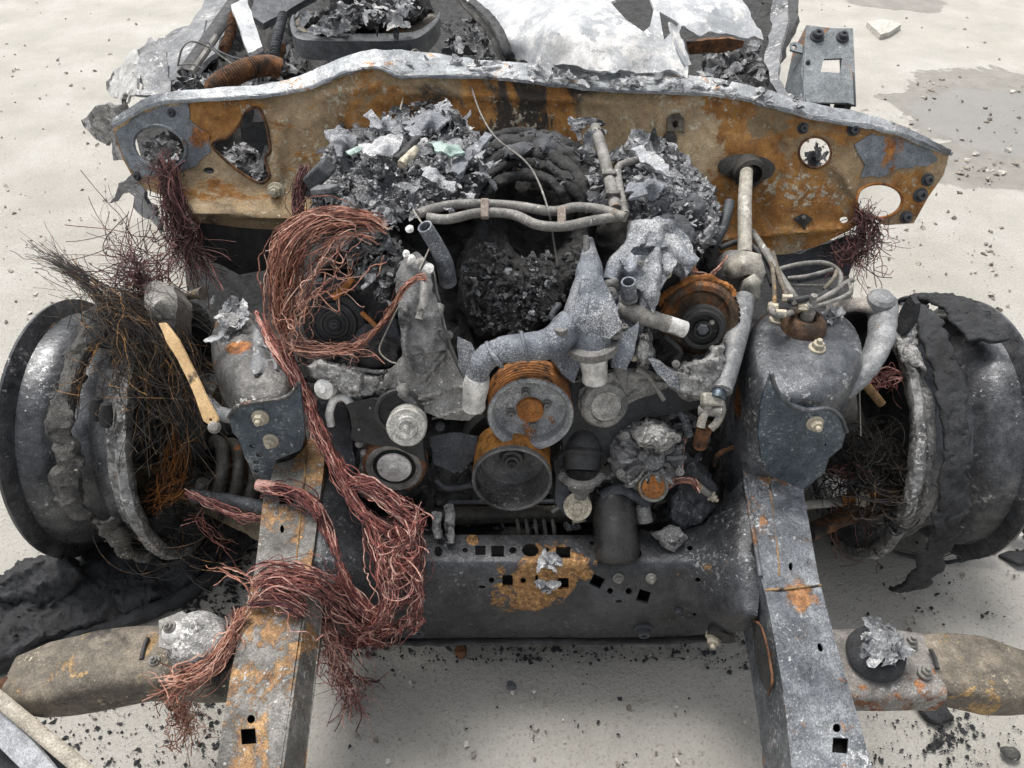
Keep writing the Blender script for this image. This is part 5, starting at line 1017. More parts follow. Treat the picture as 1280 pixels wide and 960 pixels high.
# lower right cover
V, F = plate([(700, 480), (735, 468), (770, 462), (812, 460), (838, 478), (862, 492), (880, 520), (862, 512), (835, 516), (800, 520), (775, 545), (752, 575), (725, 580), (700, 560)], [], ES(-.035), .03, 8, crease(.012, 18, 12), back=(0, .04, -.03)); lc = mk('lower_cover', V, F, m_char2, eng)
V, F = plate([(722, 490), (740, 470), (775, 462), (808, 464), (838, 480), (812, 494), (775, 510), (752, 530), (728, 520)], [], ES(-.014), .015, 3.5, lambda V, v: crease(.008, 20, 14)(V, v) + np.array([0, -.75, .6])[None] * feat(v, [(735, 495, 760, 470, 6, .006), (775, 470, 808, 470, 7, .008), (800, 484, 832, 482, 5, .006), (780, 500, 806, 488, 4, .006)])[:, None], back=(0, .02, -.02)); mk('cover_shell', V, F, m_caplt2, eng)
disc(757, 507, .008, [(20, 3), (28, 1), (31, -3), (32, -24)], m_caplt2, 'cover_boss', unit((.15, -.9, .4)), rough=.0015); disc(757, 507, .008, [(0, 4), (19, 3.6), (20, 2)], m_caplt, 'boss_face', unit((.15, -.9, .4)))
mk('cover_arch', *tube(Ep([(755, 560), (772, 530), (800, 508), (838, 505), (862, 512)], -.012), L(9, E(800, 510)), 40, 10, flat=.6), m_char2, lc)
for px, py, r, k in ((817, 509, 7, 'cap'), (734, 538, 5.5, 'cap'), (698, 492, 5, 'dark')): bolt(lc, px, py, EZ(py, -.008), r, k, (0, -.9, .4))
# right front ash bracket
for k, (poly, off, m_) in enumerate((([(812, 452), (838, 460), (862, 452), (880, 445), (905, 420), (908, 450), (900, 490), (880, 505), (858, 500), (836, 486)], .03, m_ash), ([(796, 420), (812, 410), (820, 440), (808, 462), (796, 460), (790, 445)], .04, m_ash))):
    V, F = heap(poly, ES(off), .012, 45, 5, 2, .03, 7, 90 + k); mk('ash_crust', V, F, m_, eng, angle=80)
V, F = plate([(812, 450), (828, 456), (845, 472), (850, 490), (836, 484), (820, 466)], [], ES(.045), .015, 6, crease(.003, 30, 3)); mk('bracket_arm', V, F, m_alu, eng)
q = E(772, 478, .03); V, F = tube(Ep([(775, 452), (777, 468), (781, 482)], .04), [L(8, q), L(9, q), L(4, q)], 14, 12, rough=.002); mk('boss', V, F, m_alu2, eng)

# fuel/oil housing under the crank
c = E(727, 575, .0); mk('pump_body', *tube(np.array([E(728, 535, -.03), E(728, 560, -.005), E(727, 588, .01)]), [L(24, c), L(25, c), L(22, c)], 20, 24), m_char2, eng); mk('pump_collar', *lathe([(L(22, c), -.006), (L(26, c), 0), (L(22, c), .006)], E(728, 566, .002), unit(E(727, 588, .01) - E(728, 560, -.005)), 24), m_char2, eng)
pa = unit(E(726, 625, .0) - E(727, 590, .012))
pc = mk('pump_cone', *lathe([(L(20, c), -.004), (L(27, c), 0), (L(27, c), .006), (L(20, c), .012), (L(17, c), .026), (L(11, c), .034), (L(10, c), .045), (0, .046)], E(727, 592, .012), pa, 28), m_alu2, eng, angle=30)
for dx in (-24, 24): bolt(pc, 727 + dx, 596, EZ(596, .016), 5.5, 'cap', (0, -.8, .6))
mk('pump_cap', *lathe([(0, -.004), (L(16, c), -.004), (L(18, c), 0), (L(17.5, c), .005), (L(13, c), .004), (L(12, c), .002), (L(6, c), .003), (L(5, c), .007), (0, .007)], E(722, 633, .01), unit((-.08, -.7, .7)), 28), m_cream, eng, angle=30)
mk('drain_spout', *tube(np.array([E(722, 642, -.005), E(724, 653, .0)]), L(9, c), 6, 18, hollow=.5), m_cream, eng)
# oil filter
c = E(771, 650, .02); fx = unit(E(772, 690, .035) - E(768, 625, .03)); fx = unit((.02, -.80, -.38)); 
of = mk('oil_filter', *lathe([(0, -.01), (L(27, c), -.01), (L(28, c), 0), (L(27, c), .004), (L(27.5, c), .03), (L(27.5, c), .082), (L(25, c), .092), (L(18, c), .0975), (0, .099)], E(767, 632, .0), fx, 36), burnt('black_filter', (.008, .008, .008), (.034, .033, .032), sc=16, ash=.10, asc=110, ashc=(.14, .14, .13), rust=.08, rough=.34, bump=.2), eng, angle=40)
mk('filter_head', *tube(Ep([(752, 622), (775, 612), (800, 622), (808, 632)], .01), L(9, c), 24, 14, flat=.8, rough=.001), m_dkst, eng)
mk('drain_spout', *tube(np.array([E(803, 632, .01), E(806, 652, .012)]), [L(9, c), L(10.5, c)], 8, 18, hollow=.68), m_alu2, eng); disc(805.5, 651, .006, [(0, 0), (4, 0), (5, -3)], m_cream, 'spout_valve', unit((0, -.7, .5)))
# burnt alternator
m_altm = burnt('ribbed_burnt_alloy', (.06, .062, .066), (.40, .40, .40), sc=40, mid=(.17, .17, .172), ash=.40, asc=140, ashc=(.60, .60, .59), soot=.36, ssc=34, rough=.7, bump=1.)
aa = unit((.05, -.72, .62)); c = E(812, 570, .02); s_ = L(1, c); V, F = lathe([(r * s_, d * s_) for r, d in ((0, 16), (16, 16), (18, 12), (30, 10), (40, 5), (45, -4), (47, -16), (46, -50))], c, aa, 40)
alt = mk('alternator', V + n3(V, 34, 4, 6) * .007, F, m_altm, eng, angle=60)
ua = unit(np.cross(aa, [0, 0, 1])); va = np.cross(aa, ua)
for k in range(15):
    th_ = k / 15 * 2 * np.pi + .1; d = math.cos(th_) * ua + math.sin(th_) * va
    q = np.array([c + d * s_ * 18 + aa * s_ * 14, c + d * s_ * 32 + aa * s_ * 12, c + d * s_ * 42 + aa * s_ * 5, c + d * s_ * 47 - aa * s_ * 12, c + d * s_ * 47 - aa * s_ * 30])
    V, F = tube(q, [s_ * 2.6, s_ * 2.8, s_ * 3, s_ * 3, s_ * 2.6], 18, 8, rough=.004, seed=k); mk('cooling_rib', V, F, m_altm, alt)
for k, (px, py) in enumerate(((782, 545), (846, 548), (776, 592), (850, 590))): bolt(alt, px, py, EZ(py, .045), 5.5, 'cap', aa)
V, F = heap([(786, 540), (810, 524), (842, 530), (852, 552), (830, 562), (800, 560)], relief([(786, 540, .53), (842, 530, .53), (820, 545, .56), (850, 555, .52), (800, 560, .54)]), .014, 60, 4, 1.8, .03, 6, 73); mk('ash_crust', V, F, m_ash, alt, angle=80)
c = E(817, 609, .045); mk('alternator_hub', *lathe([(L(19, c), -.012), (L(19, c), 0), (L(17, c), .002), (L(15, c), -.002), (L(14, c), -.002), (0, -.001)], c, unit((.05, -.75, .62)), 28), m_pipe, alt); mk('hub_rust', *lathe([(L(14.5, c), .0), (L(8, c), .003), (L(7, c), .001), (0, .001)], c, unit((.05, -.75, .62)), 24), m_rust, alt)
for k in range(0): mk('winding_rib', *tube(Ep([(782 + k * 9, 568 - k * 5), (778 + k * 9, 552 - k * 6), (786 + k * 9, 543 - k * 6)], .055), L(3.2, c), 12, 8, rough=.002), m_ash, alt)
V, F = heap([(850, 560), (870, 575), (895, 600), (900, 640), (880, 660), (845, 668), (830, 640), (838, 612)], ES(.0), .02, 30, 5, 2.4, .04, 9, 75); mk('melted_pump', V, F, m_foldc, eng, angle=80)
V, F = heap([(815, 665), (840, 655), (858, 668), (846, 694), (830, 686)], ES(.03), .012, 50, 4, 2, .02, 6, 77); mk('ash_drip', V, F, m_ash, eng, angle=80)
bolt(eng, 889, 620, .40, 7, 'cream', (.6, -.5, -.2)); mk('banjo_pipe', *tube(Ep([(866, 600), (878, 612), (888, 619)], .01), .006, 12, 8), m_pipe, eng)
mk('banjo_pipe', *tube(Ep([(848, 512), (856, 524), (862, 545)], -.01), .007, 12, 8), m_alu, eng)
for px, py, off, r, k in ((570, 470, .022, 4, 'cap'), (584, 512, .02, 4, 'dark'), (528, 520, .02, 4, 'cap'), (470, 478, .03, 5, 'cap'), (700, 450, .02, 5, 'cap'), (715, 470, -.01, 5, 'dark'), (845, 455, .04, 5, 'cap'), (885, 455, .05, 4, 'cap'), (800, 330, .05, 5, 'cap'), (846, 318, .04, 5, 'cap'), (770, 395, .04, 5, 'dark'), (812, 415, .0, 4, 'dark'), (575, 560, -.04, 5, 'dark'), (560, 580, -.04, 5, 'dark'), (705, 560, -.03, 5, 'cap'), (690, 545, -.03, 4, 'dark'),
                         (540, 590, -.05, 5, 'dark'), (455, 600, -.03, 5, 'dark'), (780, 470, .01, 5, 'cap'), (832, 525, -.02, 5, 'cap'), (868, 530, -.02, 5, 'cap'), (575, 455, .0, 5, 'cap'), (590, 470, .0, 4, 'dark'), (500, 545, .02, 4, 'dark'), (760, 596, .0, 4, 'cap')): bolt(eng, px, py, EZ(py, off), r, k, (0, -.8, .6))
for pts, r, off, m_ in ((((565, 560), (590, 585), (600, 620)), 4, -.03, m_black), (((450, 560), (440, 590), (455, 620)), 4, -.03, m_dkst), (((700, 600), (705, 625), (690, 640)), 3, -.01, m_pipe), (((575, 430), (590, 445), (588, 470)), 5, .0, m_dkst), (((830, 420), (850, 440), (840, 455)), 4, .01, m_black), (((545, 600), (560, 610), (590, 606)), 4, -.02, m_dkst), (((770, 372), (757, 395), (760, 412)), 4, .03, m_dkst), (((700, 380), (690, 395), (700, 410)), 4, .03, m_dkst), (((795, 462), (810, 470), (830, 500)), 3, .03, m_pipe), (((620, 480), (606, 500), (612, 530)), 4, -.02, m_black)): q = Ep(pts, off); mk('small_pipe', *tube(q, L(r, q[0]), 20, 10), m_, eng)
V, F = plate([(575, 425), (592, 432), (602, 470), (600, 500), (586, 486), (574, 458)], [], ES(-.004), .02, 4, crease(.004, 30, 21), back=(0, .03, -.03)); mk('block_web', V, F, m_alu, eng)
V, F = plate([(690, 430), (712, 428), (724, 455), (716, 480), (700, 470), (688, 452)], [], ES(.0), .02, 4, crease(.004, 30, 22), back=(0, .03, -.03)); mk('block_web', V, F, m_alu, eng)
V, F = plate([(742, 380), (770, 350), (790, 345), (800, 400), (795, 430), (770, 432), (750, 420)], [], ES(.004), .02, 4, crease(.006, 26, 23), back=(0, .03, -.03)); mk('block_web', V, F, m_alu, eng)
V, F = plate([(540, 545), (575, 540), (600, 545), (594, 575), (570, 590), (545, 578)], [], ES(-.045), .02, 5, crease(.006, 26, 25), back=(0, .03, -.03)); mk('block_web', V, F, m_dkst, eng)
V, F = plate([(690, 575), (706, 560), (712, 600), (704, 640), (692, 625)], [], ES(-.035), .02, 5, crease(.005, 26, 26), back=(0, .03, -.03)); mk('block_web', V, F, m_dkst, eng)
V, F = plate([(440, 400), (470, 410), (500, 405), (506, 440), (480, 455), (450, 448)], [], ES(-.03), .02, 5, crease(.008, 24, 27), back=(0, .03, -.03)); mk('block_web', V, F, m_dkst, eng)
V, F = plate([(400, 500), (440, 512), (446, 560), (452, 600), (430, 610), (410, 560)], [], ES(-.05), .02, 5, crease(.008, 24, 28), back=(0, .03, -.03)); mk('block_web', V, F, m_dkst, eng)
# steering rack behind the crossmember, bellows, stray hose ends
rack = thing('steering_rack', 'black steering rack tube with melted bellows behind the crossmember', 'steering rack', P(660, 645, .30))
mk('rack_tube', *tube(np.array([P(540, 645, .31), P(640, 642, .31), P(720, 641, .31), P(800, 641, .31)]), .017, 30, 16, rough=.002), burnt('rack_black', (.012, .012, .011), (.07, .065, .055), sc=14, ash=.12, asc=60, rough=.4, metal=.3), rack)
mk('rack_rod', *tube(np.array([P(560, 628, .33), P(650, 627, .33), P(720, 627, .33)]), .004, 20, 8), m_dkst, rack)
for k in range(5): mk('bellows_ring', *lathe([(.014, -.003), (.018, 0), (.014, .003)], P(648 + k * 11, 660, .305), (1, .1, .1), 20), m_pipe, rack)
for px, py, px2, py2, r in ((546, 640, 549, 674, 6), (562, 632, 562, 680, 6)):
    V, F = tube(np.array([P(px, py, .37), P(px, (py + py2) / 2, .36), P(px2, py2, .345)]), [L(r, P(px, py, .36)), L(r, P(px, py, .36)), L(r * .8, P(px, py, .36))], 20, 10, rough=.003); tag(mk('hose_end', V, F, m_ash), ['white ash-coated hose end hanging before the rack, nearer the wire tangle', 'longer white ash-coated hose end hanging before the rack, nearer the pulleys'][px > 550], 'hose')
# ------------------------------------------------------------------ suspension arms, spring, steering, pipes
m_arm = burnt('arm_alloy', (.10, .105, .112), (.31, .315, .32), sc=12, ash=.26, asc=140, ashc=(.52, .52, .5), rust=.16, rustc=TAN, rough=.55, metal=.1, bump=.3)
ar = thing('control_arm', 'pale curved upper control arm wrapped round the tall tower', 'control arm', P(1080, 470, .5))
p = np.array([P(1008, 506, .505), P(1030, 499, .525), P(1056, 486, .54), P(1080, 464, .555), P(1098, 432, .575), P(1104, 400, .59), P(1102, 380, .60)])
c = p[3]; mk('arm', *tube(p, [L(17, c), L(17, c), L(16, c), L(16, c), L(17, c), L(18, c), L(20, c)], 70, 20, flat=.72, rough=.002), m_arm, ar)
mk('arm', *tube(np.array([P(1102, 382, .60), P(1078, 381, .60), P(1055, 383, .595), P(1035, 388, .58)]), [L(20, c), L(13, c), L(11, c), L(12, c)], 40, 16, flat=.6, rough=.002), burnt('arm_rusty', (.17, .15, .13), (.33, .30, .27), rust=.4, rustc=TAN, ash=.2, rough=.6), ar)
q = P(1101, 376, .612); mk('ball_joint_cap', *lathe([(L(17, q), -.006), (L(17, q), .006), (L(13, q), .012), (0, .014)], q, (0, -.15, 1), 24), m_arm, ar)
q = P(1013, 503, .515); mk('bushing', *lathe([(L(13, q), -.022), (L(20, q), -.022), (L(21, q), -.01), (L(21, q), .014), (L(18, q), .018), (L(13, q), .016)], q, (-.2, -1, .25), 28), m_arm, ar); mk('bushing_core', *lathe([(L(13.5, q), -.01), (L(13, q), .017), (0, .017)], q, (-.2, -1, .25), 20), m_rustd, ar)
al = thing('control_arm', 'short grey control arm bushing above the bracket by the pink wires', 'control arm', P(320, 495, .5))
q = P(331, 492, .515); mk('bushing', *lathe([(L(12, q), -.03), (L(20, q), -.03), (L(21, q), 0), (L(20, q), .03), (L(14, q), .034), (L(12, q), .03), (0, .03)], q, (.25, -1, .35), 28), m_arm, al)
mk('arm', *tube(np.array([P(322, 500, .51), P(306, 512, .50), P(292, 520, .49), P(272, 515, .47), P(255, 500, .45)]), [L(14, q), L(11, q), L(9, q), L(9, q), L(10, q)], 30, 14, rough=.002), m_arm, al)
mk('joint_nut', *lathe([(0, .02), (L(11, q), .016), (L(12, q), 0), (L(9, q), -.02)], P(292, 405, .585), (0, -.4, 1), 8), m_ash, tL)
mb = MB(); rs = np.random.RandomState(31)
for k in range(26): pp = P(288 + rs.randn() * 11, 398 + rs.randn() * 10, .588 + rs.rand() * .012); mb.add(*flake(pp, L(rs.uniform(4, 10), pp), (rs.randn() * .4, -.4, 1), 150 + k, .5), t=rs.uniform(.5, 1))
stuff(mb.build('ash_scab', m_flake, tL))
V, F = plate([(300, 410), (318, 405), (338, 425), (345, 460), (320, 468), (298, 450)], [], lambda uv: PZ(uv, .575 + .006 * np.sin(np.asarray(uv)[:, 0] * .2)), .006, 7, crease(.006, 30, 7), fine=2); mk('torn_cap', V, F, m_skin, tL)
# coil spring, knocked over by the left rail
sp_c = thing('coil_spring', 'dark thick coil spring lying on its side next to the rust-stained rail', 'spring', P(280, 590, .2))
t_ = np.linspace(0, 4.6, 150); o = P(248, 585, .28); e = P(335, 600, .20); ax = unit(e - o); u_ = unit(np.cross(ax, [0, .35, 1])); v_ = np.cross(ax, u_)
cen = o[None] + (e - o)[None] * (t_ / 4.6)[:, None]; rad = .058
mk('coil', *tube(cen + rad * (np.cos(t_ * 2 * np.pi)[:, None] * u_ + np.sin(t_ * 2 * np.pi)[:, None] * v_), .0125, 0, 12, rough=.001), burnt('spring_steel', (.035, .034, .032), (.17, .16, .145), sc=14, rust=.2, ash=.16, asc=90, ashc=(.36, .35, .33), rough=.5, metal=.2), sp_c)
# lower arms and tie rod that pass under the rails
lk = thing('lower_arm', 'brown scorched lower suspension arm running out under the rust-stained rail', 'suspension arm', P(270, 640, .15))
mk('arm', *tube(np.array([P(340, 668, .22), P(290, 640, .20), P(225, 610, .20), P(150, 590, .22)]), [.024, .026, .028, .024], 40, 14, flat=.7, rough=.004), burnt('brown_arm', (.06, .05, .035), (.22, .17, .11), sc=12, rust=.3, rustc=TAN, ash=.15, soot=.25, rough=.7), lk)
mk('link_rod', *tube(np.array([P(335, 636, .30), P(290, 626, .29), P(240, 618, .28)]), .012, 20, 12, rough=.002), m_dkst, lk)
rk = thing('tie_rod', 'tie rod with pale nut reaching from the ash-streaked rail toward the ringed rim', 'tie rod', P(1060, 626, .2))
mk('rod', *tube(np.array([P(1000, 632, .29), P(1040, 628, .285), P(1075, 622, .28)]), .0085, 16, 12), m_pipe, rk); mk('rod_end', *tube(np.array([P(1050, 626, .284), P(1085, 620, .278), P(1120, 618, .27)]), .0105, 16, 12, rough=.001), m_rust, rk); mk('lock_nut', *lathe([(0, -.012), (.018, -.012), (.018, .012), (0, .012)], P(1074, 622, .283), (1, .05, 0), 6), m_cream, rk)
mk('lower_link', *tube(np.array([P(1010, 668, .22), P(1050, 648, .20), P(1110, 625, .2)]), [.016, .018, .02], 20, 12, rough=.003), m_rustd, rk)
hb = thing('hub_knuckle', 'sooty hub knuckle inside the ringed rim, hung with burnt wires', 'hub', (.66, 1.12, .25))
V, F = lathe([(0, -.06), (.05, -.06), (.07, -.03), (.10, -.02), (.11, .04), (.06, .06), (0, .06)], (.64, 1.13, .27), (1, 0, 0), 24); mk('hub', V + n3(V, 20, 3, 3) * .02, F, m_black, hb)
V, F = tube(np.array([(.56, 1.05, .45), (.60, 1.1, .38), (.62, 1.12, .28), (.60, 1.1, .16)]), [.03, .035, .05, .03], 30, 12, rough=.012); mk('upright', V, F, m_black, hb)
hb2 = thing('hub_knuckle', 'sooty hub knuckle buried in cord wires inside the cord-covered wheel', 'hub', (-.63, 1.12, .25))
V, F = lathe([(0, -.06), (.05, -.06), (.07, -.03), (.10, -.02), (.11, .04), (.06, .06), (0, .06)], (-.62, 1.13, .27), (-1, 0, 0), 24); mk('hub', V + n3(V, 20, 3, 5) * .02, F, m_black, hb2)
V, F = plate([(198, 368), (218, 362), (236, 368), (240, 395), (236, 425), (226, 440), (212, 420), (202, 395)], [], relief([(198, 368, .55), (236, 368, .56), (218, 390, .58), (236, 425, .52), (212, 425, .52), (226, 440, .5)]), .03, 6, crease(.006, 30, 5), back=(0, .04, -.05)); mk('upright', V, F, m_pipe, hb2)
mk('ball_stud', *tube(np.array([P(230, 372, .56), P(242, 368, .57), P(254, 367, .575)]), [.007, .008, .013], 14, 12), m_tan, hb2)
# tan strap lever
lv = thing('strap_lever', 'tan flat steel strap with a hole, leaning between wheel and tower', 'steel strap', P(265, 525, .4))
a, b = P(203, 408, .66), P(264, 528, .57)
LVs = plane(a, b, P(285, 500, .60))
V, F = plate([(198, 404), (206, 403), (222, 424), (244, 468), (262, 505), (272, 524), (270, 531), (262, 532), (254, 526), (240, 488), (222, 450), (208, 428)], [ell(263, 525, 1.8, 1.8)], LVs, .006, 7, fine=.4); mk('strap', V, F, burnt('tan_strap', (.42, .27, .12), (.66, .47, .26), micro=.5, sc=16, grime=.3, soot=.12, ssc=20, rough=.6, bump=.2), lv, bevel=.001)
mk('strap_end', *lathe([(0, .006), (.006, .006), (.010, 0), (.008, -.01)], P(268, 534, .565), (.2, -.7, .7), 14), m_pipe, lv)
q = thing('steel_pin', 'short tan steel pin poking out beside the curved pale arm', 'pin', P(1092, 490, .4)); mk('shank', *tube(np.array([P(1080, 478, .44), P(1102, 505, .40)]), L(5.5, P(1090, 490, .42)), 4, 12), burnt('tan_pin', (.34, .22, .10), (.55, .36, .17), grime=.2), q)

# steering column
st = thing('steering_shaft', 'jointed steering shaft dropping from the firewall boot past the gear', 'steering shaft', P(890, 520, .4))
m_col = burnt('cream_tube', (.20, .187, .16), (.40, .38, .33), sc=20, ash=.2, asc=120, ashc=(.55, .53, .48), grime=.4, rough=.55, bump=.2)
c = P(930, 270, .66)
mk('upper_tube', *tube(np.array([onfw(930, 207, .01), P(931, 250, .69), P(931, 290, .665), P(931, 318, .65)]), L(8.5, c), 20, 18), m_col, st)
jn = P(926, 340, .635)
V, F = lathe([(0, -.03), (L(26, jn), -.028), (L(28, jn), -.01), (L(26, jn), .012), (L(16, jn), .03), (L(10, jn), .036), (0, .037)], P(918, 338, .62), (0.1, -.3, 1), 28); mk('joint_housing', V + n3(V, 30, 3, 3) * .004, F, m_alu2, st)
V, F = plate([(905, 326), (922, 318), (944, 322), (950, 345), (946, 360), (938, 352), (930, 345), (912, 350), (906, 340)], [], relief([(905, 326, .655), (944, 322, .66), (925, 335, .668), (948, 358, .63), (910, 350, .64)]), .012, 5, crease(.003, 40, 4), back=(0, .02, -.02)); mk('joint_cap', V, F, m_col, st, angle=80); bolt(st, 921, 327, .668, 7, 'cap', (0, -.4, 1))
V, F = plate([(922, 368), (926, 352), (936, 346), (944, 354), (944, 368), (942, 378), (930, 377), (918, 373)], [], relief([(922, 368, .625), (936, 346, .655), (944, 368, .63), (930, 377, .615), (933, 360, .645)]), .016, 5, back=(0, .02, -.02)); mk('yoke', V, F, m_col, st, angle=80)
mk('lower_tube', *tube(np.array([P(930, 374, .64), P(922, 410, .63), P(912, 455, .615), P(903, 488, .60)]), [L(12, c), L(13, c), L(11, c), L(10, c)], 24, 18), m_arm, st)
mk('slider', *tube(np.array([P(903, 475, .605), P(897, 498, .59)]), [L(7, c), L(8, c)], 8, 14), m_blue, st)
yk = P(886, 512, .48)
for pts in (((894, 496), (884, 508), (878, 524), (876, 534)), ((900, 500), (902, 514), (896, 528), (888, 536))): mk('fork', *tube(np.array([P(x, y, .59 - (y - 496) * .0011) for x, y in pts]), L(5.5, yk), 20, 10, flat=.6), m_col, st)
mk('cross_pin', *lathe([(0, -.018), (.008, -.018), (.008, .018), (0, .018)], P(888, 514, .57), (.9, -.3, .2), 14), m_pipe, st); mk('fork_block', *box(P(890, 500, .585), (.034, .02, .018), [(1, .1, -.2), (0, .8, .6), (.2, -.6, .8)]), m_col, st, bevel=.003)
mk('stub_shaft', *tube(np.array([P(882, 532, .54), P(874, 556, .49)]), L(9, yk), 8, 14), m_rustd, st)

# brake pipes on the right
bp = thing('brake_pipes', 'cluster of bent grey and tan brake pipes behind the tall tower', 'brake pipes', P(990, 360, .55))
lines = [(((900, 310), (925, 302), (945, 312), (958, 335), (966, 356)), .64, 3.8, m_char2), (((940, 290), (960, 320), (978, 350), (997, 378)), .64, 4.6, m_pipe), (((960, 312), (966, 340), (968, 372), (966, 392)), .645, 2.6, m_tan), (((966, 316), (974, 345), (984, 372)), .645, 3, m_tan),
         (((968, 338), (1000, 330), (1032, 329), (1050, 342), (1046, 362), (1020, 372), (992, 378)), .645, 3, m_pipe), (((985, 348), (1010, 345), (1040, 337)), .64, 2.8, m_pipe), (((990, 380), (1015, 378), (1040, 366), (1060, 352), (1066, 350)), .645, 3.4, m_pipe), (((986, 376), (1000, 374), (1025, 370), (1036, 362)), .65, 4, m_char2),
         (((964, 380), (966, 392), (976, 394), (992, 390)), .645, 3.8, m_pipe), (((975, 358), (1000, 357), (1035, 357)), .62, 1.8, m_pipe), (((1030, 362), (1042, 348), (1046, 338)), .65, 2.6, m_tan), (((1000, 386), (1030, 380), (1062, 366), (1060, 352)), .648, 2.6, m_pipe)]
for pts, z, r, m_ in lines: q = PZ(pts, [z + .012 * math.sin(i * 1.3) for i in range(len(pts))]); mk('pipe', *tube(q, L(r, q[0]), 40, 10), m_, bp)
for px, py in ((984, 373), (976, 392), (1004, 384), (966, 384)): mk('union', *lathe([(0, -.008), (.007, -.008), (.007, .008), (0, .008)], P(px, py, .65), (.9, -.2, .1), 6), m_cream, bp)
hs = tag(mk('rubber_hose', *tube(np.array([P(912, 252, .69), P(908, 270, .675), P(900, 292, .655), P(888, 306, .645)]), L(6.5, P(905, 275, .67)), 24, 14, hollow=.7), burnt('dark_hose', (.03, .035, .04), (.10, .11, .12), ash=.15, rough=.5)), 'short dark hose stub standing up beside the cream column tube', 'hose')
# bars in the lower left corner
br = thing('broken_grille_bars', 'tan and grey bars of a torn-off front panel in the corner', 'broken panel', P(40, 920, .3))
mk('bar', *tube(np.array([P(-30, 850, .36), P(40, 908, .36), P(120, 975, .355)]), L(9, P(40, 910, .36)), 20, 12, flat=.6), burnt('tan_bar', (.28, .25, .20), (.46, .42, .36), grime=.3, rough=.6), br)
V, F = plate([(-30, 868), (8, 896), (40, 925), (80, 975), (40, 975), (0, 935), (-30, 915)], [], plane(P(0, 900, .345), P(60, 960, .345), P(10, 950, .33)), .005, 10); mk('panel', V, F, burnt('grey_panel', (.28, .29, .31), (.44, .45, .47), ash=.15, rough=.5), br)
mk('backing', *plate([(-30, 840), (130, 985), (-30, 985)], [], plane(P(0, 900, .30), P(60, 960, .30), P(10, 950, .29)), .01, 12, crease(.01, 30, 3)), m_rubber, br)
mk('corner_post', *tube(np.array([P(8, 850, .33), P(10, 875, .32), P(6, 895, .31)]), .014, 12, 10, rough=.004), m_rustd, br)
# ------------------------------------------------------------------ burnt wiring
def bundle(name, mat, label, specs, cat='wire bundle', parent=None):
    mb = MB()
    for sp_ in specs:
        guide, n, spread = sp_[:3]; kw = sp_[3] if len(sp_) > 3 else {}
        V, F, T = strands(np.array(guide), n, spread, **kw); mb.add(V, F, T)
    o = mb.build(name, mat, angle=80); o['kind'] = 'thing'; return tag(o, label, cat)
def W(*pts): return [P(x, y, z) for x, y, z in pts]
# great copper mane over the left bank
bundle('copper_mane', m_copper, 'thick mane of bare copper wires arching over the engine bank by the dented tower', [
    (W((486, 290, .785), (462, 276, .795), (432, 274, .80), (400, 280, .80), (374, 296, .79), (358, 324, .76), (352, 360, .715), (352, 400, .665), (360, 428, .63)), 120, [.012, .014, .017, .019, .021, .022, .022, .018, .012], dict(kink=.004, seed=1, wig=.35, r=.00095, trim=.25)),
    (W((480, 300, .775), (450, 290, .79), (420, 300, .79), (395, 320, .77), (378, 350, .73), (368, 390, .68), (366, 425, .64)), 22, [.014, .02, .024, .026, .026, .024, .016], dict(kink=.006, seed=2, wig=.5, r=.00095, trim=.3)),
    (W((470, 275, .80), (420, 265, .81), (380, 275, .80), (352, 300, .77), (345, 340, .735), (343, 390, .68)), 40, [.01, .014, .018, .018, .018, .014], dict(seed=3, wig=.4, r=.00105, trim=.25)),
    (W((495, 330, .75), (450, 345, .74), (415, 350, .73), (390, 370, .705), (370, 410, .66)), 12, [.03, .03, .03, .025, .01], dict(kink=.012, seed=4, wig=.8, r=.00095, trim=.35)),
    (W((400, 330, .75), (372, 380, .70), (362, 425, .64), (400, 438, .63), (440, 436, .635)), 26, [.03, .03, .018, .014, .012], dict(kink=.012, seed=6, wig=.6, r=.00095, trim=.3, fray=.006))])
bundle('orange_lead', m_copper, 'twisted orange copper lead looping from the mane up to the timing cover', [
    (W((362, 432, .635), (400, 438, .64), (440, 434, .65), (470, 412, .675), (490, 385, .72), (505, 360, .765), (522, 348, .785), (534, 350, .785)), 26, [.008, .008, .0065, .0045, .0035, .0032, .003, .003], dict(seed=8, wig=.3, r=.00095, trim=.04)),
    (W((410, 440, .645), (440, 437, .655), (455, 440, .64)), 16, [.004, .008, .022], dict(seed=9, wig=.5, r=.0007, fray=.014))], 'wire')
# long braid from the mane down beside the rail
bundle('pink_braid', m_pink, 'long braid of pink and brown wires hanging down between rail and pulleys', [
    (W((352, 420, .64), (362, 450, .61), (385, 500, .565), (402, 545, .53), (425, 595, .485), (452, 640, .44), (490, 668, .41), (512, 690, .395)), 46, [.010, .008, .007, .007, .008, .010, .013, .010], dict(kink=.007, seed=11, wig=.35, r=.00095, trim=.06)),
    (W((320, 385, .60), (340, 425, .59), (372, 478, .56), (400, 540, .51), (430, 590, .48), (470, 615, .46), (500, 640, .44), (520, 660, .42)), 22, [.006, .007, .008, .008, .009, .009, .012, .012], dict(kink=.007, seed=12, wig=.3, r=.00095)),
    (W((436, 600, .485), (470, 610, .47), (505, 636, .445), (525, 650, .42)), 30, [.012, .010, .012, .016], dict(kink=.007, seed=13, wig=.4, r=.00105, fray=.01)),
    (W((455, 640, .44), (470, 690, .40), (480, 740, .36), (470, 775, .31), (440, 795, .24)), 26, [.012, .014, .014, .012, .012], dict(kink=.007, seed=14, wig=.5, r=.00095, trim=.1))])
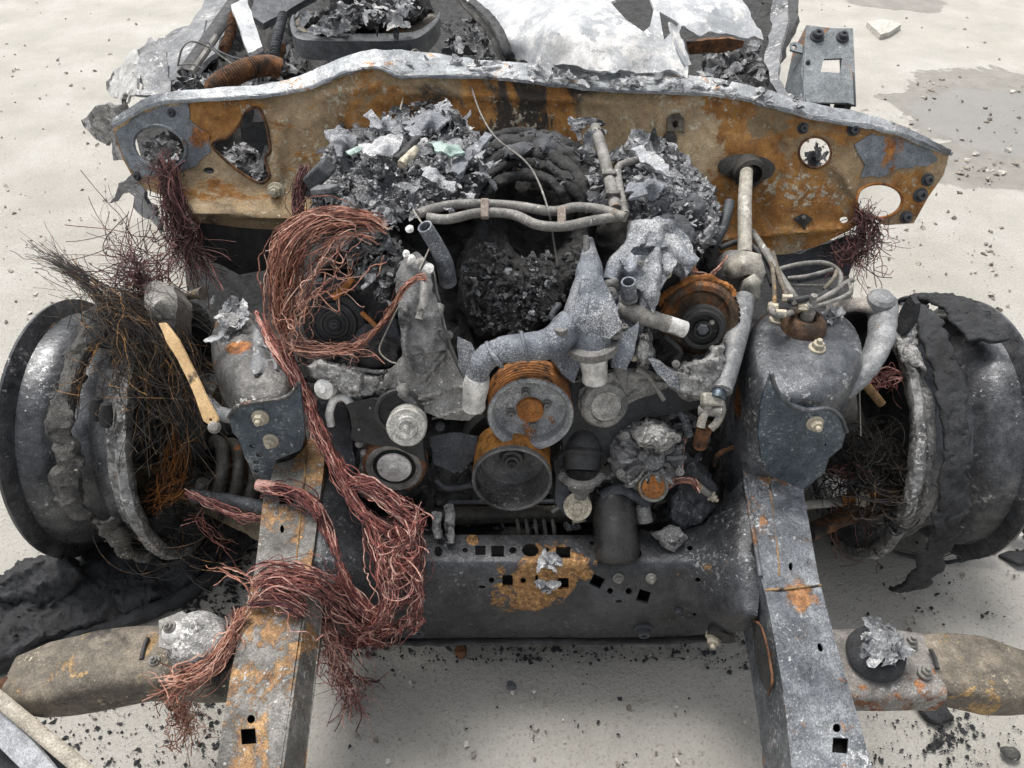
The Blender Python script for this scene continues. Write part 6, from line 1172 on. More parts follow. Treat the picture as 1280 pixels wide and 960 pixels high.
# tangle before the crossmember
rs = np.random.RandomState(77); Q = []
for k in range(60):
    c = np.array([(498, 665, .42), (500, 690, .39), (496, 712, .37)][k % 3]); a0 = rs.rand() * 6.28; n_ = 30; t_ = np.linspace(0, rs.uniform(.5, 1.2), n_) * 6.28 + a0; rx, ry = rs.uniform(6, 22), rs.uniform(6, 24); cx, cy = c[0] + rs.randn() * 8, c[1] + rs.randn() * 11
    uv = np.stack([cx + rx * np.cos(t_), cy + ry * np.sin(t_ * rs.uniform(.8, 1.2))], 1); Q.append(PZ(uv, c[2] + .015 * np.sin(t_ * 2 + a0) + rs.uniform(-.01, .03)))
mb = MB(); V, F, T = wires(np.array(Q), .0010, 4, rs); mb.add(V, F, T)
for g, n_, sprd, sd_ in ((W((500, 680, .40), (516, 720, .37), (520, 760, .32), (500, 785, .27), (470, 800, .20), (430, 800, .16)), 22, [.014, .010, .008, .010, .012, .018], 3), (W((515, 650, .43), (522, 690, .39), (512, 740, .35), (480, 770, .30)), 18, [.012, .012, .013, .013], 4), (W((505, 775, .28), (470, 795, .22), (440, 805, .15), (415, 795, .10)), 24, [.006, .009, .011, .012], 5), (W((530, 640, .44), (512, 668, .42), (498, 700, .39), (505, 740, .35)), 22, [.01, .014, .014, .010], 6), (W((520, 760, .31), (526, 778, .28), (512, 790, .25)), 10, [.004, .005, .006], 7)):
    V, F, T = strands(np.array(g), n_, sprd, seed=sd_ + 60, wig=.5, kink=.012, r=.00105, trim=.12, fray=.01); mb.add(V, F, T)
o = mb.build('wire_tangle', m_pink, angle=80); tag(o, 'tangled knot of pink copper wires piled against the end of the crossmember', 'wire tangle'); o['kind'] = 'thing'
# pale strap over the rail, running down the gusset
bundle('pale_wire_strap', m_pink, 'pale pink wire loom with fused round end laid across the rust-stained rail', [
    (W((326, 607, .437), (350, 611, .44), (378, 620, .437), (396, 634, .425), (408, 662, .40), (420, 700, .375), (438, 738, .345), (465, 766, .31), (492, 775, .29)), 46, [.009, .009, .009, .008, .007, .008, .009, .010, .010], dict(kink=.005, seed=21, wig=.3, r=.00095, trim=.05)),
    (W((330, 609, .442), (355, 612, .444), (382, 624, .44), (400, 645, .42)), 40, [.009, .010, .010, .006], dict(seed=23, wig=.2, r=.00105, trim=.0))])
mk('fused_end', *tube(np.array([P(322, 606, .438), P(334, 608, .441), P(345, 610, .442)]), [.009, .0115, .009], 14, 12, rough=.002), burnt('pink_sheath', (.40, .20, .16), (.62, .38, .32), sc=30, grime=.2, rough=.6), bpy.data.objects['pale_wire_strap'])
# broad spray over the rail lower down
bundle('wire_spray', m_pink, 'broad fan of pink and dark wires draped over the rail and hanging to the ground', [
    (W((312, 726, .41), (335, 715, .42), (365, 715, .42), (395, 728, .40), (425, 752, .33), (455, 775, .26), (488, 790, .21)), 64, [.016, .018, .018, .02, .024, .028, .026], dict(kink=.007, seed=31, wig=.35, r=.00105, trim=.15)),
    (W((312, 745, .405), (340, 735, .415), (375, 742, .41), (402, 765, .33), (420, 800, .20), (430, 835, .08)), 44, [.014, .020, .026, .028, .028, .024], dict(kink=.007, seed=32, wig=.45, r=.00095, trim=.2, fray=.02)),
    (W((310, 755, .40), (340, 752, .41), (372, 764, .40), (400, 790, .30)), 30, [.006, .006, .006, .008], dict(seed=33, wig=.2, r=.00105)),
    (W((395, 745, .36), (412, 790, .20), (425, 840, .06), (440, 870, .02), (452, 900, .008)), 36, [.03, .03, .024, .014, .012], dict(kink=.02, seed=34, wig=.7, r=.001, trim=.25, fray=.03)),
    (W((425, 838, .05), (455, 850, .015), (478, 858, .008)), 8, [.012, .006, .008], dict(seed=35, wig=.8, r=.001, fray=.02))])
bundle('red_wire_tuft', m_copper, 'red copper wire tuft hugging the ash-white mount on the tan bumper arm', [
    (W((305, 762, .39), (292, 790, .385), (280, 815, .385), (262, 835, .385), (235, 848, .38), (212, 858, .37)), 70, [.010, .010, .011, .013, .014, .02], dict(kink=.007, seed=41, wig=.35, r=.00095, trim=.1, fray=.012)),
    (W((225, 850, .38), (215, 865, .34), (222, 885, .25), (235, 910, .12), (241, 935, .03)), 36, [.014, .012, .010, .010, .012], dict(kink=.014, seed=42, wig=.6, r=.0009, trim=.25, fray=.02)),
    (W((300, 765, .395), (320, 742, .41), (300, 722, .40), (262, 715, .36)), 6, [.004, .01, .01, .02], dict(seed=43, wig=.5, r=.001))])
# hanging bundles at the firewall ends
bundle('hanging_loom', m_purp, 'dark purple wire loom hanging out of the round firewall hole by the torn fender', [
    (W((205, 200, .70), (212, 230, .66), (222, 270, .60), (232, 310, .54), (240, 350, .49)), 110, [.016, .018, .024, .032, .036], dict(kink=.012, seed=51, wig=.4, r=.00105, trim=.15, fray=.03)),
    (W((208, 205, .70), (215, 250, .64), (230, 300, .56), (250, 340, .5)), 40, [.02, .024, .03, .04], dict(seed=52, wig=.6, r=.001, trim=.3, fray=.04))])
bundle('wire_drop', m_purp, 'short dark wire bundle dropping between the firewall and the charred box', [
    (W((382, 205, .76), (376, 225, .74), (372, 250, .71), (376, 275, .68)), 60, [.008, .010, .012, .012], dict(seed=53, wig=.3, r=.00105))])
bundle('hanging_loom', m_purp, 'dark red wire loom trailing out of the large round firewall hole', [
    (W((1072, 256, .60), (1080, 275, .58), (1078, 300, .54), (1066, 325, .50), (1058, 345, .46)), 90, [.010, .016, .026, .030, .028], dict(kink=.014, seed=55, wig=.5, r=.00095, trim=.3, fray=.03)),
    (W((1080, 262, .60), (1094, 280, .57), (1094, 305, .52), (1082, 335, .46)), 30, [.010, .014, .02, .024], dict(seed=56, wig=.6, r=.0009, trim=.4, fray=.03))])
# steel tyre cords on the left wheel
bundle('cord_spray', m_dwire, 'hair-like fan of brown steel tyre cords bursting from the top of the wheel', [
    (W((190, 415, .56), (160, 390, .585), (125, 365, .60), (85, 335, .61), (40, 305, .60)), 120, [.05, .035, .016, .010, .012], dict(seed=61, kink=.003, wig=.2, r=.0006, trim=.35, fray=.015)),
    (W((200, 430, .55), (160, 410, .57), (120, 390, .58), (80, 372, .58)), 60, [.04, .04, .036, .04], dict(seed=62, wig=.3, r=.0006, trim=.5, fray=.03)),
    (W((130, 380, .58), (160, 400, .58), (190, 440, .54), (205, 500, .46), (200, 560, .38)), 260, [.03, .05, .065, .075, .085], dict(seed=63, kink=.006, wig=.3, r=.0006, trim=.3, fray=.04)),
    (W((150, 405, .58), (195, 425, .56), (225, 470, .50), (235, 540, .40)), 120, [.03, .045, .05, .06], dict(seed=64, kink=.006, wig=.3, r=.0006, trim=.35, fray=.03)),
    (W((140, 408, .575), (112, 440, .545), (96, 480, .50), (88, 530, .45)), 50, [.006, .006, .007, .008], dict(seed=65, wig=.3, r=.0009, trim=.25))], 'tyre cords')
rs = np.random.RandomState(88); Q = []
for k in range(150):
    x, y = rs.uniform(150, 300), rs.uniform(510, 680); z = .33 - (y - 510) * .0009; a0 = rs.rand() * 6.28; t_ = np.linspace(0, rs.uniform(.25, .9), 26) * 6.28 + a0; rx, ry = rs.uniform(10, 70), rs.uniform(12, 70)
    Q.append(PZ(np.stack([x + rx * np.cos(t_), y + ry * np.sin(t_)], 1), np.maximum(.02, z + .03 * np.sin(t_ + a0) - .0004 * (ry * np.sin(t_)))))
V, F, T = wires(np.array(Q), .0007, 4, rs); o = mk('loose_cords', V, F, m_dwire, tone=T * .85, angle=80); tag(o, 'loose curling dark tyre wires hanging in front of the coil spring', 'tyre cords'); o['kind'] = 'thing'
bundle('rust_cords', m_rust, 'straight rust-orange tyre cords hanging inside the wheel near the spring', [(W((222, 520, .38), (222, 560, .34), (215, 600, .30), (200, 630, .26)), 40, [.02, .026, .03, .03], dict(seed=66, wig=.25, r=.0007, trim=.4)), (W((240, 600, .30), (205, 618, .28), (175, 635, .26)), 26, [.03, .02, .02], dict(seed=67, wig=.3, r=.0007, trim=.3))], 'tyre cords')
bundle('purple_brush', m_purp, 'purple brush of fine wires standing up above the wheel beside the loom', [
    (W((200, 372, .57), (180, 350, .60), (165, 320, .64), (158, 280, .68)), 60, [.03, .04, .05, .06], dict(seed=68, wig=.5, r=.0008, trim=.6, fray=.05)),
    (W((215, 380, .57), (190, 360, .59), (170, 352, .60), (150, 350, .60)), 50, [.03, .03, .03, .03], dict(seed=69, wig=.9, r=.0009, trim=.4, fray=.03)), (W((175, 350, .60), (150, 310, .64), (135, 250, .68)), 9, [.02, .03, .04], dict(seed=70, wig=.4, r=.0006, trim=.2, fray=.03))])
bundle('pink_leads', m_pink, 'thin pink leads running behind the coil spring under the rail', [(W((232, 612, .32), (265, 630, .31), (300, 645, .30), (330, 650, .30)), 16, [.01, .01, .01, .008], dict(seed=71, r=.00105, wig=.4)), (W((245, 640, .26), (262, 665, .20), (290, 690, .10)), 10, [.006, .01, .012], dict(seed=72, r=.001, wig=.5, fray=.02))], 'wire')
# tangle behind the right wheel
rs = np.random.RandomState(99); Q = []
for k in range(200):
    x, y = rs.uniform(1045, 1140), rs.uniform(545, 640); z = .32; a0 = rs.rand() * 6.28; t_ = np.linspace(0, rs.uniform(.3, 1.), 24) * 6.28 + a0; rx, ry = rs.uniform(8, 36), rs.uniform(8, 34)
    Q.append(PZ(np.stack([x + rx * np.cos(t_), y + ry * np.sin(t_)], 1), np.maximum(.03, z - (y - 580) * .001 + .03 * np.sin(t_ + a0) + rs.uniform(-.03, .05))))
V, F, T = wires(np.array(Q), .0011, 4, rs); o = mk('burnt_harness', V, F, m_dwire, tone=T * .7, angle=80); tag(o, 'dark burnt wiring tangle stuffed between the tall tower and the ringed rim', 'wire tangle'); o['kind'] = 'thing'
bundle('red_leads', m_purp, 'thin reddish leads dangling under the tie rod to the ground', [(W((1030, 590, .33), (1060, 600, .32), (1090, 590, .32)), 14, [.012, .02, .02], dict(seed=73, r=.001, wig=.6)), (W((1085, 640, .26), (1082, 665, .15), (1078, 690, .03)), 8, [.03, .04, .05], dict(seed=74, r=.0009, wig=.5, fray=.03)), (W((1045, 600, .30), (1042, 660, .15), (1052, 690, .02), (1090, 700, .008)), 5, [.008, .01, .01, .02], dict(seed=75, r=.001))], 'wire')
bundle('pink_tuft', m_pink, 'small pink wire tuft beside the curved pale arm at the ringed rim', [(W((1090, 478, .47), (1110, 470, .48), (1140, 480, .47)), 26, [.012, .014, .016], dict(seed=76, r=.001, wig=.7, fray=.02))])
bundle('firewall_leads', m_copper, 'copper leads rising from the manifold near the column tube', [(W((850, 310, .74), (856, 325, .725), (862, 340, .70)), 26, [.01, .008, .009], dict(seed=77, r=.00095, wig=.4)), (W((835, 268, .76), (850, 290, .75), (856, 310, .74)), 24, [.008, .009, .008], dict(seed=78, r=.001)), (W((862, 340, .70), (885, 345, .68), (900, 335, .68), (912, 318, .68)), 4, [.006, .003, .003, .003], dict(seed=79, r=.00105))], 'wire')
bundle('alternator_leads', m_copper, 'short red leads curling over the ash-grey alternator', [(W((826, 615, .44), (845, 602, .45), (866, 602, .44), (874, 615, .42)), 12, [.005, .005, .005, .004], dict(seed=80, r=.0015)), (W((858, 545, .48), (850, 570, .47), (845, 595, .45)), 8, [.004, .004, .004], dict(seed=81, r=.00105))], 'wire')
# single thin wires
def single(label, pts, r, mat): o = mk('thin_wire', *tube(np.array(pts), r, 60, 6), mat); tag(o, label, 'wire')
single('thin pale wire hooked over the cowl lip, hanging onto the ash heap', [P(526, 66, .84), P(519, 62, .85), P(513, 68, .845), P(510, 95, .82), P(502, 130, .80), (P(493, 168, .79))], .0016, m_col)
single('thin copper wire dropping from the cowl across the charred arches', [P(586, 98, .82), P(600, 140, .81), P(620, 172, .80), P(655, 200, .80), P(672, 225, .80), P(686, 265, .80), P(692, 300, .72), P(697, 332, .68)], .0016, m_pipe)
single('thin pale wire looping down the face of the timing cover', [P(516, 262, .80), P(530, 282, .79), P(543, 292, .78), P(536, 312, .77), P(520, 345, .75), P(500, 380, .71), P(478, 425, .66), P(475, 440, .645), P(488, 452, .635), P(505, 455, .64)], .0013, m_col)
single('stiff wire from the column joint down over the tall tower', [P(1074, 480, .52), P(1075, 510, .50), P(1076, 545, .46)], .001, m_col)
single('thin black wire curling in the tread beneath the wheel', [P(110, 672, .10), P(105, 690, .06), P(130, 698, .05), P(175, 702, .05), P(200, 690, .06)], .0014, m_dwire)
# ------------------------------------------------------------------ ash and scraps on top
m_bed = burnt('ash_bed_crust', (.05, .05, .053), (.48, .485, .50), sc=18, mid=(.20, .205, .215), ash=.46, asc=240, ashc=(.56, .57, .59), soot=.26, ssc=16, grime=.6, rough=.85, bump=1.)
def scatter(poly, surf, n, lo, hi, seed, bright=(1.6, 1.6), lift=(.0, .02), crumple=.45, up=(0, -.35, 1), asp=(1, 2.6), g=8):
    rs = np.random.RandomState(seed); p = np.array(poly, float); a, b = p.min(0), p.max(0); mb = MB(); k = 0
    while k < n:
        uv = a + rs.rand(2) * (b - a)
        if not inside(uv[None], p)[0]: continue
        q = P(uv[0], uv[1], float(surf.z(uv[None])[0]) + rs.uniform(*lift)); s = L(lo + (hi - lo) * rs.rand() ** 2, q)
        mb.add(*flake(q, s, np.array(up) + rs.randn(3) * .45, seed * 1000 + k, crumple * rs.uniform(.6, 1.5), g, rs.uniform(*asp)), t=rs.beta(*bright)); k += 1
    return mb
AL = relief([(390, 230, .70), (420, 170, .74), (480, 140, .78), (560, 135, .80), (610, 190, .80), (600, 230, .78), (540, 200, .80), (460, 210, .77), (500, 260, .76), (430, 260, .74), (390, 290, .68)])
lp = [(388, 240), (398, 195), (415, 165), (455, 158), (480, 140), (520, 128), (560, 125), (600, 170), (625, 190), (600, 240), (545, 262), (500, 275), (450, 272), (400, 262), (385, 268)]
V, F = heap(lp, relief([(x, y, float(AL.z(np.array([[x, y]]))[0]) - .03) for x, y in lp + [(480, 200), (540, 200), (450, 230), (520, 240)]]), .045, 20, 6, 2.2, .08, 14, 7); o = mk('ash_bed', V, F, m_bed, angle=80); stuff(o, 'dark crust of burnt debris under the ash scraps by the copper mane', 'burnt debris')
o = scatter(lp, AL, 170, 3, 12, 5, (1.8, 1.6), lift=(-.02, .010), crumple=.32).build('ash_scraps', m_flake, angle=60); stuff(o, 'grey and white ash scraps heaped between the firewall and the copper mane', 'ash')
o = scatter([(400, 260), (430, 245), (480, 250), (540, 240), (600, 240), (590, 262), (520, 270), (490, 290), (440, 275)], AL, 90, 2, 9, 6, (1.9, 1.4), lift=(-.01, .02)).build('ash_scraps', m_flake, angle=60); stuff(o, 'pale ash scraps along the heater pipes above the timing cover', 'ash')
AR = relief([(775, 190, .78), (800, 170, .80), (850, 190, .79), (880, 240, .76), (905, 290, .72), (860, 300, .74), (820, 320, .73), (790, 290, .75), (830, 240, .80)])
rp = [(768, 190), (790, 172), (815, 165), (850, 185), (872, 215), (892, 240), (902, 275), (898, 305), (870, 318), (840, 325), (815, 318), (795, 300), (785, 260)]
V, F = heap(rp, relief([(x, y, float(AR.z(np.array([[x, y]]))[0]) - .03) for x, y in rp + [(830, 240), (850, 270)]]), .045, 20, 6, 2.2, .08, 14, 8); o = mk('ash_bed', V, F, m_bed, angle=80); stuff(o, 'dark crust of burnt debris on the bank beside the steering column', 'burnt debris')
o = scatter(rp, AR, 130, 3, 12, 9, (1.8, 1.6), lift=(-.02, .010), crumple=.32).build('ash_scraps', m_flake, angle=60); stuff(o, 'blue-grey ash scraps heaped on the bank beside the steering column', 'ash')
o = scatter([(720, 150), (745, 150), (760, 190), (770, 260), (745, 250), (730, 215), (722, 180)], relief([(720, 150, .79), (760, 190, .78), (770, 260, .75), (730, 215, .76), (745, 250, .74)]), 46, 4, 13, 11, (2, 1.5)).build('ash_scraps', m_flake, angle=60); stuff(o, 'feathery grey ash along the upright heater pipe', 'ash')
o = scatter(lp, AL, 700, 1, 3.6, 15, (2.2, 1.5), lift=(-.012, .016), crumple=.7, g=4, asp=(1, 2.4)).build('fine_ash', m_flake, angle=60); stuff(o, 'fine silvery ash crumbs dusting the heap by the copper mane', 'ash')
o = scatter(rp, AR, 520, 1, 3.6, 16, (2.0, 1.6), lift=(-.012, .016), crumple=.7, g=4, asp=(1, 2.4)).build('fine_ash', m_flake, angle=60); stuff(o, 'fine silvery ash crumbs dusting the heap beside the steering column', 'ash')
# larger single scraps
def scrap(name, label, cat, o, z0, z1, mat, seed, amp=.010, sc=28, th=.004):
    c = np.mean(o, 0); V, F = plate(o, [], relief([(x, y, z0 + (z1 - z0) * (k % 2) * .5) for k, (x, y) in enumerate(o)] + [(c[0], c[1], z1)]), th, 4, crease(amp, sc, seed), fine=2.5, seed=seed); return tag(mk(name, V, F, mat, angle=60), label, cat)
m_foil = burnt('speckled_foil', G(.13, .12), G(.30, .12), sc=20, ash=.46, asc=300, ashc=(.56, .57, .60), grime=.7, rough=.7, bump=.8)
m_foil2 = burnt('pale_foil', G(.24, .06), G(.48, .05), sc=24, ash=.4, asc=200, ashc=(.75, .75, .74), grime=.5, rough=.7, bump=.6)
scrap('foil_scrap', 'large speckled grey foil scrap standing against the firewall, ragged top', 'foil scrap', [(502, 154), (520, 142), (540, 132), (560, 124), (565, 138), (558, 158), (540, 165), (518, 168)], .80, .83, m_foil, 1)
scrap('foil_scrap', 'small dark speckled scrap with spiky edge left of the largest foil', 'foil scrap', [(457, 142), (463, 139), (475, 152), (482, 142), (492, 152), (500, 165), (480, 166), (466, 158)], .79, .815, m_foil, 2)
scrap('foil_scrap', 'flat pale foil sheet below the hanging thin wire', 'foil scrap', [(446, 180), (470, 172), (505, 168), (498, 185), (488, 196), (462, 194)], .80, .82, m_foil2, 3)
scrap('foil_scrap', 'rounded ashy clump at the edge of the heap by the firewall', 'foil scrap', [(412, 165), (424, 160), (440, 164), (446, 178), (436, 192), (420, 194), (414, 182)], .755, .80, m_foil, 4, .016)
scrap('glass_scrap', 'greenish melted glass scrap in the ash heap beside the arches', 'glass scrap', [(534, 176), (550, 174), (575, 182), (582, 192), (565, 196), (545, 190)], .815, .83, m_glassy, 5, .006)
scrap('glass_scrap', 'small green glass scrap behind the round ashy clump', 'glass scrap', [(432, 188), (444, 182), (454, 184), (448, 192), (438, 194)], .80, .81, m_glassy, 6, .004)
scrap('foil_scrap', 'long grey strip of foil beside the charred arches', 'foil scrap', [(560, 212), (585, 190), (608, 164), (616, 168), (596, 192), (572, 216)], .80, .82, m_foil, 7, .008)
scrap('foil_scrap', 'wavy pale blue foil fold above the heater pipes', 'foil scrap', [(520, 206), (540, 208), (555, 218), (566, 232), (560, 242), (540, 232), (526, 222)], .795, .825, m_foil2, 8, .014)
scrap('foil_scrap', 'pale crumpled foil by the small bent pipe', 'foil scrap', [(788, 186), (802, 180), (818, 194), (832, 208), (838, 222), (824, 216), (806, 200)], .81, .83, m_foil2, 9, .012)
scrap('foil_scrap', 'broad blue-grey foil fold in the heap by the column', 'foil scrap', [(784, 232), (806, 224), (828, 216), (832, 234), (814, 246), (790, 248)], .80, .83, m_foil, 10, .016)
scrap('foil_scrap', 'speckled foil lobe above the manifold casting', 'foil scrap', [(790, 290), (806, 278), (830, 286), (846, 302), (838, 312), (812, 308), (794, 308)], .765, .79, m_foil, 11, .012)
for k, (lab, a, b, r) in enumerate((('black pipe stub lying slanted in the ash heap', (496, 200, .815), (522, 174, .825), 5), ('cream cracked stub beside the black pipe in the ash heap', (502, 206, .815), (520, 186, .825), 6))):
    V, F = tube(np.array([P(*a), (P(*a) + P(*b)) / 2, P(*b)]), L(r, P(*a)), 16, 10, rough=.003); tag(mk('pipe_stub', V, F, (m_char2, m_cream)[k]), lab, 'pipe')
q = P(398, 218, .755); V, F = box(q, (L(34, q), L(26, q), .03), [(.75, -.1, .6), (.2, .95, .1), (-.6, .1, .8)]); tag(mk('charred_box', V + n3(V, 20, 2, 3) * .006, F, m_foldc, bevel=.004), 'charred black box tilted in the heap next to the firewall', 'burnt box')
q = P(406, 238, .745); V, F = box(q, (L(30, q), L(24, q), .012), [(.9, -.2, .2), (.2, .9, -.2), (-.2, .2, .9)]); tag(mk('grey_plate', V + n3(V, 20, 2, 5) * .006, F, m_skin, bevel=.003), 'small dull grey plate below the charred box', 'metal plate')
for k, (px, py, r, lab) in enumerate(((858, 262, 24, 'large charred lump with a hole on the heap beside the column'), (845, 295, 22, 'smooth charred lump above the copper leads'))):
    c = P(px, py, .755); V, F = lathe([(L(r, c) * math.sin(t), -L(r, c) * .8 * math.cos(t)) for t in np.linspace(.05, 3.1, 14)], c, (.2, -.4, 1), 26); V = V + n3(V, 22, 4, k) * .022; tag(mk('charred_lump', V, F, m_foldc, angle=80), lab, 'charred lump')

# ------------------------------------------------------------------ inside the cab
V, F = heap([(376, 40), (390, 12), (430, -10), (520, -10), (545, 14), (520, 38), (470, 44), (430, 46)], relief([(376, 36, .80), (450, 10, .86), (450, 40, .81), (520, 36, .81), (540, 14, .83)]), .03, 22, 5, 2.6, .02, 10, 21); o = mk('seat_ash', V, F, m_char, angle=80); stuff(o, 'black and grey ash heap on the steel seat pan', 'ash')
o = scatter([(372, 30), (388, 16), (450, 0), (520, -5), (530, 20), (500, 34), (450, 40), (400, 42)], relief([(372, 30, .81), (450, 10, .875), (450, 40, .82), (520, 30, .83)]), 90, 3, 11, 31, (1.8, 1.4), lift=(0, .025)).build('seat_scraps', m_flake, angle=60); stuff(o, 'pale ash scraps scattered on the seat pan', 'ash')
V, F = heap([(215, 118), (240, 90), (250, 40), (262, -10), (370, -10), (372, 60), (440, 62), (560, 66), (640, 76), (700, 80), (640, 95), (500, 90), (380, 108), (280, 112)], relief([(220, 110, .58), (260, 0, .56), (360, 10, .52), (350, 90, .62), (450, 60, .52), (600, 70, .58), (500, 85, .64), (690, 82, .7)]), .06, 14, 6, 3, .1, 14, 23); o = mk('cab_char', V, F, m_char, angle=80); stuff(o, 'black char filling the cab behind the cowl lip', 'char')
o = scatter([(215, 115), (235, 90), (262, 96), (300, 106), (350, 98), (365, 70), (340, 60), (330, 90), (290, 98), (255, 104)], relief([(220, 112, .68), (255, 98, .70), (300, 104, .70), (350, 90, .68), (340, 60, .64)]), 110, 3, 12, 33, (1.7, 1.5), lift=(0, .03)).build('cab_scraps', m_flake, angle=60); stuff(o, 'grey ash scraps in the cab corner behind the round hole', 'ash')
o = scatter([(180, 210), (200, 170), (230, 180), (225, 205)], relief([(180, 210, .62), (200, 170, .64), (230, 190, .63)]), 26, 5, 14, 35, (1.5, 2.0)).build('cab_scraps', m_flake, angle=60); stuff(o, 'ash scraps seen through the round firewall hole', 'ash')
o = scatter([(272, 190), (300, 180), (335, 195), (335, 225), (310, 222)], relief([(270, 190, .60), (335, 195, .62), (310, 222, .58)]), 46, 5, 14, 36, (2.2, 1.2)).build('cab_scraps', m_flake, angle=60); stuff(o, 'pale ash scraps seen through the three-sided firewall opening', 'ash')
o = scatter([(1000, 198), (1020, 188), (1034, 200), (1020, 212)], relief([(1000, 198, .60), (1034, 200, .6), (1020, 212, .58)]), 14, 5, 10, 37, (1.8, 1.4)).build('cab_scraps', m_flake, angle=60); stuff(o, 'ash scraps seen through the ringed firewall hole', 'ash')
o = scatter([(880, 60), (950, 55), (960, 105), (920, 108), (880, 96)], relief([(880, 60, .64), (950, 55, .66), (960, 105, .70), (880, 96, .70)]), 70, 3, 12, 38, (1.3, 2.2), lift=(0, .03)).build('cab_scraps', m_flake, angle=60); stuff(o, 'dark scraps in the cab corner under the bleached panel', 'ash')
o = scatter([(545, 30), (590, 20), (625, 60), (630, 76), (560, 66)], relief([(545, 30, .62), (590, 20, .64), (630, 76, .70), (560, 66, .64)]), 60, 3, 11, 39, (1.2, 2.4), lift=(0, .03)).build('cab_scraps', m_flake, angle=60); stuff(o, 'dark scraps between the seat pan and the bleached panel', 'ash')
def coil(label, pts, rad, turns, wire, mat, name='thin_spring'):
    p = spline(np.array([P(*q) for q in pts]), turns * 12); t, a, b = frames(p); th = np.linspace(0, turns * 2 * np.pi, len(p)); q = p + rad * (np.cos(th)[:, None] * a + np.sin(th)[:, None] * b)
    tag(mk(name, *tube(q, wire, 0, 5), mat), label, 'spring')
coil('rusty coiled sheath curving along the cowl lip inside the cab', [(266, 112, .76), (285, 98, .79), (310, 86, .80), (335, 82, .79), (350, 86, .78)], .020, 46, .0032, m_rustd)
coil('thin grey spring hanging beside the seat pan', [(354, 18, .80), (350, 34, .80), (346, 50, .79), (342, 72, .78)], .010, 26, .0022, m_dkst)
coil('thin rusty spring leaning beside the bent bar in the cab', [(292, 18, .80), (288, 40, .79), (280, 62, .78)], .010, 24, .0022, m_rustd)
b1 = tag(mk('bent_rail', *tube(np.array([P(232, 92, .72), P(250, 66, .74), P(268, 40, .75), P(292, 5, .77), P(305, -15, .78)]), .022, 20, 12, flat=.55), m_char2), 'dark tubular rail slanting across the cab corner', 'metal rail')
b2 = tag(mk('bent_rail', *tube(np.array([P(240, 90, .75), P(256, 68, .77), P(270, 46, .78)]), .007, 14, 8), m_pipe), 'thin grey rod lying along the dark slanting rail', 'metal rod')
V, F = plate([(289, 5), (302, -2), (308, -6), (318, 30), (328, 58), (320, 62), (310, 66), (304, 50)], [], plane(P(290, 5, .84), P(320, 0, .84), P(315, 62, .80)), .01, 7, crease(.004, 30, 4)); tag(mk('white_strip', V, F, m_roof, bevel=.001), 'bright white bent metal strip standing in the cab beside the springs', 'metal strip')
V, F = plate([(312, 18), (320, -12), (392, -20), (396, -8), (370, 6), (340, 24), (330, 30)], [], plane(P(315, 18, .78), P(390, -10, .80), P(340, 24, .77)), .02, 8, crease(.005, 20, 4)); tag(mk('dash_rail', V, F, m_dkst, bevel=.002), 'dark steel channel running off behind the white strip', 'metal rail')
V, F = plate([(858, 52), (910, 48), (930, 52), (928, 60), (905, 66), (862, 68)], [], plane(P(858, 52, .76), P(930, 52, .76), P(900, 68, .73)), .02, 7, crease(.004, 20, 4)); tag(mk('dash_rail', V, F, m_rustd, bevel=.002), 'rusty brown channel under the torn edge of the bleached panel', 'metal rail')
single('loose wire loop curling above the cab corner', [P(222, 82, .78), P(228, 60, .82), P(240, 52, .82), P(262, 60, .80), (P(290, 80, .78))], .0022, m_pipe)
single('wire arching from the slanting rail toward the springs', [P(258, 26, .82), P(256, 45, .82), P(270, 62, .80), P(300, 74, .79), P(318, 70, .79)], .0022, m_dkst)
single('thin pale rod bent behind the cowl lip at the fender', [P(222, 82, .77), P(238, 80, .78), P(254, 86, .77)], .002, m_pipe)
V, F = flake(P(494, 31, .86), L(10, P(494, 31, .86)), (0, -.5, 1), 7, .5, 8, 1.6); tag(mk('ash_chunk', V, F, m_white), 'white chunk lying on the front edge of the seat pan', 'ash chunk')
# rusty uprights under the seat pan
for k, (px, lab) in enumerate(((352, 'rusty bracket post left of the dark space under the seat pan'), (530, 'brown bracket post at the far end of the seat pan'))): tag(mk('seat_post', *tube(np.array([P(px, 60, .74), P(px - 4, 80, .66), P(px + 2, 96, .60)]), .012, 14, 8, rough=.005), m_rustd), lab, 'bracket')
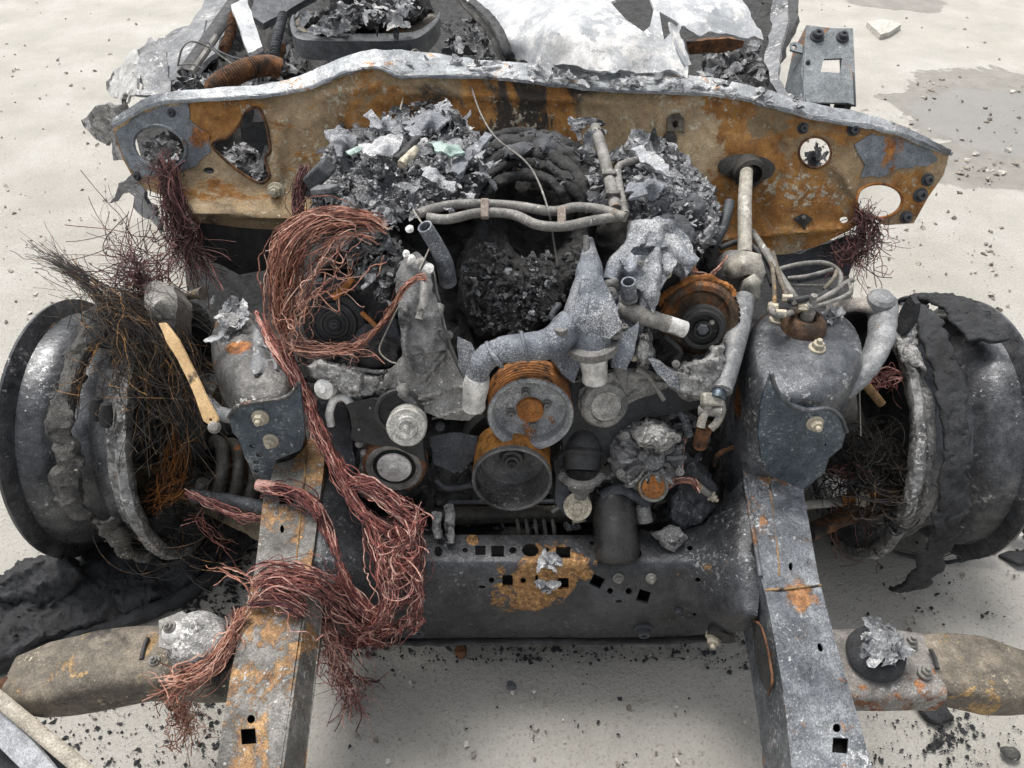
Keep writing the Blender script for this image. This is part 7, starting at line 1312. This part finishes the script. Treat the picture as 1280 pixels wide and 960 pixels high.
# lumps on the ground
for k, (px, py, r, lab) in enumerate(((1166, 884, 20, 'black charred lump fallen beneath the short box arm'), (1262, 942, 9, 'dark clinker lump near the frame corner'), (640, 858, 6, 'dark round stone alone on the clear concrete'), (575, 812, 9, 'reddish charred scrap just below the crossmember edge'), (1070, 680, 14, 'burnt rag lying under the dangling red leads'))):
    c = P(px, py, .012); V, F = lathe([(L(r, c) * math.sin(t), -L(r, c) * .6 * math.cos(t)) for t in np.linspace(.05, 3.1, 12)], c, (.1, -.2, 1), 20); V = V + n3(V, 35, 4, k) * L(r, c) * .7; tag(mk('charred_lump', V, F, (m_rubber, m_rubash, m_dkst, m_purp, m_char)[k] if k != 3 else m_rustd, angle=80), lab, 'charred lump')

# fine black crumbs lying on the charred valley
o = scatter([(575, 340), (600, 300), (640, 320), (700, 320), (735, 300), (720, 350), (690, 400), (650, 420), (600, 415), (580, 380)], relief([(580, 330, .675), (620, 300, .69), (660, 330, .675), (640, 370, .645), (600, 400, .615), (680, 400, .615), (735, 290, .70), (720, 330, .675)]), 420, 1.2, 5, 51, (1, 5), lift=(-.014, .006), crumple=.7, g=5, asp=(1, 1.8)).build('char_crumbs', m_flake, angle=60); stuff(o, 'small black char crumbs in the valley between the engine banks', 'char')
o = scatter([(575, 270), (600, 200), (650, 165), (710, 170), (745, 220), (740, 280), (715, 240), (660, 205), (610, 235)], relief([(575, 270, .73), (600, 200, .78), (650, 165, .77), (745, 220, .77), (660, 215, .785), (740, 280, .73)]), 90, 1.2, 4.5, 52, (1, 4), lift=(-.016, .0), crumple=.6, g=5, asp=(1, 3)).build('char_crumbs', m_flake, angle=60); stuff(o, 'small black char crumbs on the charred arches', 'char')
o = scatter([(430, 300), (500, 290), (510, 330), (480, 380), (440, 345)], ES(.03), 120, 2, 8, 53, (1, 3), lift=(-.01, .01), crumple=.6, g=5).build('char_crumbs', m_flake, angle=60); stuff(o, 'char crumbs under the copper mane near the timing cover', 'char')
o = scatter([(400, 470), (520, 600), (560, 660), (720, 660), (860, 640), (900, 520), (880, 480), (800, 540), (700, 560), (540, 560), (450, 500)], ES(-.06), 200, 2, 8, 54, (1, 3), lift=(-.01, .01), crumple=.6, g=5).build('char_crumbs', m_flake, angle=60); stuff(o, 'dark crumbs low on the engine behind the pulleys', 'char')
